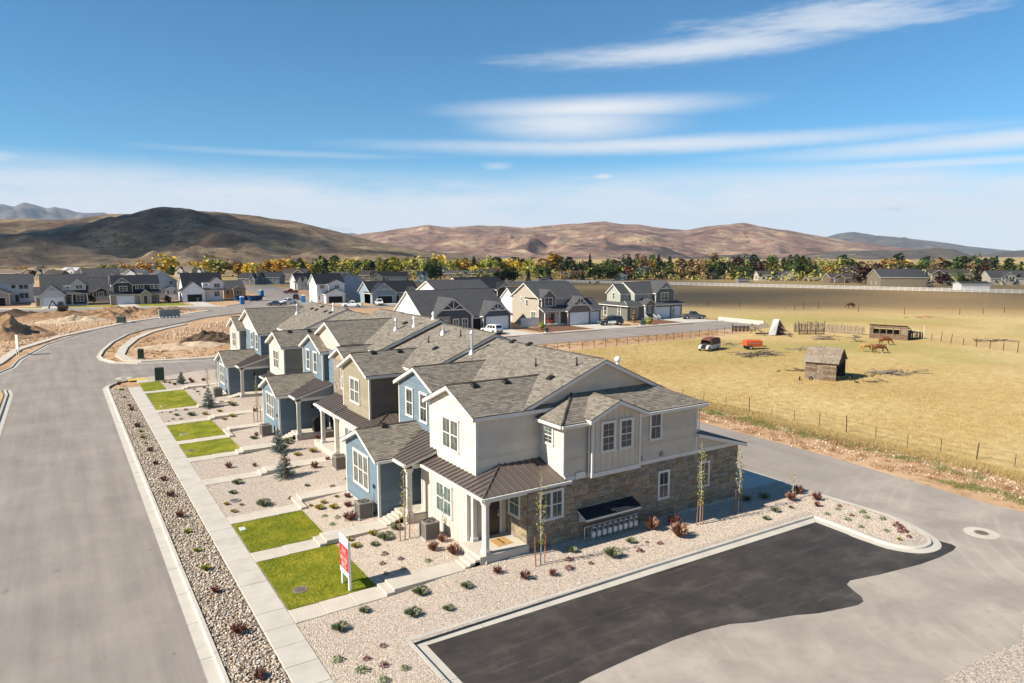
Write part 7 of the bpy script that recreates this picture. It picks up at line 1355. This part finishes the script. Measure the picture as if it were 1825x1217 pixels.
pile('lumber_pile', 'stacked short logs beside the dark stump near the plank fence', 'lumber', 1528, 609, 18, .5, .4, .6, [OLDW, SILV], .8, 1.4); pile('lumber_pile', 'single dark pole lying in the grass left of the log barn', 'lumber', 1408, 661, 4, 2.2, .05, .03, [OLDD], 2, 3)
for (px, py), l in (((1425, 678), 'old black tyre lying left of the barn door'), ((1445, 678), 'old black tyre standing by the barn door')):
    T = thing('old_tyre', l, 'tyre', at(px, py, -.05), R.uniform(0, 3), 'tyres beside the barn'); T.scale = (.72,) * 3; b = MB(); n = 14; b.loft([[(q * math.cos(a), y, .36 + q * math.sin(a)) for a in [2 * math.pi * i / n for i in range(n)]] for q, y in ((.2, -.1), (.36, -.04), (.38, .0), (.36, .08), (.2, .1))], cap=False); b.build('tread', TYRE, T, off=Z0); b = MB(); b.loft([[(q * math.cos(a), y, .36 + q * math.sin(a)) for a in [2 * math.pi * i / n for i in range(n)]] for q, y in ((.2, .1), (.2, -.1))], cap=False); b.build('inner_rim', OLDD, T, off=Z0)
T = thing('rusty_harrow', 'rusty wheeled implement tangled in weeds at the open barn end', 'farm machine', at(1516, 677, -.05), .3); wheel(T, -.6, 0, .35, .12, -1); wheel(T, .7, 0, .38, .12, -1); b = MB(); b.tube([(-.6, 0, .35), (.7, 0, .4), (1.3, .3, .3)], .05); b.tube([(0, -.3, .4), (0, .4, .7)], .04); b.build('frame', OLDD, T, off=Z0)
# ---------------------------------------------------------------- horses
def horse(label, px, py, rz, coat, mane, graze=True, sc=1., white=True):
    T = thing('horse', label, 'horse', at(px, py, -.06), rz, 'horses grazing in the dry field'); T.scale = (sc,) * 3
    V = [(0, 0, 1.13, .30), (-.42, 0, 1.16, .30), (-.72, 0, 1.14, .27), (-.88, 0, 1.05, .17), (.38, 0, 1.12, .29), (.66, 0, 1.15, .25)]
    nk = [(.92, 0, 1.08, .17), (1.16, 0, .80, .125), (1.33, 0, .55, .10), (1.42, 0, .36, .085), (1.50, 0, .14, .06)] if graze else [(.9, 0, 1.4, .16), (1.08, 0, 1.6, .12), (1.25, 0, 1.68, .1), (1.45, 0, 1.5, .07)]
    E = [(0, 1), (1, 2), (2, 3), (0, 4), (4, 5)]; i0 = len(V); V += nk; E += [(5, i0)] + [(i0 + k, i0 + k + 1) for k in range(len(nk) - 1)]
    for sy in (-1, 1):
        dx = .12 * sy; i = len(V); V += [(.62 + dx * .2, sy * .15, .92, .12), (.6 + dx, sy * .15, .52, .07), (.6 + dx, sy * .15, .30, .048), (.6 + dx, sy * .15, .1, .045), (.65 + dx, sy * .15, .03, .06)]; E += [(5, i)] + [(i + k, i + k + 1) for k in range(4)]
        i = len(V); V += [(-.66 - dx * .2, sy * .16, .9, .16), (-.60 - dx, sy * .16, .62, .1), (-.80 - dx, sy * .16, .44, .055), (-.76 - dx, sy * .16, .12, .046), (-.70 - dx, sy * .16, .03, .06)]; E += [(2, i)] + [(i + k, i + k + 1) for k in range(4)]
    me = bpy.data.meshes.new('body'); me.from_pydata([v[:3] for v in V], E, []); me.materials.append(coat); o = link('body', me, T); sk = o.modifiers.new('skin', 'SKIN'); sk.use_smooth_shade = True
    for k, v in enumerate(V): me.skin_vertices[0].data[k].radius = (v[3] * 1.12, v[3] * (1.25 if k < 6 else 1.12)); 
    me.skin_vertices[0].data[0].use_root = True; o.modifiers.new('sub', 'SUBSURF').levels = 1; o.modifiers['sub'].render_levels = 1
    b = MB(); b.loft([[(-.95 + x, -.05, z), (-.95 + x, .05, z), (-1.03 + x, .04, z), (-1.03 + x, -.04, z)] for x, z in ((.05, 1.15), (-.06, .95), (-.04, .65), (-.03, .42))]); b.build('tail', mane, T, off=Z0)
    h = nk[1]; b = MB(); b.prism([(.72, 0, 1.38), (.95, 0, 1.27), (1.22, 0, .92), (1.36, 0, .68), (1.30, 0, .64), (1.1, 0, .88), (.8, 0, 1.2)] if graze else [(.72, 0, 1.38), (1.05, 0, 1.78), (1.12, 0, 1.7), (.9, 0, 1.35)], (0, .04, 0)); b.build('mane', mane, T, off=Z0)
    e = nk[2]; b = MB()
    for sy in (-1, 1): b.cyl((e[0] - .06, sy * .07, e[2] + .08), (e[0] - .12, sy * .1, e[2] + .24), .035, .005, 5)
    b.build('ears', coat, T, off=Z0, kind='stuff')
    if white: b = MB(); b.cyl((.48 if True else 0, -.15, .02), (.48, -.15, .26), .065, .055, 8); b.build('white_sock', WHITE, T, off=Z0)
    return T
HCH = mat('chestnut_coat', (.14, .045, .018), .6, var=.15, vs=3); HPA = mat('palomino_coat', (.36, .21, .075), .6, var=.12, vs=3); HBY = mat('red_bay_coat', (.16, .052, .022), .6, var=.15, vs=3); HDK = mat('dark_bay_coat', (.07, .03, .018), .6, var=.2, vs=3); HMN = mat('dark_mane', (.09, .03, .015), .8); HMB = mat('blond_mane', (.55, .36, .15), .8)
horse('chestnut horse grazing nearest, overlapping the palomino', 1566, 629.5, math.radians(-38), HCH, HMN, sc=.96); horse('pale palomino horse half hidden by the chestnut one', 1545, 627, math.radians(-215), HPA, HMB, sc=.96, white=False); horse('red bay horse grazing behind the other two, near the long shed', 1577, 615, math.radians(-36), HBY, HMN, sc=.96); horse('lone dark bay horse far out in the gold pasture', 1516, 549.5, math.radians(150), HDK, HMN, sc=1.1, white=False)
for i, (px, py) in enumerate(((1051, 506), (1065, 506.5), (1094, 503.5))): horse('%s tiny dark horse grazing in the brown field by the white fence' % ('leftmost', 'middle', 'rightmost')[i], px, py, 1.2 + i, HDK, HMN, white=False)
# ---------------------------------------------------------------- planting by the houses
LVS = dict(red=leafmat('barberry_leaves', (.135, .05, .04), (.21, .085, .06), (.08, .03, .026)), sred=leafmat('heuchera_leaves', (.11, .025, .03), (.17, .045, .045), (.065, .016, .02)), rust=leafmat('rust_stems', (.27, .15, .10), (.34, .20, .14), (.18, .09, .06)),
           bush=leafmat('sage_green_leaves', (.19, .205, .12), (.27, .275, .17), (.125, .145, .085)), sgreen=leafmat('bright_green_leaves', (.06, .115, .025), (.10, .17, .035), (.038, .075, .02)), yel=leafmat('yellow_grass', (.36, .29, .09), (.44, .36, .13), (.25, .22, .06)), yg=leafmat('yellow_green_grass', (.21, .23, .04), (.29, .29, .06), (.14, .16, .025)))
def dome_leaves(n, r, h, s, seed, twig=False):
    P = []; g = np.random.default_rng(seed)
    while len(P) < n:
        d = g.normal(size=3); d /= np.linalg.norm(d); k = g.uniform(.35, 1) ** .5; p = (d[0] * r * k, d[1] * r * k, abs(d[2]) * h * k * g.uniform(.8, 1.15) + .02)
        P.append(p)
    return leaf_quads(np.array(P), s)
def tuft(n, r, h, wd, seed, droop=.5):
    g = np.random.default_rng(seed); V = []
    for i in range(n):
        a = g.random() * 6.283; k = g.random(); x, y = r * .25 * k * math.cos(a), r * .25 * k * math.sin(a); e = r * (.35 + .8 * k); hh = h * g.uniform(.6, 1.1) * (1 - .35 * k); tx, ty = x + e * math.cos(a), y + e * math.sin(a); px_, py_ = -math.sin(a) * wd, math.cos(a) * wd
        V += [(x - px_, y - py_, 0), (x + px_, y + py_, 0), (tx * .6 + px_, ty * .6 + py_, hh * .8), (tx, ty, hh)]
    return np.array(V)
SHM = {}
def shrub_mesh(kind, v):
    if (kind, v) in SHM: return SHM[kind, v]
    seed = v * 7 + len(kind)
    if kind == 'red': V = np.concatenate([dome_leaves(260, .36, .6, .032, seed), tuft(60, .36, .75, .007, seed)])
    elif kind == 'rust': V = np.concatenate([tuft(220, .34, .72, .006, seed), dome_leaves(160, .3, .6, .02, seed)])
    elif kind == 'sred': V = dome_leaves(120, .28, .26, .045, seed)
    elif kind == 'bush': V = np.concatenate([tuft(420, .42, .50, .006, seed), dome_leaves(420, .46, .46, .022, seed)])
    elif kind == 'sgreen': V = dome_leaves(150, .27, .26, .035, seed)
    elif kind == 'yel': V = tuft(320, .34, .46, .007, seed)
    else: V = np.concatenate([tuft(150, .26, .34, .009, seed), dome_leaves(50, .18, .2, .025, seed)])
    me = bpy.data.meshes.new('foliage'); me.from_pydata(V.tolist(), [], np.arange(len(V)).reshape(-1, 4).tolist()); me.materials.append(LVS[kind]); SHM[kind, v] = me; return me
KW = dict(red=('barberry', 'dark red barberry'), rust=('dry_shrub', 'rust coloured dry shrub'), sred=('low_red_plant', 'low dark red plant'), bush=('green_bush', 'grey green bush'), sgreen=('low_green_plant', 'small bright green plant'), yel=('grass_tuft', 'yellow grass tuft'), yg=('green_tuft', 'yellow green tuft'))
SHR = []
def shrub(kind, px, py, sc=1.):
    p = at(px, py, .15)
    for _ in range(3): p = at(px, py, zbf(p.x, p.y) if p.x > 7 else .08)
    o = link(KW[kind][0], shrub_mesh(kind, R.randrange(3)), None, p); o.rotation_euler = (0, 0, R.random() * 6.28); s = sc * R.uniform(.88, 1.15) * R.choice((.44, .52, .6, .68)); o.scale = (s, s, s * R.uniform(.9, 1.15)); tag(o, None, 'plant' if kind in ('sred', 'sgreen') else 'shrub', 'young shrubs in the gravel'); SHR.append((px, p, kind, o))
def zz(ox, oy, s, lst):
    for k, pts in lst:
        for q in pts: shrub(k, ox + q[0] / s, oy + q[1] / s, q[2] if len(q) > 2 else 1.)
zz(180, 650, 2.146, [('red', [(70, 78, 1.1), (118, 176, 1.1), (110, 160, .8), (140, 240, 1.1), (188, 332, 1.1), (210, 382, 1.2), (240, 444), (265, 505, 1.25), (303, 584, 1.2), (440, 872, 1.1), (525, 1028, 1.2), (605, 1200, 1.25)]), ('sred', [(90, 126, 1.3)]), ('yg', [(78, 98, 1.3), (153, 258, 1.2), (160, 281, 1.2), (172, 303, 1.2), (332, 643, 1.3), (369, 714, 1.3), (402, 785, 1.3)])])
zz(400, 780, 3.8025, [('bush', [(85, 312, .9), (55, 378, .8), (265, 460, 1.1), (560, 328, .85), (1165, 622, 1.15), (1090, 685, 1.15), (1018, 732, 1.1)]), ('yel', [(15, 455, .7), (115, 458, .8), (65, 505, .8), (740, 480), (585, 465, .8), (672, 445), (645, 485, 1.1), (850, 698), (890, 742, 1.2), (1005, 658, 1.1), (495, 120, 1.3), (600, 98, 1.3), (220, 82)]),
     ('sred', [(450, 416), (735, 336), (1085, 793, 1.1), (1195, 826), (1070, 858, 1.2)]), ('red', [(612, 205, 1.1), (700, 152, 1.2), (835, 405, 1.1), (838, 468, 1.2), (850, 558, 1.3), (205, 195, .7), (30, 205, .8)]), ('rust', [(1475, 705), (1415, 765, 1.1)]), ('sgreen', [(490, 205), (678, 536), (765, 546, 1.1), (733, 592), (1378, 840, 1.1), (1213, 893), (1095, 925, 1.1)]), ('yg', [(760, 405), (832, 285, .9), (430, 25, 1.1)])])
zz(500, 900, 3.65, [('bush', [(385, 810, 1.35), (545, 695, 1.15), (860, 715, 1.3), (1090, 680, 1.1), (910, 575, 1.1), (1210, 535, 1.3)]), ('sred', [(665, 922, 1.3), (560, 1008, 1.4), (670, 1050, 1.6)]), ('sgreen', [(372, 1012, 1.2), (530, 1085, 1.6), (808, 1070, 1.2), (668, 1150, 1.3)]), ('rust', [(1125, 320, 1.05)]), ('red', [(1410, 445, 1.15), (1590, 480, 1.25), (1770, 460, 1.05)])])
zz(900, 850, 3.0417, [('sred', [(345, 452, 1.1), (347, 500, 1.2), (465, 472, 1.1), (770, 357), (840, 364, 1.1), (730, 405, 1.4)]), ('bush', [(365, 405, 1.15), (582, 430, 1.15), (680, 355), (1405, 115, 1.0), (1310, 128, .9), (1465, 188), (1550, 168, .8), (1415, 230, .8)]), ('red', [(915, 262, 1.5), (1590, 90, 1.4)]), ('rust', [(793, 285, 1.5), (945, 325, 1.5), (1548, 128, 1.4), (1692, 160, 1.1)]), ('red', [(1690, 125, 1.2)])])
zz(1300, 760, 4.5625, [('sred', [(895, 652, 1.2), (995, 728, 1.1), (1365, 815, 1.4), (1405, 858, 1.4), (1460, 903, 1.4)]), ('sgreen', [(885, 677), (795, 717), (965, 762), (1085, 705), (1115, 747), (1245, 757), (1070, 822), (1275, 853)]), ('yg', [(1380, 922, .7)])])
zz(180, 660, 7.604, [('red', [(1000, 200), (1210, 140), (1390, 140), (1240, 165, .9)]), ('sred', [(1265, 262), (1150, 540, 1.2), (915, 692), (975, 665), (1085, 665), (1800, 785, 1.2), (1020, 543), (828, 573), (945, 575)]), ('bush', [(1310, 295, .8), (1400, 240, .9), (1025, 612), (1225, 612, 1.1), (1635, 442, .8), (1790, 480)]), ('yg', [(1335, 327)]), ('yel', [(1410, 602), (1605, 562, 1.2), (1745, 446), (1670, 668, 1.1), (1780, 632, 1.1), (860, 165), (930, 175)])])
zz(450, 660, 8.69, [('rust', [(1010, 1060, .9), (1030, 1140, 1.0), (240, 960, 1.0), (60, 1010, .8)]), ('bush', [(20, 1060, 1.1), (550, 1110, 1.0), (560, 580 + 560, .8)]), ('red', [(45, 640, 1.1), (1395, 950, .7)])])
def zone(p):
    if p.x < 7: return 'the cobble strip along the street'
    if p.y < 24.3 and p.x < 12: return 'the gravel left of the parking kerb'
    if p.y < 28.2: return 'the gravel before the nearest porch' if p.x < 18 else ('the gravel under the stone wall' if p.x < 35 else 'the kerbed gravel island')
    for y, n in ((34.8, 'the yard of the nearest cream house'), (41.2, 'the yard before the nearest blue room'), (48.7, 'the yard of the olive house'), (55, 'the yard of the stone house'), (62, 'the yard of the middle blue house'), (74, 'the yard of the beige house')):
        if p.y < y: return n
    return 'the farthest yard'
G_ = {}
for px, p, k, o in SHR: G_.setdefault((k, zone(p)), []).append((o.location.y if p.x < 7 else px, o))
for (k, zn), v in G_.items():
    v.sort(key=lambda q: q[0])
    for i, (x, o) in enumerate(v):
        w_ = '' if len(v) == 1 else (('nearest ' if i == 0 else ORD[i] + 'nearest ') if 'cobble' in zn else ('leftmost ' if i == 0 else ORD[i])); o['label'] = '%s%s in %s' % (w_, KW[k][1], zn) + ('' if len(v) == 1 or i == 0 or 'cobble' in zn else ' from the left')
# young columnar trees with stakes
STK = mat('stake_wood', (.30, .12, .045), .8, var=.2, vs=5); BIRCH = mat('young_bark', (.38, .34, .29), .8, var=.2, vs=8); SAPL = leafmat('sapling_leaves', (.20, .18, .035), (.32, .27, .07), (.10, .105, .02))
def sapling(px, pyb, pyt, label, stakes=((-.28, 0), (.3, .1)), wd=.24, n=300):
    p = at(px, pyb, .2)
    for _ in range(3): p = at(px, pyb, zbf(p.x, p.y))
    h = (pyb - pyt) * scale_at(p); T = thing('young_tree', label, 'tree', p, 0, 'staked young trees'); b = MB(); pts = [(R.uniform(-.03, .03) * (k > 0), R.uniform(-.03, .03) * (k > 0), h * k / 5) for k in range(6)]
    for k in range(5): b.cyl(pts[k], pts[k + 1], .035 - .005 * k, .03 - .005 * k, 6)
    for k in range(14): z = h * R.uniform(.3, .85); a = R.random() * 6.28; b.cyl((0, 0, z), (wd * math.cos(a), wd * math.sin(a), z + .35), .008, .003, 4)
    b.build('trunk', BIRCH, T, off=Z0); P = []
    while len(P) < n: k = R.random(); r_ = wd * (.35 + .8 * math.sin(math.pi * k) ** .7) * R.random() ** .5; a = R.random() * 6.28; P.append((r_ * math.cos(a), r_ * math.sin(a), h * (.22 + .78 * k)))
    P = np.array(P); keep = NR.random(len(P)) < (1.15 - (P[:, 2] / h) ** 2 * .75); V = leaf_quads(P[keep], .05); fast('crown', V, np.arange(len(V)).reshape(-1, 4), SAPL, parent=T)
    for j, (dx, dy) in enumerate(stakes):
        q = p + Vector((dx, dy, 0)); b = MB(); b.cyl((0, 0, -.1), (R.uniform(-.06, .06), R.uniform(-.05, .05), 1.45), .03, .026, 6); o = tag(b.build('tree_stake', STK, off=Z0), '%s wooden stake of the %s' % (('left', 'right')[j], label.replace('thin ', '')), 'stake', 'stakes of the young trees'); o.location = q
sapling(722, 962, 826, 'thin staked tree before the porch between the cream and blue houses'); sapling(963.5, 1007, 835, 'thin staked tree before the double window in the stone wall'); sapling(1247.5, 934, 782, 'thin staked tree before the last window of the stone wall'); sapling(1316, 914, 790, 'thin staked tree at the back corner of the stone wall', wd=.22); sapling(459, 752, 668, 'thin staked tree before the middle blue house', wd=.2)
sapling(371, 699, 655, 'slim young tree behind the third spruce', (), .25, 200); sapling(387, 685, 643, 'slim young tree at the corner of the last blue room', (), .25, 200); sapling(1413, 889, 838, 'bare reddish young tree at the tip of the alley gravel', (), .3, 60)
SPR = [leafmat('spruce_tips', (.13, .18, .16), (.18, .23, .21), (.085, .12, .105)), leafmat('spruce_dark', (.06, .09, .075), (.09, .125, .105), (.04, .06, .05))]
def spruce(px, pyb, pyt, label):
    p = at(px, pyb, .25)
    for _ in range(3): p = at(px, pyb, zbf(p.x, p.y))
    h = (pyb - pyt) * scale_at(p) * 1.05; T = thing('spruce', label, 'tree', p, R.random() * 6, 'young blue spruces'); b = MB(); b.cyl((0, 0, 0), (0, 0, h * .95), .05, .012, 6); b.build('trunk', BARK, T, off=Z0); V = []; mi = []
    for L in range(13):
        z0 = h * (.05 + .9 * L / 13); r0 = h * .43 * (1 - L / 13.5) ** .85
        for k in range(max(7, 18 - L)):
            a = R.random() * 6.28; rl = r0 * R.uniform(.75, 1.1); dr = Vector((math.cos(a), math.sin(a), R.uniform(-.02, .28)))
            for j in range(9):
                c_ = Vector((0, 0, z0)) + dr * (rl * (j + 1.2) / 10); sp_ = rl * .22 * (1 - j / 13)
                for sg in (-1, 1, 0): q = Vector((-dr.y, dr.x, 0)) * sg * sp_ + dr * sp_ * .8 + Vector((0, 0, R.uniform(-.02, .06 if sg else .12))); n_ = Vector((R.gauss(0, 1), R.gauss(0, 1), R.gauss(0, 1))).normalized() * .018; V += [c_ - n_, c_ + n_, c_ + q + n_ * .4, c_ + q - n_ * .4]; mi.append(0 if R.random() < .6 else 1)
    V = np.array([tuple(v) for v in V]); fast('crown', V, np.arange(len(V)).reshape(-1, 4), SPR, parent=T, mi=np.array(mi))
spruce(507, 852, 801, 'blue spruce nearest the camera, with an orange stake'); spruce(497, 807, 763, 'blue spruce right behind the nearest one'); spruce(372, 727, 690, 'blue spruce beside the far lawn and slim tree'); spruce(323.5, 684, 662, 'small round blue spruce by the green utility cabinet')
b = MB(); p = at(508, 853, .3); b.cyl(p, p + Vector((0, 0, 1.7)), .03, .026, 6); tag(b.build('tree_stake', STK), 'orange wooden stake tied to the nearest blue spruce', 'stake')
# lids and covers
IRON = mat('iron_lid', (.20, .165, .14), .7, var=.2, vs=12); 
def lid(name, label, px, py, r, collar=None, m=None, z=None):
    p = at(px, py, 0)
    for _ in range(3): p = at(px, py, (zbf(p.x, p.y) + .03 if p.x > 7.4 and p.x < 20 else .0) if z is None else z)
    T = thing(name, label, 'cover', p); b = MB(); b.cyl((0, 0, -.05), (0, 0, .03), r, r, 24); b.build('lid', m or IRON, T, off=Z0); b = MB(); b.cyl((0, 0, .03), (0, 0, .036), r * .75, r * .72, 20); b.build('lid_pattern', mat('iron_dark', (.12, .10, .085), .8), T, off=Z0)
    if collar: b = MB(); b.cyl((0, 0, -.05), (0, 0, .018), collar, collar, 28); b.build('collar', CONC2, T, off=Z0)
lid('manhole_cover', 'round manhole lid set in the nearest lawn', 535, 1051.5, .33); lid('manhole_cover', 'grey round lid in the gravel of the olive house yard', 418, 892, .33, m=GREYS); lid('manhole_cover', 'manhole in a pale concrete ring on the right hand asphalt', 1749, 950, .36, .85); lid('manhole_cover', 'manhole with a white concrete ring at the street corner', 221, 674, .4, .95); lid('manhole_cover', 'round lid in the fifth lawn from the sign', 340, 803, .3); lid('manhole_cover', 'round pale lid in the middle lawn', 327, 774, .3, m=CONC2); lid('manhole_cover', 'pale lid at the near side of the long far lawn', 291, 724, .3, m=CONC2)
p = at(432, 942, .2); b = MB(); b.bev(p.x - .15, p.y - .25, .1, p.x + .15, p.y + .25, .21, .01); tag(b.build('meter_lid', mat('pale_lid', (.5, .55, .52), .6)), 'pale rectangular lid in the second lawn', 'cover')
# ---------------------------------------------------------------- bare dirt: heaps, rubble, weeds
def mound(name, cx, cy, rx, ry, h, m, seed, label=None):
    n = 72; g = np.linspace(-1.15, 1.15, n); X, Y = np.meshgrid(g, g); r_ = np.sqrt(X * X + Y * Y); nz = fbm(X * 2.2 + 5 + seed, Y * 2.2 + 3, seed, 5); Zm = h * np.clip(1 - r_ ** 1.4, 0, 1) * (1 + .8 * nz + .35 * fbm(X * 9 + 30, Y * 9 + 30, seed + 3, 3)) + h * .10 * fbm(X * 14 + 30, Y * 14 + 30, seed + 4, 2) * np.clip(1.1 - r_, 0, 1) + np.clip(1.15 - r_, 0, 1) * nz * h * .3 - .14 - .15 * np.clip(r_ - .95, 0, 1)
    V = np.stack([cx + X * rx, cy + Y * ry, Zm], -1).reshape(-1, 3); i = np.arange(n - 1)[:, None] * n + np.arange(n - 1)[None]; F = np.stack([i, i + 1, i + n + 1, i + n], -1).reshape(-1, 4); o = fast(name, V, F, m); o.data.polygons.foreach_set('use_smooth', [True] * len(F)); return tag(o, label, 'dirt heap', 'heaps of excavated dirt') if label else o
def m_dirt(cols):
    def f(t, p): n = t.noise(p, .5, 7, .7); n2 = t.noise(p, 3, 5, .7); return t.ramp(t.math('ADD', t.math('MULTIPLY', n, .5), t.math('MULTIPLY', n2, .5)), [(.36, cols[0]), (.5, cols[1]), (.64, cols[2])]), n2, .9, .12
    return f
DIRT = sheetmat('tan_dirt_heap', m_dirt([(.17, .095, .05), (.29, .175, .095), (.40, .265, .16)])); DIRTD = sheetmat('dark_dirt_heap', m_dirt([(.055, .035, .022), (.09, .058, .036), (.15, .1, .065)])); DIRTP = sheetmat('pale_dirt_heap', m_dirt([(.40, .29, .185), (.50, .375, .25), (.58, .45, .32)]))
mound('dirt_heap', 22.5, 131.5, 6.5, 4.2, 1.7, DIRTD, 4, 'dark brown earth heap behind the last townhouses'); mound('dirt_heap', -8.5, 162, 8.5, 9, 2.6, DIRT, 7, 'largest tan earth heap on the left lot'); mound('dirt_heap', -18, 152, 8, 7, 1.8, DIRT, 8, 'tan earth heap at the left edge below the largest'); mound('dirt_heap', 2, 205, 12, 7, 1.6, DIRT, 9, 'earth heap near the excavator'); mound('dirt_heap', 13, 206, 8, 6, 1.8, DIRT, 10, 'earth heap in the middle of the left lot'); mound('dirt_heap', 21, 203, 7, 5, 1.6, DIRT, 11, 'earth heap right before the grey panel'); mound('dirt_heap', -9, 215, 10, 6, 1.1, DIRTD, 12, 'low dark earth heap at the far left by the street'); mound('dirt_heap', 3, 190, 8, 5, 1.2, DIRTP, 13, 'pale sandy heap left of the green transformer'); mound('dirt_heap', 11, 195, 6, 4, 1.3, DIRT, 14, 'tan heap behind the green transformer'); mound('dirt_heap', 17, 128, 8, 5, .7, DIRTP, 15, 'pale low spread of sand on the corner lot'); mound('dirt_heap', 13, 220, 9, 4, 1.0, DIRT, 16, 'low heap along the far street right of the excavator'); mound('dirt_heap', 27, 212, 6, 4, 1.0, DIRT, 17, 'low heap near the end of the left lot')
RUB = mat('rubble', (.4, .3, .2), .95, rnd=[(.36, .24, .14), (.50, .38, .26), (.26, .17, .10), (.6, .52, .42), (.42, .28, .17)]); RUBW = mat('pale_rubble', (.5, .45, .4), .95, rnd=[(.50, .42, .33), (.42, .32, .22), (.58, .50, .41), (.33, .24, .16), (.40, .28, .18)])
P = np.concatenate([rnd_pts(3800, -22, 30, 140, 221, lambda x, y: 0 * x - .04), rnd_pts(2200, 10, 60, 113, 190, lambda x, y: 0 * x - .04)]); lx = P[:, 0]; keep = (lx < np.interp(P[:, 1], [112, 124, 141, 153, 166, 177, 191, 203], [-9, -7, -4, 0, 5, 12, 21, 32])) | (lx > np.interp(P[:, 1], [112, 121, 130, 140, 152, 160, 167, 182, 191], [12, 11, 12, 13, 17, 21, 27, 36, 46]))
V, F = stones(P[keep], .12, .38, .7); fast('dirt_rubble', V, F, RUB, 'stuff')
P = np.concatenate([rnd_pts(1500, 52.9, 54.7, 14, 88, lambda x, y: 0 * x - .04, 1.3), rnd_pts(1600, 48.9, 54, 12, 60, lambda x, y: 0 * x - .045)]); P[:, 0] += .35 * np.sin(P[:, 1] * .31); P[:1500, 0] += .6 * np.sin(P[:1500, 1] * 1.1)
V, F = stones(P, .04, .17, .65); fast('bank_rubble', V, F, RUBW, 'stuff')
WEED = mat('dry_weeds', (.3, .17, .08), .95, rnd=[(.30, .165, .075), (.22, .11, .05), (.38, .24, .11), (.26, .15, .08)]); GWEED = mat('green_weeds', (.12, .15, .04), .95, rnd=[(.12, .16, .04), (.18, .2, .06), (.24, .22, .08)]); DRYG = mat('dry_grass_blades', (.5, .33, .11), .95, rnd=[(.40, .27, .095), (.48, .35, .15), (.30, .20, .07), (.54, .43, .22), (.34, .28, .10)])
def tufts(P, r, h, wd, nb): 
    C = np.repeat(P, nb, 0); C[:, :2] += NR.normal(size=(len(C), 2)) * r; V, F = blades(C, h, wd); return V, F
P = np.concatenate([rnd_pts(520, 48.9, 54.2, 12, 96, lambda x, y: 0 * x - .045), rnd_pts(260, 53, 111, 92, 97, lambda x, y: 0 * x - .045), rnd_pts(500, -8, 14, 112, 165, lambda x, y: 0 * x - .045), rnd_pts(200, 10, 40, 112, 150, lambda x, y: 0 * x - .045)]); lx = P[:, 0]; y = P[:, 1]; keep = (y < 97.2) | (lx < np.interp(y, [112, 124, 141, 153, 166], [-8, -6, -3, 1, 6])) | (lx > np.interp(y, [112, 121, 130, 140, 152, 166], [9.5, 8.4, 9.5, 12, 16, 22])) | ((lx > np.interp(y, [112, 121, 130, 140, 152], [6.2, 5.4, 6.0, 8.4, 11.6])) & (lx < np.interp(y, [112, 121, 130, 140, 152], [7.6, 6.7, 7.6, 10.4, 13.4])))
V, F = tufts(P[keep], .22, .16, .02, 34); fast('dry_weeds', V, F, WEED, 'stuff')
P = np.concatenate([rnd_pts(90, 52, 53.8, 34, 50, lambda x, y: 0 * x - .045), rnd_pts(40, 49, 50.5, 16, 24, lambda x, y: 0 * x - .045), rnd_pts(40, 52, 53.6, 20, 37, lambda x, y: 0 * x - .045)]); V, F = tufts(P, .25, .18, .016, 60); fast('green_weeds', V, F, GWEED, 'stuff')
n = 30000; P = rnd_pts(n, 53.6, 100, 14, 88, lambda x, y: 0 * x - .03); P = P[(P[:, 0] - 53.6 > .3 + .4 * np.sin(P[:, 1] * .31))]; dn_ = fbm(P[:, 0] * .12 + 3, P[:, 1] * .12 + 9, 77, 4); P = P[dn_ + NR.random(len(P)) * .8 > .15]
V, F = tufts(P, .16, .16, .012, 9); fast('dry_grass', V, F, DRYG, 'stuff')
P = rnd_pts(3200, 53.6, 55.8, 14, 88, lambda x, y: 0 * x - .03); P[:, 0] += .3 * np.sin(P[:, 1] * .31); V, F = tufts(P, .14, .32, .012, 22); fast('tall_dry_grass', V, F, DRYG, 'stuff')
for (px, py), l, c_ in (((897, 581), 'dark rounded bush at the white vinyl fence', 'green'), ((965, 588), 'yellow green bush before the beige house', 'lime'), ((1130, 578), 'thin brown young tree before the sage house', 'brown'), ((1157, 579), 'low green bush beside the green utility box', 'lime'), ((1198, 566), 'slim yellow green tree before the wide garage door', 'lime'), ((297, 540), 'reddish bush right of the charcoal and stone house', 'maroon'), ((162, 540), 'dark bush at the corner of the navy cottage', 'green')):
    p = at(px, py); s = scale_at(p); sh, hh = ('column', 26) if 'tree' in l else ('round', 14); T = thing('bush' if sh == 'round' else 'young_tree', l, 'bush' if sh == 'round' else 'tree', p); h = hh * s; c1 = link('crown', crown_mesh(sh, 1), T); c1.scale = (h * 1.6, h * 1.6, h) if sh == 'round' else (h, h, h); c1.material_slots[0].link = 'OBJECT'; c1.material_slots[0].material = LEAF[c_]; t1 = link('trunk', TRUNK, T); t1.scale = (h,) * 3
T = thing('red_chair', 'red garden chair on the porch of the beige house', 'chair', (88.3, 122.2, .45)); RD = mat('red_chair_paint', (.35, .05, .04), .5)
for nm, q in (('seat', (-.4, -.35, .4, .4, .3, .48)), ('backrest', (-.4, .25, .48, .4, .33, 1.3)), ('arm', (-.45, -.35, .6, -.37, .3, .68)), ('arm', (.37, -.35, .6, .45, .3, .68)), ('leg', (-.4, -.35, 0, -.32, -.27, .42)), ('leg', (.32, -.35, 0, .4, -.27, .42))): b = MB(); b.box(*q); b.build(nm, RD, T, off=Z0)
